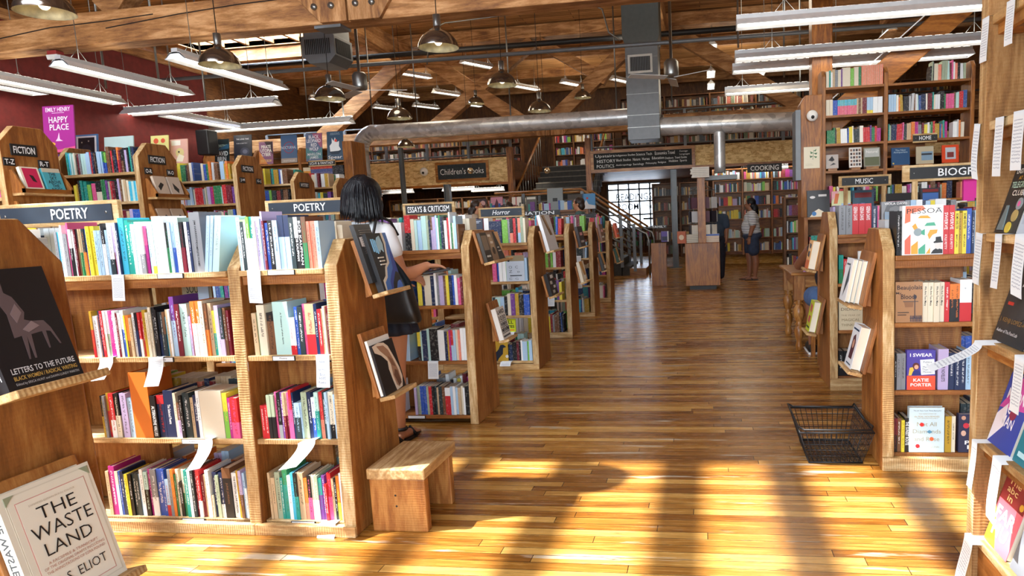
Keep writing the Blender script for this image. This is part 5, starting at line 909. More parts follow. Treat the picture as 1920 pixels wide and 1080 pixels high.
# ------------------------------------------------------------ bench, basket, table
b = thing('step_bench', 'thick plank step bench against the poetry end panel', 'bench', (-1.375, 2.66, 0))
MB().box(-.135, .135, -.01, .37, .245, .295).build('seat', edge['y'], b, .006)
MB().box(-.13, .13, 0, .045, 0, .2445).build('leg', fir['z'], b, .006); MB().box(-.13, .13, .29, .335, 0, .2445).build('leg', fir['z'], b, .006)
kn = MB()
for x, z in ((-.01, .17), (-.008, .12)): kn.lathe([(0, -.001), (.005, -.001), (.005, 0)], M=Matrix.Translation((x, 0, z)) @ Matrix.Rotation(-PI/2, 4, 'X'), n=8)
kn.build('nail_hole', BLACK, b)
def basket():
    t = thing('wire_basket', 'black wire shopping basket on the floor by the biography case', 'basket', (.665, 3.56, 0)); W0, D0, W1, D1, H = .14, .0, .185, .0, .185
    def ring(z): k = z/H; return (-.135-.055*k, .135+.05*k, -.0-.05*k, .36+.06*k)
    f = MB()
    for z in (.006, .185):
        x0, x1, y0, y1 = ring(z); f.tube([(x0, y0, z), (x1, y0, z), (x1, y1, z), (x0, y1, z), (x0, y0, z)], .0055)
    f.build('rim', BLACK, t); w = MB()
    for z in (.045, .08, .115, .15):
        x0, x1, y0, y1 = ring(z); w.tube([(x0, y0, z), (x1, y0, z), (x1, y1, z), (x0, y1, z), (x0, y0, z)], .0021, 5)
    A, B_ = ring(.006), ring(.185)
    for k in range(13):
        q = k/12; xa, xb = A[0]+(A[1]-A[0])*q, B_[0]+(B_[1]-B_[0])*q
        w.tube([(xb, B_[2], .185), (xa, A[2], .006), (xa, A[3], .006), (xb, B_[3], .185)], .0021, 5)
    for k in range(1, 16):
        q = k/16; ya, yb = A[2]+(A[3]-A[2])*q, B_[2]+(B_[3]-B_[2])*q
        w.tube([(B_[0], yb, .185), (A[0], ya, .006), (A[1], ya, .006), (B_[1], yb, .185)], .0021, 5)
    w.build('wire_mesh', BLACK, t)
    for yy, z in ((B_[2]-.012, .205), (B_[3]-.03, .2)):
        MB().tube([(B_[0], .16, .192), (B_[0]-.004, yy+.06, z), (B_[0]+.02, yy, z), (B_[1]-.02, yy, z), (B_[1]+.004, yy+.06, z), (B_[1], .16, .192)], .0055).build('handle', BLACK, t)
basket()
tb = thing('pine_table', 'waxed pine table with turned legs beside the aisle', 'table', (.8, 6.5, 0))
MB().prism([(0, 0), (1.0, 0), (1.0, 1.02), (0, 1.02)], .735, .765, 'xy').build('tabletop', pine['x'], tb, .01)
MB().box(.06, .94, .05, .075, .62, .734).build('apron', pine['x'], tb); MB().box(.06, .085, .05, .97, .62, .734).build('apron', pine['y'], tb); MB().box(.06, .94, .945, .97, .62, .734).build('apron', pine['x'], tb)
for x, y in ((.085, .085), (.085, .935), (.92, .085), (.92, .935)):
    m = MB().box(x-.05, x+.05, y-.05, y+.05, .5, .734)
    m.lathe([(.024, 0), (.034, .015), (.036, .05), (.026, .09), (.038, .13), (.048, .2), (.036, .235), (.026, .245), (.044, .26), (.026, .275), (.038, .30), (.056, .36), (.052, .41), (.034, .44), (.028, .45), (.048, .465), (.028, .48), (.052, .495), (.04, .5)], (x, y, 0), 16); m.build('leg', pine['z'], tb)
tag(MB().prism([(.1, .06), (.52, .02), (.55, .26), (.3, .34), (.14, .2)], .7665, .775, 'xy').build('pink_folder', plain('pink_sheet', '#d99ad0', .6), None, .002, loc=(.82, 6.5, 0)), 'pink folder lying on the pine table under the reader\'s arm', 'folder')
ch = thing('wooden_chair', 'dark wooden chair of the seated reader at the pine table', 'chair', (1.15, 6.1, 0))
MB().box(-.2, .2, -.2, .2, .42, .45).build('seat', oak['x'], ch, .01)
for x in (-.18, .18):
    for y in (-.18, .18): MB().box(x-.018, x+.018, y-.018, y+.018, 0, .42).build('leg', oak['z'], ch)
MB().box(-.2, .2, -.2, -.175, .45, .86).build('backrest', oak['z'], ch, .01)
MB().box(-.18, .18, -.01, .01, .2, .23).build('stretcher', oak['x'], ch)

# ------------------------------------------------------------ tall bookcase of picks on the near side of the post
SHZ = (.185, .54, .895, 1.25, 1.61, 1.94)
tc = thing('tall_bookcase', 'tall rough bookcase with paper notes, its edge cutting the picture side', 'bookcase', (.91, 2.44, 0))
e_ = MB().box(0, .32, -.06, 0, 0, 2.6).build('end_panel', [wood('rough_brown_board', '#7a5228', '#9c7040', '#b48a58', 'z', .8, 1.2, .8, .8), edge['z']], tc, .006)
for p in e_.data.polygons:
    if p.normal.x < -.5: p.material_index = 1
MB().box(0, .32, -2.0, -1.94, 0, 2.6).build('end_panel', fir['z'], tc, .006)
MB().box(.30, .33, -1.939, -.061, .06, 2.56).build('back_board', fir['z'], tc)
for z in SHZ:
    MB().box(.012, .298, -1.939, -.061, z-.028, z).build('shelf', edge['y'], tc, .003)
    MB().box(.03, .05, -1.939, -.061, z-.06, z-.0285).build('apron', fir['y'], tc)
    MB().box(.045, .10, -.16, -.061, z-.062, z-.0285).build('cleat', fir['x'], tc)
MB().box(.02, .298, -1.939, -.061, 0, .155).build('plinth', fir['y'], tc)
# face-out books on it, covers turned to the aisle
def tallbook(label, y, z, W_, H_, T_, col, art, lean=.3, off=.0, **k):
    R_ = Euler((-lean, 0, -PI/2)).to_matrix(); p = Vector((.945+off, min(y+.012, 2.374), z+.002)); return faceout(label, W_, H_, T_, col, art, p, (-lean, 0, -PI/2), group='books face out on the tall bookcase', **k)
tallbook('dark book Last Night at the Telegraph Club with round award seals', 2.36, SHZ[3], .15, .225, .05, '#22282c', [('t', 'LAST NIGHT', .5, .9, .8, .07, '#e8e4d8'), ('t', 'AT THE', .5, .8, .4, .05, '#d8a030'), ('t', 'TELEGRAPH', .5, .7, .84, .09, '#b8dcc8'), ('t', 'CLUB', .5, .58, .5, .08, '#e8e4d8'), ('c', .85, .62, .14, '#b8bec4'), ('c', .75, .42, .13, '#8d9498'), ('c', .74, .42, .06, '#d85a9a'), ('c', .72, .25, .13, '#a8935a'), ('p', [(.1, .04), (.2, .4), (.3, .4), (.4, .04)], '#6a7a7c'), ('c', .6, .08, .12, '#c8b040')])
tallbook('tall pale book beyond the telegraph one', 2.20, SHZ[3], .16, .30, .06, '#b8c6d4', [('r', .08, .1, .92, .9, '#a9b8c8')])
tallbook('big black cookbook with silver waves by the author of The Food Lab', 2.35, SHZ[2], .22, .27, .06, '#26292e', [('p', [(.3, .6), (.34, .6), (.5, .92), (.46, .92)], '#e8eaec'), ('p', [(.38, .6), (.42, .6), (.58, .92), (.54, .92)], '#e8eaec'), ('p', [(.46, .6), (.5, .6), (.66, .92), (.62, .92)], '#e8eaec'), ('c', .5, .5, .34, '#2c2f34', .8), ('r', .12, .46, .3, .5, '#b83028'), ('t', 'J. KENJI LOPEZ-ALT', .5, .27, .9, .07, '#8a6a3c'), ('t', 'Author of The Food Lab', .4, .14, .66, .04, '#d8d8da', 0), ('c', .88, .5, .09, '#d8c8a0')])
tallbook('book on cooking behind the black cookbook', 2.10, SHZ[2], .2, .25, .05, '#5a6d80', [('r', .1, .1, .9, .9, '#6d8094')])
tallbook('blue and magenta book with tumbling letters', 2.36, SHZ[1], .17, .25, .045, '#3a4aa0', [('p', [(0, .5), (.5, 1), (1, 1), (1, .6)], '#c84aa0'), ('p', [(0, 0), (.4, .3), (.3, .6), (0, .4)], '#e8e4ee'), ('t', 'MOON\nOF\nMAN', .5, .55, .7, .5, '#f0eef4', .01), ('c', .6, .5, .12, '#8a2a4a')])
tallbook('teal book with a pale winged figure', 2.17, SHZ[1], .19, .27, .04, '#2a7a8a', [('p', [(.2, .4), (.5, .9), (.8, .8), (.9, .4), (.5, .3)], '#8adce4'), ('p', [(.4, .2), (.6, .7), (.7, .2)], '#c8f0f4'), ('r', .1, .08, .7, .14, '#b8e0e8')])
tallbook('third book out on the middle tall shelf', 1.96, SHZ[1], .17, .25, .04, '#405060', [('r', .1, .6, .9, .8, '#c8d0d8')])
tallbook('yellow and pink book with bold white capitals', 2.36, SHZ[0], .17, .26, .07, '#ea7a8a', [('p', [(0, 0), (.5, 0), (0, .5)], '#f0c830'), ('p', [(0, .62), (1, .62), (1, 1), (0, 1)], '#8a3030'), ('t', 'The\nabc\nin', .4, .8, .5, .3, '#e0c080'), ('t', 'FAR\nHU', .5, .34, .8, .4, '#f6eef0', .03), ('c', .88, .7, .07, '#d8a83c')])
tallbook('slate paperback at the bottom of the tall case', 2.16, SHZ[0], .17, .24, .05, '#7a8088', [('r', .2, .3, .8, .5, '#a8aeb4')])
tallbook('grey blue book on the upper tall shelf', 2.16, SHZ[4], .2, .36, .05, '#93a5b5', [('r', .0, .0, .2, .5, '#c8ccb0')])
# notes on the tall case
for (y, z, w, L_, sw, an, cu, fw, lab) in ((2.40, SHZ[5], .055, .14, .02, .05, .01, .01, 'topmost note on the tall case, nearest the edge board'), (2.22, SHZ[5], .055, .13, .02, .05, .01, .01, 'topmost note on the tall case, away from the edge board'),
    (2.43, SHZ[4], .05, .17, .10, .15, .03, .015, 'cream note curling sideways on the upper tall shelf'), (2.27, SHZ[4], .06, .18, .02, .05, .01, .01, 'upright note beside the curled cream one'), (2.14, SHZ[4], .07, .17, .02, .05, .01, .01, 'widest note on the upper tall shelf'),
    (2.40, SHZ[3], .055, .17, .02, .08, .01, .01, 'note under the telegraph book, by the edge board'), (2.25, SHZ[3], .05, .17, .0, .0, .01, .01, 'straight note under the telegraph book'), (2.10, SHZ[3], .07, .17, .05, .12, .02, .01, 'slanting note above the black cookbook'),
    (2.30, SHZ[2], .06, .09, .0, .1, .15, .04, 'white note sticking far out into the aisle under the cookbook'), (2.08, SHZ[2], .06, .17, .0, .0, .01, .01, 'note hanging down under the black cookbook'),
    (2.36, SHZ[1], .045, .17, -.01, 0, .01, .02, 'narrow sunlit note on the middle tall shelf'), (2.18, SHZ[1], .065, .18, .06, .12, .03, .02, 'wide sunlit note above the yellow and pink book'), (2.36, SHZ[0], .07, .17, .05, .15, .04, .03, 'lowest sunlit note reaching down to the floor')):
    note(lab, (.92, y, z), w, L_, fw, cu, an, 1, sw, group='paper notes on the tall bookcase')

# ------------------------------------------------------------ kiosk
kx = thing('display_kiosk', 'square veneered display cube with a tall post on the shop floor', 'kiosk', (-.05, 12.15, 0))
MB().box(-.31, .31, 0, .75, .07, .84).build('cabinet', oak['z'], kx, .006); MB().box(-.24, .24, .06, .69, 0, .07).build('plinth', BLACK, kx); MB().box(-.07, .07, .03, .10, .84, 2.0).build('post', oak['z'], kx, .005)
for k in range(6): tag(MB().box(-.18+random.uniform(-.02, .02), .14, .02, .2, 0, .028).build('sheet_stack', plain('paper_white', '#c8c4bc')), 'stack of leaflets on top of the kiosk post, number %s up' % ORD1[k+1], 'leaflets', 'leaflets on the kiosk post').location = (-.04, 12.12, 2.001+.031*k)
for k in range(6): faceout('%s spiral-bound black book in the kiosk pile' % ordinal(k+1), .25, .2, .03, '#18191c', [('r', .0, .0, .06, 1, '#b8b8b8')], (-.36, 12.17+.2, .842+.031*k), (-PI/2, 0, 0), group='black books piled on the kiosk', name='notebook', cat='notebook')
for k in range(5): faceout('%s salmon book in the kiosk pile' % ordinal(k+1), .28, .2, .028, '#b8684c', [], (-.02, 12.17+.2, .842+.029*k), (-PI/2, 0, 0), group='salmon books piled on the kiosk', name='notebook', cat='notebook')
faceout('blue and white book lying on the salmon pile', .26, .2, .03, '#4a6ab8', [('r', .3, 0, 1, 1, '#d8dce0')], (0, 12.37, .842+.029*5), (-PI/2, 0, 0), mass_=True)
faceout('red and cream book shown beside the kiosk pile', .16, .22, .04, '#b86a50', [('c', .5, .5, .3, '#e0d0b8')], (-.50, 12.3, .84), (0, 0, -.3), mass_=True)
rk = thing('spinner_rack', 'wire spinner rack of cards and wrapped posters behind the kiosk post', 'rack', (-.03, 12.62, .84))
m = MB().tube([(0, 0, 0), (0, 0, 1.05)], .015)
for z in (.1, .35, .6, .95):
    m.tube([(.24*math.cos(k*PI/4), .24*math.sin(k*PI/4), z) for k in range(9)], .005, 5)
for k in range(8): m.tube([(.24*math.cos(k*PI/4), .24*math.sin(k*PI/4), .1), (.24*math.cos(k*PI/4), .24*math.sin(k*PI/4), .95), (0, 0, 1.08)], .004, 5)
m.build('wire_frame', STEEL, rk)
for k in range(8):
    a = k*PI/4+.2
    for j, z in enumerate((.12, .37, .62)): MB().box(-.075, .075, -.004, .004, 0, .2, M=Matrix.Translation((.25*math.cos(a), .25*math.sin(a), z)) @ Matrix.Rotation(a+PI/2, 4, 'Z')).build('card', flat(random.choice(['#c8ccd0', '#2a2834', '#5a3a4a', '#e0dcd0', '#3c4658'])), rk)
m = MB().box(-.42, -.12, -.02, .02, .0, .84); tag(m.build('end_cabinet', oak['z'], None, .006, loc=(-.62, 12.95, 0)), 'low oak side cabinet behind the kiosk with a small label', 'cabinet')
for (dx, z, c, lab) in ((-.48, .9, '#5b4a9a', 'purple book hung behind the kiosk'),): faceout(lab, .14, .2, .03, c, [('r', .1, .1, .9, .5, '#26284a'), ('r', .84, 0, 1, 1, '#d8d8d8')], (dx-.35, 12.88, .86), (0, 0, .1), mass_=True)
topsign('small dark label board behind the kiosk', 'FAMILY', -1.0, -.72, 12.9, 1.12, .06, BLACK, feet=False, frame=0, ext=0)

# ------------------------------------------------------------ all the other books: one uncountable mass
MIX = [lin(v[0]) for v in PAL.values()]+[lin(c) for c in ('#eef3f5', '#ddd5bf', '#17181c', '#c8ccd0', '#26282e', '#8a2a30', '#3a5a9a', '#f0ece0', '#dfe3e6')]
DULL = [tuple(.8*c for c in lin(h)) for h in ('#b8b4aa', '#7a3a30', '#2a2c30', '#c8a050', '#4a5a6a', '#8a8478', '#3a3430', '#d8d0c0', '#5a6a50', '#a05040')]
def mass(x0, x1, y, z, h=(.17, .23), d=.14, pal=None, w=(.012, .034), gap=.04, tilt=.06, back=False, rot=None, stop=.04):
    pal = pal or MIX; x = x0; rnd = random.Random(int(abs(x0*131+y*977+z*7919)))
    while x < x1-stop:
        ww = rnd.uniform(*w)
        if rnd.random() < gap: x += rnd.uniform(.02, .12); continue
        hh = rnd.uniform(*h); c = rnd.choice(pal); t = rnd.uniform(-tilt, tilt) if rnd.random() < .3 else 0; n = rnd.choice((1, 1, 1, 2, 3)); yy = y+rnd.uniform(0, .015)
        for _ in range(n):
            if x+ww > x1: break
            M_ = Matrix.Translation((x, yy, z+.001)) @ Matrix.Rotation(t, 4, 'Y')
            OTH.box(0, ww*.94, 0, d, 0, hh, 0, c, M_); OTH.box(ww*.12, ww*.82, .004, d-.004, hh-.003, hh+.0006, 0, PAGE, M_); x += ww
# backs of the low cases
LIGHT = [lin(c) for c in ('#eef3f5', '#dde4e8', '#ddd5bf', '#1b2b50', '#c8d4dc')]
mass(-2.0, -1.63, YP+.29, SZ[3], pal=LIGHT); mass(-3.45, -2.1, YP+.29, SZ[3], pal=LIGHT)
for (y0, x0, x1, zs) in ((YP, -3.45, -2.1, SZ[:3]), (YP, -2.0, -1.63, SZ[:3]), (Y2, -3.45, -1.62, SZ), (Y3, -3.45, -1.6, (.075, .50, .815, 1.165)), (R1Y, .96, 1.55, SR), (5.07, .98, 2.5, (.1, .45, .80, 1.16))):
    for z in zs: mass(x0, x1, y0+.29, z)
for (y0, x0, x1, zs) in ((Y2, -3.45, -2.48, SZ), (Y3, -3.45, -2.48, (.075, .50, .815, 1.165)), (YP, -3.45, -3.02, SZ), (R1Y, 1.66, 2.5, SR), (5.07, 1.84, 2.6, (.1, .45, .80, 1.16)), (.985, -3.5, -1.65, (1.23,))):
    for z in zs: mass(x0, x1, y0+.04, z)
for yy in (7.48, 9.1, 10.72):
    for z in SZ:
        mass(-3.45, -2.5, yy+.04, z); mass(-2.4, -1.62, yy+.04, z); mass(-3.45, -1.62, yy+.29, z)
mass(-2.4, -1.62, Y2+.29, SZ[3])

# ------------------------------------------------------------ tall fiction cases
FZ = (.06, .34, .61, .88, 1.15, 1.42, 1.69, 1.955)
def fiction(label, y0, xs, signs, h=2.22, sh=2.09, zs=FZ, end=-5.1):
    c = thing('tall_bookcase', label, 'bookcase', (end, y0, 0), group='tall fiction bookcases'); D = .46
    for i, x in enumerate(xs):
        m = MB().prism([(0, 0), (D, 0), (D-.01, sh), (D-.12, h), (.12, h), (.0, sh)], x-.055, x, 'yz'); o = m.build('end_panel' if i == 0 else 'divider', [fir['z'], edge['z']], c, .005, loc=(0, 0, 0))
        for v in o.data.vertices: v.co.x -= end
        for p in o.data.polygons:
            if p.normal.y < -.3 or p.normal.z > .3: p.material_index = 1
    for a, b in zip(xs[1:], xs[:-1]):
        for z in zs: MB().box(a-end+.001, b-end-.056, .02, D-.02, z-.024, z).build('shelf', edge['x'], c)
        MB().box(a-end+.001, b-end-.056, D/2-.01, D/2+.01, .05, zs[-1]-.03).build('back_board', fir['z'], c)
    return c
fiction('tall fiction bookcase labelled T-Z and R-T on its end', 4.33, [-5.1, -5.9, -6.9, -7.9], 0)
fiction('tall fiction bookcase labelled O-R and M-O on its end', 5.55, [-5.1, -5.92, -6.9, -7.9], 0)
fiction('tall fiction bookcase labelled J-M on its end', 6.85, [-5.1, -5.95, -6.9, -7.9], 0)
fiction('tall mystery bookcase, fourth along the red wall', 7.92, [-5.12, -6.0, -7.0, -8.1], 0, 2.1, 1.98)
fiction('tall mystery bookcase, farthest along the red wall', 8.9, [-5.12, -6.0, -7.0, -8.1], 0, 2.08, 1.96)
def endsign(label, s, y, z, w, h):
    t = thing('section_sign', label, 'sign', (-5.1+.002, y, z), (0, 0, PI/2), 'small black signs on the fiction ends'); MB().box(0, w, -.008, 0, 0, h).build('board', BLACK, t, .002); l = MB(); text_into(l, s, w/2, h/2, w*.82, h*.62, y=-.0095, bold=.02); l.build('lettering', WHITEP, t)
endsign('FICTION sign on the end nearest the shop front', 'FICTION', 4.40, 2.0, .2, .085); endsign('small black T-Z letter sign', 'T-Z', 4.335, 1.92, .085, .06); endsign('small black R-T letter sign', 'R-T', 4.60, 1.92, .085, .06)
endsign('FICTION sign between the letters O-R and M-O', 'FICTION', 5.66, 2.03, .2, .08); endsign('small black O-R letter sign', 'O-R', 5.60, 1.93, .085, .06); endsign('small black M-O letter sign', 'M-O', 5.86, 1.93, .085, .06)
endsign('FICTION sign above the letters J-M', 'FICTION', 6.93, 2.03, .2, .08); endsign('small black J-M letter sign', 'J-M', 6.88, 1.91, .085, .06); endsign('small black G-J letter sign', 'G-J', 7.16, 1.91, .085, .06); endsign('MYSTERY sign on the fourth end', 'MYSTERY', 8.0, 1.9, .2, .07); endsign('MYSTERY sign on the farthest end', 'MYSTERY', 9.0, 1.85, .2, .07)
def tray(label, y, z, w=.4, h=.26, d=.1):
    t = thing('book_tray', label, 'tray', (-5.1+.002, y, z), (0, 0, PI/2), 'wooden trays on the fiction ends')
    MB().box(0, w, -d, 0, 0, .018).build('bottom_board', edge['x'], t); MB().box(0, w, -d, -d+.014, .018, .05).build('lip', oak['x'], t)
    for x in (0, w-.015): MB().prism([(-d, .018), (0, .018), (0, h), (-.02, h), (-d, .06)], x, x+.015, 'yz').build('side_board', fir['z'], t)
for yy, (A_, B_) in ((4.37, (('#e6ddc8', [('r', .12, .2, .9, .95, '#c41c50'), ('p', [(.4, .7), (.6, .66), (.7, .4), (.5, .45)], '#22181c')], 'cream book with a crimson square on the T-Z end'), ('#4aa6b4', [('r', 0, .84, 1, 1, '#c8c0aa'), ('t', 'THE\nSKY\nABOVE\nTHE\nROOF', .5, .45, .7, .75, '#17262c', .01)], 'teal book titled The Sky Above the Roof'))),
                    (5.60, (('#cbb8a4', [('p', [(.3, .3), (.7, .6), (.5, .7), (.2, .5)], '#1c1a1c')], 'beige book with a dark bird on the O-R end'), ('#c8b8a8', [('p', [(.3, .7), (.7, .4), (.6, .2), (.3, .4)], '#1c1a1c')], 'second beige book with a dark plant on the M-O end')))):
    tray('upper book tray on the %s end' % ('T-Z' if yy < 5 else 'O-R'), yy, 1.70, h=.19); tray('lower book tray on the %s end' % ('T-Z' if yy < 5 else 'O-R'), yy, 1.40)
    for k, (c, art, lab) in enumerate((A_, B_)): faceout(lab, .145, .2, .025, c, art, (-5.1+.09, yy+.04+.17*k, 1.722), (-.25, 0, PI/2), mass_=True)
    for k, c in enumerate(('#c4a890', '#c8b4a0')): faceout('%s tan book in the lower %s tray' % (('first', 'second')[k], 'T-Z' if yy < 5 else 'O-R'), .145, .2, .025, c, [('p', [(.2, .4), (.6, .7), (.8, .6), (.5, .3)], '#2a1c1c')], (-5.1+.09, yy+.04+.17*k, 1.422), (-.25, 0, PI/2), mass_=True)
GF = 'books on the fiction bookcase between T-Z and O-R'
shelf_row('t20/21 q16/20 a20/20 a22/19 i18/20 k20/18 d14/19 g18/19 a26/19 a26/19 l20/19 l30/20 r14/20 n22/20 f18/19 k16/19 l36/20 l26/20 e16/20:b-50 m20/19:b-50 f36/24 k20/20 r18/20 k20/21 n16/21 o24/23:r-50 d20/20 f20/21:k50 k24/22 x24/20 k18/22 t20/23 z20/23 n20/22', -5.88, -5.165, 5.55+.03, FZ[7], 'top fiction shelf beside O-R', GF, loose=False)
shelf_row('_26 y30/17 j16/18 k24/21 t24/21 t30/20 m36/17 _8 p36/18 i60/20:k50 e18/21 e16/21 v20/20 h18/19 r20/19 d28/18 k24/19 x20/21 f16/21 i24/20 c20/20 i20/19 q24/18 a22/18 q20/18 a24/18', -5.88, -5.165, 5.55+.03, FZ[6], 'second fiction shelf beside O-R', GF, loose=False)
shelf_row('m30/21 l20/20 x20/20 v16/20', -6.2, -5.96, 5.58, FZ[7], 'top fiction shelf beyond the first divider', GF, loose=False)
for (y0, xs) in ((4.33, (-5.9, -5.17)), (5.55, (-5.88, -5.17)), (6.85, (-5.9, -5.17)), (7.92, (-5.95, -5.2)), (8.9, (-5.95, -5.2))):
    for i, z in enumerate(FZ):
        if not (y0 == 5.55 and i >= 6): mass(xs[0], xs[1], y0+.03, z, (.17, .21))
        mass(-6.8, xs[0]-.12, y0+.03, z, (.17, .21)) if i > 3 and y0 != 5.55 else None
        mass(xs[0], xs[1], y0+.27, z, (.17, .21))
# posters propped on the fiction cases
def poster(label, p, W_, H_, col, art, lean=.12, rz=0): return faceout(label, W_, H_, .012, col, art, p, (-lean, 0, rz), 'posters propped above the shelves', 'poster', 'poster', False)
poster('magenta Happy Place poster on the fiction bookcase', at(84, 287, y=5.95), .33, .46, '#a8328e', [('t', 'EMILY HENRY', .5, .92, .8, .09, '#f0e4f0', .01), ('r', .3, .84, .7, .85, '#e8c8e4'), ('t', 'HAPPY', .5, .7, .62, .13, '#f4ecf4', .01), ('t', 'PLACE', .52, .54, .62, .13, '#f4ecf4', .01), ('c', .25, .18, .12, '#e8b040', .5), ('p', [(.0, 0), (0, .1), (.5, .06), (1, .12), (1, 0)], '#e05a8a'), ('p', [(.45, .3), (.5, .42), (.52, .28), (.62, .24), (.5, .24), (.38, .24)], '#e8c8e0')], .1, .06)
poster('blue framed starry print on the fiction case', at(142, 302, y=6.3), .27, .27, '#4a78a8', [('r', .06, .04, .94, .94, '#e4e8ea'), ('r', .14, .1, .86, .88, '#1c2028'), ('c', .5, .4, .22, '#2c3440'), ('c', .3, .7, .03, '#c8c8b8'), ('c', .6, .74, .03, '#c8c8b8')])
poster('pale green sheet propped by the red wall', at(196, 283, y=6.3), .34, .14, '#b4ccc8', [])
poster('yellow flower poster propped behind O-R', at(284, 305, y=6.9), .22, .30, '#e0d888', [('c', .3, .8, .14, '#d85a3c'), ('c', .7, .8, .12, '#d85a3c'), ('p', [(.4, .1), (.5, .6), (.6, .1)], '#c8a848')])
poster('pink comic poster with a cartoon lion-like dog', at(320, 308, y=7.0), .22, .28, '#d8a898', [('r', .08, .75, .6, .95, '#e8e4d8'), ('c', .55, .45, .24, '#d8c88a'), ('p', [(.3, .1), (.5, .4), (.8, .3), (.7, .08)], '#e8e0c8'), ('c', .5, .48, .05, '#22201c')])
# ------------------------------------------------------------ science fiction case
sf = thing('science_fiction_bookcase', 'wide bookcase under the fantasy posters, orange and blue series on its shelves', 'bookcase', (-6.9, 10.45, 0))
SFX = (-8.35, -7.42, -6.62, -5.82)
for x in SFX[:-1]: MB().prism([(0, 0), (.3, 0), (.3, 2.62), (.22, 2.72), (.06, 2.72), (0, 2.62)], x+6.9-.025, x+6.9+.025, 'yz').build('divider', fir['z'], sf)
MB().box(1.06, 1.22, 0, .45, 0, 2.78).build('end_panel', oak['z'], sf, .008)
SFZ = (.3, .6, .9, 1.22, 1.54, 1.86, 2.22, 2.475)
for z in SFZ: MB().box(-1.47, 1.06, .01, .30, z-.022, z).build('shelf', fir['x'], sf)
MB().box(-1.47, 1.06, .28, .3, 0, 2.45).build('back_board', oak['x'], sf)
topsign('SCI-FI & FANTASY sign under the posters', 'SCI-FI & FANTASY', -6.45, -5.98, 10.43, 2.415, .06, BLACK, tw=.9, feet=False, ext=0)
O1, O2 = lin('#e89a38'), lin('#e8dcc8')
def series(x0, x1, y, z, h, cols, w=.028, d=.11):
    x = x0
    while x < x1:
        zz = 0
        for f, c in cols: OTH.box(x, x+w*.9, y, y+d, z+zz*h, z+(zz+f)*h, 0, lin(c)); zz += f
        x += w
ORG = [(.25, '#c8862c'), (.4, '#e8a23c'), (.35, '#e8d8b8')]; RBL = [(.25, '#2a7a74'), (.2, '#6a6a9a'), (.3, '#4a5a94'), (.25, '#d8503a')]
series(-7.38, -6.66, 10.47, 2.222, .17, ORG); series(-6.58, -6.45, 10.47, 2.222, .17, ORG); series(-6.45, -6.07, 10.47, 2.222, .18, RBL); series(-6.06, -5.87, 10.47, 2.222, .18, [(1, '#23252e')])
series(-6.5, -6.2, 10.47, 1.862, .18, [(1, '#1f2228')]); series(-6.19, -6.09, 10.47, 1.862, .18, ORG); series(-6.08, -5.87, 10.47, 1.862, .18, RBL)
mass(-7.4, -6.55, 10.47, 1.86, (.17, .2), .11); mass(-8.3, -7.45, 10.47, 2.22, (.17, .2), .11)
for z in SFZ[:5]: mass(-8.3, -5.88, 10.47, z, (.17, .21), .11)
MB().box(-8.35+6.9, -7.44+6.9, .03, .12, 2.476, 2.529).build('ledge_strip', fir['x'], sf)
PY = 10.50
poster('dark poster lettered Existence', (-8.20, PY, 2.55), .27, .40, '#1c2c30', [('t', 'EXISTENCE', .6, .72, .7, .1, '#a8c8c0'), ('p', [(0, .5), (1, .6), (1, .8), (.3, .6)], '#2a5a78'), ('t', 'DAVID\nBRIN', .5, .28, .84, .42, '#d8e4e8', .02)])
poster('dark night sky poster lettered The Long Take', (-7.84, PY, 2.53), .33, .47, '#232634', [('t', 'THE LONG TAKE', .5, .85, .7, .05, '#e0e0e8'), ('t', 'ROBIN ROBERTSON', .45, .7, .6, .035, '#c8c8d0', 0), ('c', .6, .4, .26, '#3c4054', .8), ('c', .62, .4, .14, '#666a80', .8)])
poster('bright collage poster with slanting white words', (-7.38, PY, 2.49), .25, .37, '#8a5a80', [('p', [(0, 0), (.6, 0), (0, .6)], '#e09050'), ('p', [(1, 1), (1, .4), (.4, 1)], '#34202c'), ('t', 'PIRATE\nUTOPIA\nCYBER', .52, .6, .8, .5, '#ece8e0', .02), ('t', 'DOCTOROW', .5, .14, .8, .12, '#f0d080', .01)])
poster('blue poster with a red ringed seal lettered Nocturnal', (-6.98, PY, 2.49), .29, .46, '#44648a', [('c', .5, .55, .34, '#8a4058'), ('c', .5, .55, .29, '#4a6a90'), ('c', .5, .55, .16, '#8a4058'), ('c', .5, .55, .12, '#41608a'), ('t', 'NOCTURNAL', .5, .55, .92, .1, '#b8ccdc'), ('r', 0, 0, 1, .16, '#a89c94'), ('t', 'SCOTT SIGLER', .5, .07, .7, .06, '#e8e8e8', 0)])
poster('poster lettered Black Leopard Red Wolf', (-6.53, PY, 2.49), .29, .46, '#5a6a8a', [('p', [(.4, 1), (1, 1), (1, .4)], '#a05a78'), ('p', [(0, .5), (.6, .3), (1, .5), (1, .1), (0, .1)], '#4a8088'), ('t', 'BLACK\nLEOPARD\nRED\nWOLF', .5, .66, .86, .56, '#eef0f4', .01), ('t', 'MARLON\nJAMES', .5, .18, .8, .24, '#d8dce4', .01)])
poster('dark teal poster lettered Spear with a white flaming figure', (-6.15, PY, 2.49), .285, .47, '#33506a', [('t', 'NICOLA\nGRIFFITH', .5, .92, .6, .08, '#a8b8c4', 0), ('p', [(.2, .3), (.16, .5), (.3, .6), (.3, .78), (.42, .66), (.5, .8), (.6, .62), (.76, .66), (.74, .48), (.86, .36), (.6, .28)], '#dfe4e8'), ('c', .55, .68, .08, '#d84a40'), ('p', [(.1, .3), (.9, .32), (.7, .2), (.3, .2)], '#1f3448'), ('t', 'Spear', .5, .09, .86, .14, '#eef0f2', .0)])
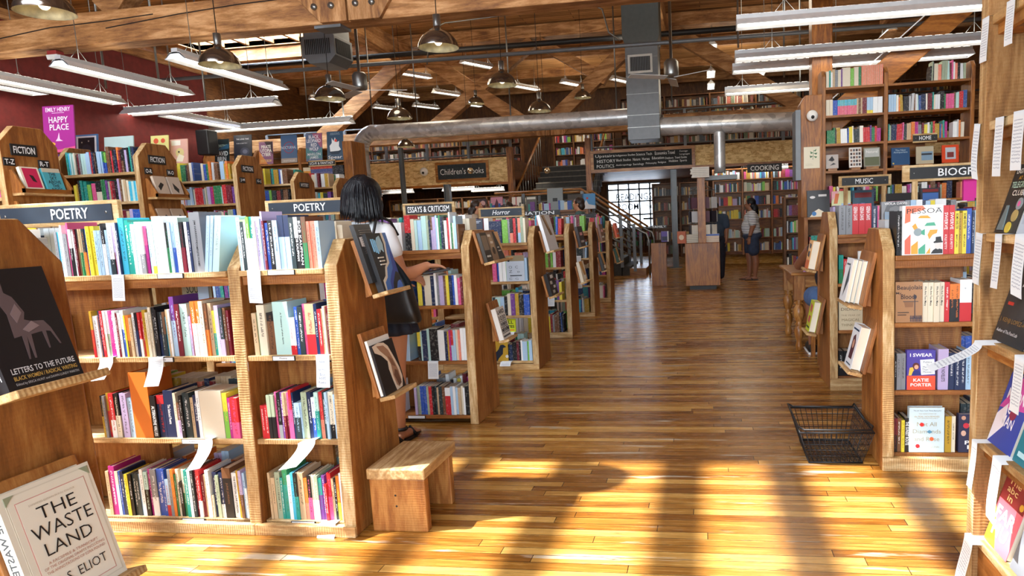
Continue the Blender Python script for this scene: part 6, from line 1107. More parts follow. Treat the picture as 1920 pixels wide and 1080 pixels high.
# upstairs and under the mezzanine
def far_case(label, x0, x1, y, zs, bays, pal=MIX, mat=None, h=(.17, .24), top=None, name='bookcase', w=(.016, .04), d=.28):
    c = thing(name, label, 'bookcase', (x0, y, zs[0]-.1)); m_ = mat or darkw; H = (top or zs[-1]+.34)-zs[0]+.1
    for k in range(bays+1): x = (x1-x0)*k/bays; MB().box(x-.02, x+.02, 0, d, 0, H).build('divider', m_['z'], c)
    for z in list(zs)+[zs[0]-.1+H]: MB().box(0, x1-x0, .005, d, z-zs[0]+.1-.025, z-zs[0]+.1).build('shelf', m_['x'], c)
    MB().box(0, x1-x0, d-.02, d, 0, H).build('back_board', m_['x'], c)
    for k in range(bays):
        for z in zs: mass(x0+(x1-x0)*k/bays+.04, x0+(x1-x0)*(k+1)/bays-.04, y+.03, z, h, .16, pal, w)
    return c
far_case('cooking bookcase under the lit sign, behind the woman in stripes', .25, 2.5, 18.0, (.35, .7, 1.2, 1.55, 1.9, 2.22), 3, top=2.5, mat=oak)
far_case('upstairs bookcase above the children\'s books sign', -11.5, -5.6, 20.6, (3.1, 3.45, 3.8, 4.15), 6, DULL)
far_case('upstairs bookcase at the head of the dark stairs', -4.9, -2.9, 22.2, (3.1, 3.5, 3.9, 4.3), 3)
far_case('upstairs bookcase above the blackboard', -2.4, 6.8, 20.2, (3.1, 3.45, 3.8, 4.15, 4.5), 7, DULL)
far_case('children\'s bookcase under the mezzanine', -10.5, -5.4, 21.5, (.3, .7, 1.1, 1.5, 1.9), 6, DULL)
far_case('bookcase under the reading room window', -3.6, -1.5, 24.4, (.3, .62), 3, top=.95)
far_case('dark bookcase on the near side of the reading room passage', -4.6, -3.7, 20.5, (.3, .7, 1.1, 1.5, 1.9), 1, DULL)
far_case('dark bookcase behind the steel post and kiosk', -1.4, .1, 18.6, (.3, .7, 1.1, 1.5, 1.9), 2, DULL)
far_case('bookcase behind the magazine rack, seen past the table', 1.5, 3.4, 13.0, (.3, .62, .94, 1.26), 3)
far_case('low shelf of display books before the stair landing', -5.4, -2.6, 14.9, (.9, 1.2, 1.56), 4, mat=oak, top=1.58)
for z in (1.56,): pass
for k, (x, W_, H_, c, art, lab) in enumerate(((-5.25, .3, .33, '#3a2430', [('c', .5, .5, .3, '#a87a5a'), ('c', .7, .7, .2, '#c8a0a0')], 'dark photo book behind the long-haired visitor'), (-4.85, .28, .36, '#c88aa0', [('p', [(.2, .2), (.5, .9), (.8, .3)], '#5a2a3a')], 'pink photo book on the display shelf'), (-4.35, .22, .34, '#dcd8d0', [('r', .4, 0, .5, 1, '#b02a30')], 'white and red book on the display shelf'), (-4.02, .25, .34, '#5a5a54', [('r', .1, .8, .9, .95, '#d8d8d0')], 'stone grey book on the display shelf'),
    (-3.52, .36, .5, '#8a9498', [('r', .35, .4, .65, .55, '#22262a')], 'large blue grey album standing upright on an easel'), (-3.05, .36, .34, '#3a3026', [('r', .1, .3, .9, .7, '#4e4232')], 'brown landscape book on the display shelf'), (-2.72, .30, .34, '#4a90c8', [('p', [(0, 0), (.3, .6), (.5, .3), (1, .2), (1, 0)], '#e0e0e4'), ('c', .4, .7, .08, '#c83a3c')], 'sky blue photo book with a seated figure'))):
    faceout(lab, W_, H_, .03, c, art, (x, 14.95, 1.582), (-.12, 0, 0), group='display books before the landing', mass_=True)
board_sign('section_sign', 'COOKING sign hanging under the mezzanine edge', [('COOKING', .5, .5, .82, .62)], 1.08, 1.92, 2.33, 2.53, 17.2, BLACK, 0, bold=.02)
# ------------------------------------------------------------ home shelves
HZ = (1.42, 1.79, 2.10, 2.42, 2.735); hx = (1.39, 2.075, 3.0)
hc = thing('home_bookcase', 'tall open-backed bookcase with the HOME sign, beside the column', 'bookcase', (1.39, 8.2, 0))
for i, x in enumerate(hx): MB().prism([(0, 0), (.3, 0), (.3, 2.86), (.27, 2.93), (.05, 2.93), (0, 2.86)], x-hx[0]-.022, x-hx[0]+.022, 'yz').build('upright', oak['z'], hc, .004)
for z in (.3, .7, 1.05)+HZ: MB().box(.0225, 1.61-.0225, .006, .29, z-.026, z).build('shelf', oak['x'], hc)
MB().box(.0225, 1.61, .285, .3, 0, 1.3).build('back_board', oak['x'], hc); MB().box(.0225, 1.2, .285, .3, 1.95, 2.3).build('back_board', oak['x'], hc)
sp_ = thing('side_cabinet', 'tall wooden side panel with chamfered head carrying a botanical print', 'cabinet', (1.13, 8.18, 0))
MB().prism([(0, 0), (.238, 0), (.238, 2.66), (.05, 2.66), (0, 2.57)], 0, .3, 'xz').build('body', oak['z'], sp_, .005); MB().box(-.06, -.002, .0, .3, 1.7, 2.5).build('metal_flank', GREYM, sp_)
faceout('cream botanical print of a green stem pinned to the side panel', .18, .245, .004, '#d8d0b4', [('p', [(.55, .4), (.58, .4), (.62, .85), (.6, .85)], '#3c6a3a'), ('p', [(.6, .8), (.8, .9), (.75, .78)], '#3a6a3c'), ('p', [(.6, .7), (.85, .72), (.78, .62)], '#345f36'), ('p', [(.6, .72), (.4, .8), (.44, .66)], '#3a6a3c'), ('p', [(.58, .56), (.36, .6), (.42, .48)], '#345f36'), ('p', [(.6, .56), (.84, .54), (.76, .46)], '#3c6a3a'), ('r', .1, .2, .5, .21, '#a89c80'), ('r', .1, .14, .6, .15, '#a89c80')], (1.16, 8.172, 1.83), (0, 0, 0), 'prints', 'print', 'print', False)
HY = 8.225; GH = 'books on the home shelves'
shelf_row('i20/18 t12/19 w12/17 c16/20 g20/19 i20/19 v10/20 i54/21 m24/20 i30/21 e18/21 s9/22 c3/22 s9/22 c3/22 s9/22 c3/22 s9/22 c3/22 s9/22 c3/22 s9/22 c3/22 s9/22 c3/22 s9/22 c3/22 s9/22 c3/22 s9/22 c3/22 s9/22 c3/22 s9/22', 1.42, 2.045, HY, HZ[4], 'top home shelf by the column', GH, loose=False)
shelf_row('i24/18 i20/18 b30/17 '+'p9/17:q60 y1/17 '*12+'c12/18 f14/18 c10/18 d28/18 l20/18:y-20 l18/18:y-20 w30/18 w30/18', 1.42, 2.045, HY, HZ[3], 'second home shelf by the column', GH, loose=False)
mass(1.43, 2.04, HY, HZ[2], (.15, .19), .13, w=(.012, .026)); mass(2.11, 2.96, HY, HZ[2], (.15, .2), .13, w=(.012, .026)); mass(2.11, 2.96, HY, HZ[3], (.16, .2), .13, w=(.014, .03)); mass(2.55, 2.96, HY, HZ[4], (.16, .22), .13)
mass(1.43, 2.04, HY, HZ[0], (.15, .2), .13); mass(2.11, 2.96, HY, HZ[0], (.15, .2), .13)
for (x, W_, H_, c, art, lab) in ((1.42, .14, .16, '#b8b0aa', [('p', [(.2, .6), (.5, .9), (.7, .6), (.5, .5)], '#26262a'), ('p', [(.3, .2), (.8, .3), (.6, .4)], '#3a3a3e')], 'pale book with dark leaf drawing, home display shelf'), (1.68, .14, .23, '#e0dcd4', [('r', .1+.22*a, .08+.18*b, .26+.22*a, .2+.18*b, ('#3a2a2a', '#8a6a5a', '#5a5a60')[(a+b) % 3]) for a in range(4) for b in range(5)], 'white book with a grid of small objects'),
    (1.845, .18, .22, '#8a8878', [('r', .06, .5, .94, .94, '#b0b4b0'), ('r', .06, .06, .94, .5, '#5e6448'), ('t', 'Natural', .5, .78, .7, .14, '#e8e8e4', 0)], 'grey book titled Natural on a small easel'), (2.15, .2, .2, '#1f4a74', [('t', 'The New\nAntiquarians', .5, .78, .76, .24, '#b8ccd8', 0), ('c', .1, .1, .05, '#c8a848')], 'blue book titled The New Antiquarians'), (2.42, .19, .2, '#b8ae94', [('r', .3, .2, .95, .7, '#7a98b0'), ('r', .3, .5, .9, .6, '#2a3038')], 'tan book with a blue room photograph'), (2.70, .18, .2, '#d8481c', [('r', .2, .2, .82, .86, '#b8c4cc'), ('r', .3, .3, .7, .6, '#7a3030')], 'orange book with a pale room photograph')):
    faceout(lab, W_, H_, .02, c, art, (x, HY+.0, HZ[1]+.03), (-.12, 0, 0), group='face-out books on the home display shelf')
    tag(MB().box(x+.02, x+W_-.02, HY-.024, HY+.1, HZ[1]+.0005, HZ[1]+.0295).build('easel', pine['x']), 'small wooden easel under the '+lab.split(',')[0].split(' on a')[0], 'easel', 'small easels on the home display shelf')
topsign('HOME sign on the home shelves', 'HOME', 2.37, 2.63, 8.195, 2.075, .065, BLACK, tw=.5, feet=False, ext=0)
# magazine case by the table
mc = far_case('low case of magazines and discs behind the pine table', 1.10, 2.6, 7.6, (.35, .72, .93), 2, mat=fir, top=1.27, h=(.12, .14), d=.42, name='magazine_case')
for (x, W_, H_, c, art, lab) in ((1.12, .24, .29, '#2c2e32', [('c', .24, .74, .12, '#d8d8d8', .5), ('r', .5, .76, .86, .84, '#d8d8d8'), ('p', [(.1, 0), (.3, .2), (.5, .3), (.7, .2), (.9, 0)], '#e8e0c8'), ('c', .3, .12, .1, '#3a7ab8')], 'black magazine with a white oval badge on the magazine case'), (1.38, .2, .27, '#d8e0b0', [('p', [(0, .6), (.4, 1), (0, 1)], '#e8b0b8'), ('p', [(.1, .5), (.2, .9), (.4, .9), (.3, .5)], '#d87a4a'), ('r', .5, 0, 1, .5, '#a8ccec')], 'pale green and pink magazine on the magazine case'), (1.6, .22, .27, '#3a5a70', [('r', .1, .7, .9, .9, '#7a2a30')], 'dark album with a red band next to the magazines'),
    (1.88, .4, .22, '#1c1c1e', [('t', 'FOXY LIVES', .5, .5, .8, .2, '#4a4a4c')], 'wide black book behind the music sign'), (2.3, .2, .26, '#3a3a44', [('r', .1, .5, .9, .8, '#4a7ac8'), ('r', .1, .84, .9, .95, '#8a2a2a')], 'book with blue chrome letters near the music sign')):
    faceout(lab, W_, H_, .03, c, art, (x, 7.63, 1.272), (-.1, 0, 0), group='magazines and albums on the magazine case', name='magazine', cat='magazine')
faceout('plain hot pink book under the biography sign', .24, .18, .03, '#e0209a', [], (1.93, 5.4, 1.361), (-.05, 0, 0))
mass(-2.4, -2.0, Y2+.04, SZ[3]); mass(-2.4, -1.96, Y2+.04, SZ[2]); mass(-2.4, -1.98, Y2+.04, SZ[1]); mass(-2.4, -2.03, Y2+.04, SZ[0])
mv, nv, lv, bv = base_mat('printed_covers'); av = N(nv, 'ShaderNodeAttribute', attribute_name='Col'); lv.new(av.outputs['Color'], bv.inputs['Base Color'])
OB = OTH.build('mixed_books', [SPINES, mv]); tag(OB, 'rows of mixed book spines filling the farther shelves of the shop', 'book', 'books on the farther shelves', 'stuff')
# ------------------------------------------------------------ people
SKIN = plain('skin', '#c48a68', .5, vary=.05); SKIN2 = plain('brown_skin', '#8a5a40', .5, vary=.05); HAIR = plain('black_hair', '#080a10', .38, vary=.3, spec=.28); HAIRB = plain('brown_hair', '#2e1c14', .4, vary=.2)
SHIRT = plain('white_cotton', '#e4e9ee', .8, vary=.03); NAVYC = plain('navy_cloth', '#141a2c', .7, vary=.2); DENIM = plain('dark_denim', '#27344c', .8, vary=.2); DENIM2 = plain('mid_denim', '#4a6a9a', .8, vary=.2); TEAL = plain('teal_cotton', '#4a6a6a', .8)
def cap(m, a, b, r0, r1, n=14, flat_=None):
    a, b = Vector(a), Vector(b); d = (b-a).normalized(); P = []; R = []
    for s, c in ((1, .12), (.87, .5), (.5, .87)): P.append(a-d*r0*s); R.append(r0*c)
    for t in (0, .25, .5, .75, 1): P.append(a.lerp(b, t)); R.append(r0+(r1-r0)*t)
    for s, c in ((.5, .87), (.87, .5), (1, .12)): P.append(b+d*r1*s); R.append(r1*c)
    m.tube(P, R, n)
def limb(m, pts, rs):
    for (a, b), (r, q) in zip(zip(pts, pts[1:]), zip(rs, rs[1:])): cap(m, a, b, r, q)
def fuse(m, name, mat, parent, voxel=.008, it=6, tex=None):
    o = m.build(name, mat); r = o.modifiers.new('r', 'REMESH'); r.mode = 'VOXEL'; r.voxel_size = voxel; r.use_smooth_shade = True; s = o.modifiers.new('s', 'SMOOTH'); s.iterations = it; s.factor = .5
    dg = bpy.context.evaluated_depsgraph_get(); me = bpy.data.meshes.new_from_object(o.evaluated_get(dg)); me.materials.clear(); me.materials.append(mat)
    old = o.data; o.modifiers.clear(); o.data = me; bpy.data.meshes.remove(old); me.name = name
    for p in me.polygons: p.use_smooth = True
    if parent: o.parent = parent
    return o
def hand(m, w, d, up, s=1.0, curl=.5, thumb=1):
    """palm and five bent fingers: w wrist, d pointing direction, up the back of the hand"""
    w = Vector(w); d = Vector(d).normalized(); up = (Vector(up)-d*Vector(up).dot(d)).normalized(); sd = d.cross(up)
    pc = w+d*.045*s; M_ = Matrix((sd*.9, d, up*.9)).transposed().to_4x4(); M_.translation = pc; m.ball((0, 0, 0), .042*s, .052*s, .017*s, 14, 10, M=M_)
    for k, L_ in enumerate((.070, .078, .072, .056)):
        b = w+d*.082*s+sd*(.028-.019*k)*s; a1 = curl*.5; a2 = curl*1.1; a3 = curl*1.6; p = [b]
        for a, f in ((a1, .45), (a2, .32), (a3, .23)): p.append(p[-1]+(d*math.cos(a)-up*math.sin(a))*L_*f*s)
        limb(m, p, [.0088*s, .0082*s, .0076*s, .0066*s])
    b = w+d*.03*s+sd*.034*s*thumb; limb(m, [b, b+(d*.5+sd*thumb*.7-up*.3).normalized()*.035*s, b+(d*.9+sd*thumb*.35-up*.5).normalized()*.06*s], [.0115*s, .0098*s, .0078*s])
def head(m, c, s=1.0, face=(0, 1, 0)):
    """face looks along +y unless turned"""
    a = math.atan2(-face[0], face[1]); M_ = Matrix.Translation(c) @ Matrix.Rotation(a, 4, 'Z') @ Matrix.Scale(s, 4)
    m.ball((0, -.005, .02), .074, .092, .092, 18, 12, M=M_); m.ball((0, .022, -.045), .054, .066, .062, 16, 10, M=M_); m.ball((0, .06, -.088), .024, .022, .02, 10, 8, M=M_)
    m.ball((0, .092, -.012), .011, .018, .026, 10, 8, M=M_); m.ball((0, .083, -.052), .026, .01, .008, 10, 6, M=M_); m.ball((0, .08, -.062), .022, .01, .008, 10, 6, M=M_)
    for sx in (-1, 1): m.ball((sx*.03, .082, .03), .02, .01, .007, 10, 6, M=M_); m.ball((sx*.075, -.004, -.008), .01, .02, .032, 10, 8, M=M_)
def eyes(parent, c, s=1.0, face=(0, 1, 0)):
    a = math.atan2(-face[0], face[1]); M_ = Matrix.Translation(c) @ Matrix.Rotation(a, 4, 'Z') @ Matrix.Scale(s, 4); m = MB()
    for sx in (-1, 1): m.ball((sx*.03, .082, .012), .013, .008, .007, 10, 6, 0, M_); m.ball((sx*.03, .088, .012), .006, .004, .006, 8, 6, 1, M_); m.ball((sx*.03, .086, .034), .017, .006, .003, 8, 4, 1, M_)
    m.build('eyes', [WHITEP, BLACK], parent)
for hm in (HAIR, HAIRB):
    n = hm.node_tree.nodes; l = hm.node_tree.links; tc = n.new('ShaderNodeTexCoord'); mp = n.new('ShaderNodeMapping'); mp.inputs['Scale'].default_value = (150, 150, 6); l.new(tc.outputs['Object'], mp.inputs[0]); no = n.new('ShaderNodeTexNoise'); no.inputs['Scale'].default_value = 1; no.inputs['Detail'].default_value = 4; l.new(mp.outputs[0], no.inputs['Vector']); bp = n.new('ShaderNodeBump'); bp.inputs['Strength'].default_value = .9; bp.inputs['Distance'].default_value = .004; l.new(no.outputs[0], bp.inputs['Height']); l.new(bp.outputs[0], n['Principled BSDF'].inputs['Normal'])
# woman reading in the poetry aisle, back to the camera
w1 = thing('person', 'woman with black bobbed hair, white t-shirt and navy skirt, seen from behind browsing', 'person', (-2.01, 3.86, 0))
m = MB(); HC = (-.025, .01, 1.535)
head(m, HC, 1.0, (.5, .86, 0)); limb(m, [(-.06, 0, 1.34), (-.03, .01, 1.45)], [.056, .05])
m.ball((-.085, 0, 1.27), .165, .10, .13, 20, 14); m.ball((-.05, 0, 1.08), .13, .092, .16, 20, 14); m.ball((0, 0, .92), .165, .125, .14, 20, 14)
limb(m, [(-.24, 0, 1.325), (-.085, 0, 1.36), (.07, 0, 1.325)], [.055, .05, .055])
limb(m, [(.075, 0, 1.315), (.12, .0, 1.19), (.155, .02, 1.06)], [.056, .050, .042]); limb(m, [(.155, .02, 1.06), (.20, .09, 1.065), (.262, .16, 1.10)], [.042, .040, .027])
limb(m, [(-.245, 0, 1.315), (-.29, .03, 1.19), (-.26, .09, 1.06)], [.056, .048, .041]); limb(m, [(-.26, .09, 1.06), (-.1, .17, 1.03), (.08, .2, 1.03)], [.041, .037, .026])
for sx, yy in ((.085, 0), (-.085, .03)):
    limb(m, [(sx, yy*.3, .88), (sx*.98, .01+yy, .68), (sx*.93, .012+yy, .49)], [.092, .078, .056]); limb(m, [(sx*.93, .012+yy, .49), (sx*.93, -.012+yy, .36), (sx*.9, -.004+yy, .2), (sx*.9, .0+yy, .075)], [.056, .057, .040, .030])
    m.ball((sx*.9, -.022+yy, .035), .031, .036, .032, 12, 8); limb(m, [(sx*.9, .0+yy, .045), (sx*1.0, .09+yy, .03), (sx*1.02, .15+yy, .022)], [.032, .03, .024])
    for k in range(5): limb(m, [(sx*1.02+(.028-.014*k), .15+yy, .02), (sx*1.02+(.032-.016*k), .185+yy-.006*abs(k-1), .016)], [.0095, .008])
hand(m, (.262, .16, 1.10), (.8, .45, -.1), (0, .2, 1), 1.0, .9, -1); hand(m, (.08, .2, 1.03), (.95, .2, -.1), (.1, -.5, .85), 1.0, .8, 1)
body = fuse(m, 'body', SKIN, w1, .0062, 4); eyes(w1, HC, 1.0, (.5, .86, 0))
m = MB(); m.ball((-.085, 0, 1.265), .182, .118, .135, 20, 14); m.ball((-.05, 0, 1.10), .15, .112, .17, 20, 14); limb(m, [(-.235, 0, 1.32), (-.085, 0, 1.345), (.065, 0, 1.32)], [.068, .062, .068])
limb(m, [(.075, 0, 1.31), (.115, 0, 1.205)], [.070, .066]); limb(m, [(-.245, 0, 1.31), (-.285, .02, 1.205)], [.070, .066]); m.ball((-.02, 0, 1.0), .15, .118, .07, 18, 10)
fuse(m, 't_shirt', SHIRT, w1, .009, 5)
def skirt(parent, mat, c, z1, z0, r1, r0, pl=14, amp=.05):
    vs = []; n = 84; R = 10
    for j in range(R+1):
        t = j/R
        for k in range(n):
            a = 2*PI*k/n; w = 1+amp*t*math.sin(a*pl); vs.append((c[0]+(r1[0]+(r0[0]-r1[0])*t)*w*math.cos(a), c[1]+(r1[1]+(r0[1]-r1[1])*t)*w*math.sin(a), z1+(z0-z1)*t))
    fs = [(j*n+k, (j+1)*n+k, (j+1)*n+(k+1) % n, j*n+(k+1) % n) for j in range(R) for k in range(n)]
    o = MB().add(vs, fs, 0, None, True).build('skirt', mat, parent); s = o.modifiers.new('t', 'SOLIDIFY'); s.thickness = .006; return o
skirt(w1, NAVYC, (.0, 0), 1.02, .70, (.15, .12), (.235, .185))
m = MB(); M_ = Matrix.Translation(HC) @ Matrix.Rotation(-.5, 4, 'Z')
m.ball((0, -.018, .028), .098, .112, .106, 20, 14, M=M_); m.ball((0, -.055, -.05), .098, .078, .10, 18, 12, M=M_)
for sx in (-1, 1): m.ball((sx*.072, -.01, -.05), .030, .072, .085, 14, 10, M=M_)
h_ = fuse(m, 'hair', HAIR, w1, .008, 3)
m = MB()   # strands lying over the bob
for k in range(96):
    a = PI*(-.12+1.24*k/95)+PI; pts = []; jr = random.uniform(-.004, .006); dz = random.uniform(-.02, .012)+.03*math.cos(a)
    for q in range(9):
        t = q/8; r = .02+.088*math.sin(min(1, t*1.45)*PI/2)+jr*t+.014*max(0, t-.7)/.3; z = .135-.262*t**1.3-dz*t; pts.append(M_ @ Vector((r*math.cos(a), r*math.sin(a)*1.14-.022, z)))
    m.tube(pts, [.004, .006, .007, .008, .008, .008, .007, .005, .001], 5)
m.build('hair_strands', HAIR, w1)
for sx, yy in ((.085, 0), (-.085, .03)):
    m = MB(); m.prism([(sx*.9-.042, -.055+yy), (sx*.9+.042, -.055+yy), (sx*1.02+.05, .1+yy), (sx*1.02+.03, .2+yy), (sx*1.02-.03, .2+yy), (sx*1.02-.05, .1+yy)], .0, .014, 'xy')
    m.tube([(sx*.9+.036*math.cos(a), yy-.003+.036*math.sin(a), .085) for a in [2*PI*k/14 for k in range(15)]], .011, 6); m.tube([(sx-.045, .1+yy, .015), (sx, .11+yy, .062), (sx+.045, .1+yy, .015)], .012, 6); m.tube([(sx*.9-.03, -.05+yy, .015), (sx*.9, -.062+yy, .05), (sx*.9+.03, -.05+yy, .015)], .013, 6)
    m.build('sandal', BLACK, w1)
# tote bag
tb_ = thing('tote_bag', 'black drawstring tote bag hanging from the browsing woman\'s shoulder', 'bag', (-1.935, 3.86, 0))
tote_up = plain('dark_teal_nylon', '#10202a', .35, vary=.3)
m = MB(); n = 40; vs = []; prof = [(1.262, .02, .018), (1.235, .035, .03), (1.2, .05, .04), (1.1, .10, .052), (1.03, .125, .058), (1.0, .135, .06)]
for z, rx, ry in prof:
    for k in range(n): a = 2*PI*k/n; w = 1+.14*math.sin(a*10)*(1 if z > 1.02 else .3); vs.append((.02+(1.26-z)*.22+rx*w*math.cos(a), -.15+ry*w*math.sin(a), z))
m.add(vs, [(j*n+k, (j+1)*n+k, (j+1)*n+(k+1) % n, j*n+(k+1) % n) for j in range(len(prof)-1) for k in range(n)], 0, None, True); m.build('gathered_top', tote_up, tb_)
m = MB(); vs = []; prof = [(1.0, .135, .06), (.93, .142, .062), (.86, .15, .06), (.80, .155, .055), (.785, .145, .045)]
for z, rx, ry in prof:
    for k in range(n): a = 2*PI*k/n; c_, s_ = math.cos(a), math.sin(a); q = .5; vs.append((.077+(1.0-z)*.12+rx*math.copysign(abs(c_)**q, c_), -.15+ry*math.copysign(abs(s_)**q, s_), z))
m.add(vs, [(j*n+k, (j+1)*n+k, (j+1)*n+(k+1) % n, j*n+(k+1) % n) for j in range(len(prof)-1) for k in range(n)]+[tuple(range((len(prof)-1)*n, len(prof)*n))], 0, None, True); m.build('leather_body', plain('black_leather', '#1c1815', .45, vary=.3), tb_)
MB().tube([(.02, -.15, 1.25), (.0, -.135, 1.32), (-.01, -.07, 1.398), (-.005, .0, 1.41), (.01, .07, 1.39), (.03, .12, 1.3)], .009, 8).build('strap', BLACK, tb_)
MB().box(-.055, .0, -.215, -.205, .9, .93, M=Matrix.Translation((.0, 0, 0))).build('leather_tab', plain('tan_leather', '#a0683c'), tb_)
ph = tag(MB().box(-.085, .085, -.06, .06, 0, .014).build('black_folder', BLACK, None, .003, loc=(-1.70, 4.055, 1.055)), 'thin black folder held between the browsing woman\'s hands', 'folder'); ph.rotation_euler = (0, -.12, .4)

def standing(label, loc, rz, s=1.0, stout=1.0, skin=SKIN, top=SHIRT, low=DENIM, hair=HAIR, long_hair=True, voxel=.013, sandals=True, shorts=True):
    t = thing('person', label, 'person', loc, (0, 0, rz)); t.scale = (s, s, s); m = MB(); k = stout; HC = (0, .03, 1.535)
    head(m, HC); limb(m, [(0, 0, 1.34), (0, .02, 1.46)], [.06, .055]); m.ball((0, 0, 1.24), .17*k, .12*k, .15, 18, 12); m.ball((0, .02, 1.06), .165*k, .15*k, .17, 18, 12); m.ball((0, -.02, .92), .17*k, .155*k, .14, 18, 12)
    for sx in (-1, 1):
        limb(m, [(sx*.19*k, 0, 1.33), (sx*.22*k, -.01, 1.1)], [.062*k, .052*k]); limb(m, [(sx*.22*k, -.01, 1.1), (sx*.21*k, .06, .87)], [.048*k, .03*k]); hand(m, (sx*.21*k, .06, .87), (0, .12, -1), (sx, .2, 0), 1.0, .5, -sx)
        yy = .05*sx; limb(m, [(sx*.09*k, 0, .86), (sx*.095, yy, .5)], [.10*k, .066*k]); limb(m, [(sx*.095, yy, .5), (sx*.095, -.02+yy, .36), (sx*.09, yy, .08)], [.064*k, .064*k, .038])
        m.ball((sx*.09, -.02+yy, .035), .034, .04, .034, 10, 8); limb(m, [(sx*.09, yy, .045), (sx*.1, .15+yy, .026)], [.036, .026])
        for q in range(5): limb(m, [(sx*.1+(.03-.015*q), .155+yy, .022), (sx*.1+(.034-.017*q), .19+yy, .018)], [.01, .009])
    fuse(m, 'body', skin, t, voxel*.8, 4); eyes(t, HC)
    m = MB(); m.ball((0, 0, 1.24), .185*k, .138*k, .155, 18, 12); m.ball((0, .02, 1.07), .182*k, .168*k, .2, 18, 12); m.ball((0, 0, .97), .19*k, .17*k, .09, 18, 10); limb(m, [(-.17*k, 0, 1.33), (.17*k, 0, 1.33)], [.08, .08])
    for sx in (-1, 1): limb(m, [(sx*.19*k, 0, 1.32), (sx*.215*k, -.005, 1.16)], [.078*k, .076*k])
    fuse(m, 'shirt', top, t, voxel, 4)
    m = MB(); m.ball((0, -.01, .90), .192*k, .178*k, .12, 18, 12)
    for sx in (-1, 1): limb(m, [(sx*.095*k, 0, .85), (sx*.1*k, .03*sx, .6 if shorts else .14)], [.125*k, .105*k if shorts else .075])
    fuse(m, 'shorts' if shorts else 'trousers', low, t, voxel, 3)
    m = MB(); m.ball((HC[0], HC[1]-.024, HC[2]+.03), .088, .102, .098, 16, 12); m.ball((0, -.03, 1.49), .08, .07, .08, 14, 10)
    if long_hair: m.ball((0, -.07, 1.42), .085, .075, .12, 14, 10); m.ball((0, -.09, 1.35), .07, .06, .09, 12, 8)
    fuse(m, 'hair', hair, t, voxel*.8, 3)
    if sandals:
        for sx in (-1, 1):
            yy = .05*sx; m = MB().prism([(sx*.09-.045, -.06+yy), (sx*.09+.045, -.06+yy), (sx*.1+.05, .14+yy), (sx*.1, .215+yy), (sx*.1-.05, .14+yy)], 0, .012, 'xy'); m.tube([(sx*.1-.045, .05+yy, .012), (sx*.1, .1+yy, .06), (sx*.1+.045, .05+yy, .012)], .01, 6); m.build('sandal', BLACK, t)
    return t
def stripes():
    m, n, l, b_ = base_mat('striped_cotton'); tc = n.new('ShaderNodeTexCoord'); w = n.new('ShaderNodeTexWave'); w.bands_direction = 'Z'; w.inputs['Scale'].default_value = 9.5; w.inputs['Distortion'].default_value = .6; w.inputs['Detail'].default_value = 1; w.inputs['Detail Scale'].default_value = .6
    l.new(tc.outputs['Object'], w.inputs[0]); cr = n.new('ShaderNodeValToRGB'); cr.color_ramp.interpolation = 'CONSTANT'; cr.color_ramp.elements[0].color = lin4('#2a3448'); cr.color_ramp.elements[1].position = .28; cr.color_ramp.elements[1].color = lin4('#dfe2e4'); l.new(w.outputs[1], cr.inputs[0]); l.new(cr.outputs[0], b_.inputs['Base Color']); b_.inputs['Roughness'].default_value = .85; return m
standing('woman in a striped t-shirt, denim shorts and sandals standing sideways in the aisle', (.93, 13.75, 0), PI/2, .99, 1.12, SKIN2, stripes(), DENIM, HAIR, True, .011)
tag(MB().tube([(.05*math.cos(a), .05*math.sin(a), 0) for a in [2*PI*k/12 for k in range(13)]], .009, 6).build('wristwatch', BLACK, None, 0, loc=(.865, 13.75-.235, .885)), 'dark watch on the wrist of the striped woman', 'watch')
standing('man in a teal t-shirt, seen from the side before the stairs', (-2.43, 13.1, 0), PI*.52, 1.08, 1.05, SKIN, TEAL, DENIM, HAIRB, False, .016, False, False)
standing('long-haired woman in a striped top looking toward the stairs', (-4.5, 12.9, 0), -PI*.45, 1.1, .95, SKIN, plain('cream_knit', '#c8b4a0', .8), NAVYC, HAIRB, True, .016, False, False)
standing('dark-haired person almost hidden behind the horror sign', (-3.85, 13.0, 0), 0, 1.06, 1.0, SKIN2, NAVYC, NAVYC, HAIRB, False, .018, False, False)
standing('person in dark blue standing behind the spinner rack', (.2, 13.4, 0), PI, .96, 1.05, SKIN2, plain('blue_grey_cotton', '#2c3c50', .8), NAVYC, HAIR, False, .016, False, False)
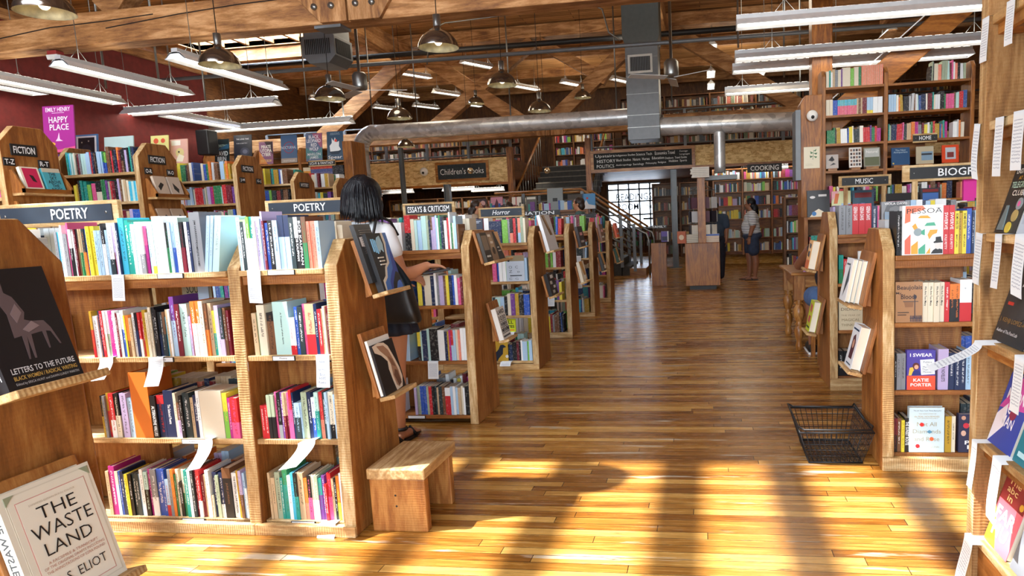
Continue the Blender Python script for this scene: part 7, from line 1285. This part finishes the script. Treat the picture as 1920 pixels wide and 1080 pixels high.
# reader at the table, mostly hidden by the music case
rd = thing('person', 'seated reader at the pine table with a bare forearm on a pink folder', 'person', (1.13, 6.16, 0))
m = MB(); head(m, (0, .14, 1.2)); limb(m, [(0, .05, 1.02), (0, .1, 1.12)], [.058, .052]); m.ball((0, 0, .93), .17, .12, .14, 16, 10); m.ball((0, -.02, .74), .15, .12, .16, 16, 10); m.ball((0, 0, .56), .17, .15, .1, 16, 10)
limb(m, [(-.19, .02, 1.0), (-.255, .36, .835)], [.055, .046]); limb(m, [(-.255, .36, .83), (-.06, .52, .815)], [.044, .032]); hand(m, (-.06, .52, .81), (.9, .4, -.05), (0, 0, 1), 1, .3, 1); limb(m, [(.19, .02, 1.0), (.24, .22, .85), (.1, .44, .80)], [.055, .046, .03]); hand(m, (.1, .44, .80), (-.3, .9, 0), (0, 0, 1), 1, .3, -1)
for sx in (-1, 1): limb(m, [(sx*.10, .02, .54), (sx*.14, .38, .53)], [.09, .065]); limb(m, [(sx*.14, .38, .53), (sx*.14, .30, .1)], [.06, .038]); limb(m, [(sx*.14, .28, .06), (sx*.14, .44, .05)], [.04, .035])
fuse(m, 'body', SKIN2, rd, .011, 4); eyes(rd, (0, .14, 1.2))
m = MB(); m.ball((0, 0, .93), .185, .135, .14, 16, 10); m.ball((0, -.02, .76), .17, .14, .18, 16, 10); limb(m, [(-.16, 0, 1.0), (.16, 0, 1.0)], [.075, .075]); fuse(m, 'dark_top', NAVYC, rd, .012, 4)
m = MB(); m.ball((0, 0, .56), .185, .165, .11, 16, 10)
for sx in (-1, 1): limb(m, [(sx*.10, .02, .55), (sx*.13, .26, .545)], [.108, .1])
fuse(m, 'denim_shorts', DENIM2, rd, .012, 4)
m = MB(); m.ball((0, .11, 1.225), .09, .1, .1, 16, 10); m.ball((0, .06, 1.14), .08, .07, .09); fuse(m, 'hair', HAIR, rd, .012, 3)
for sx in (-1, 1): m = MB(); limb(m, [(sx*.14, .26, .045), (sx*.14, .47, .04)], [.05, .045]); fuse(m, 'sneaker', BLACK, rd, .01, 2); MB().prism([(sx*.14-.05, .2), (sx*.14+.05, .2), (sx*.14+.05, .52), (sx*.14-.05, .52)], 0, .016, 'xy').build('white_sole', WHITEP, rd, .004)
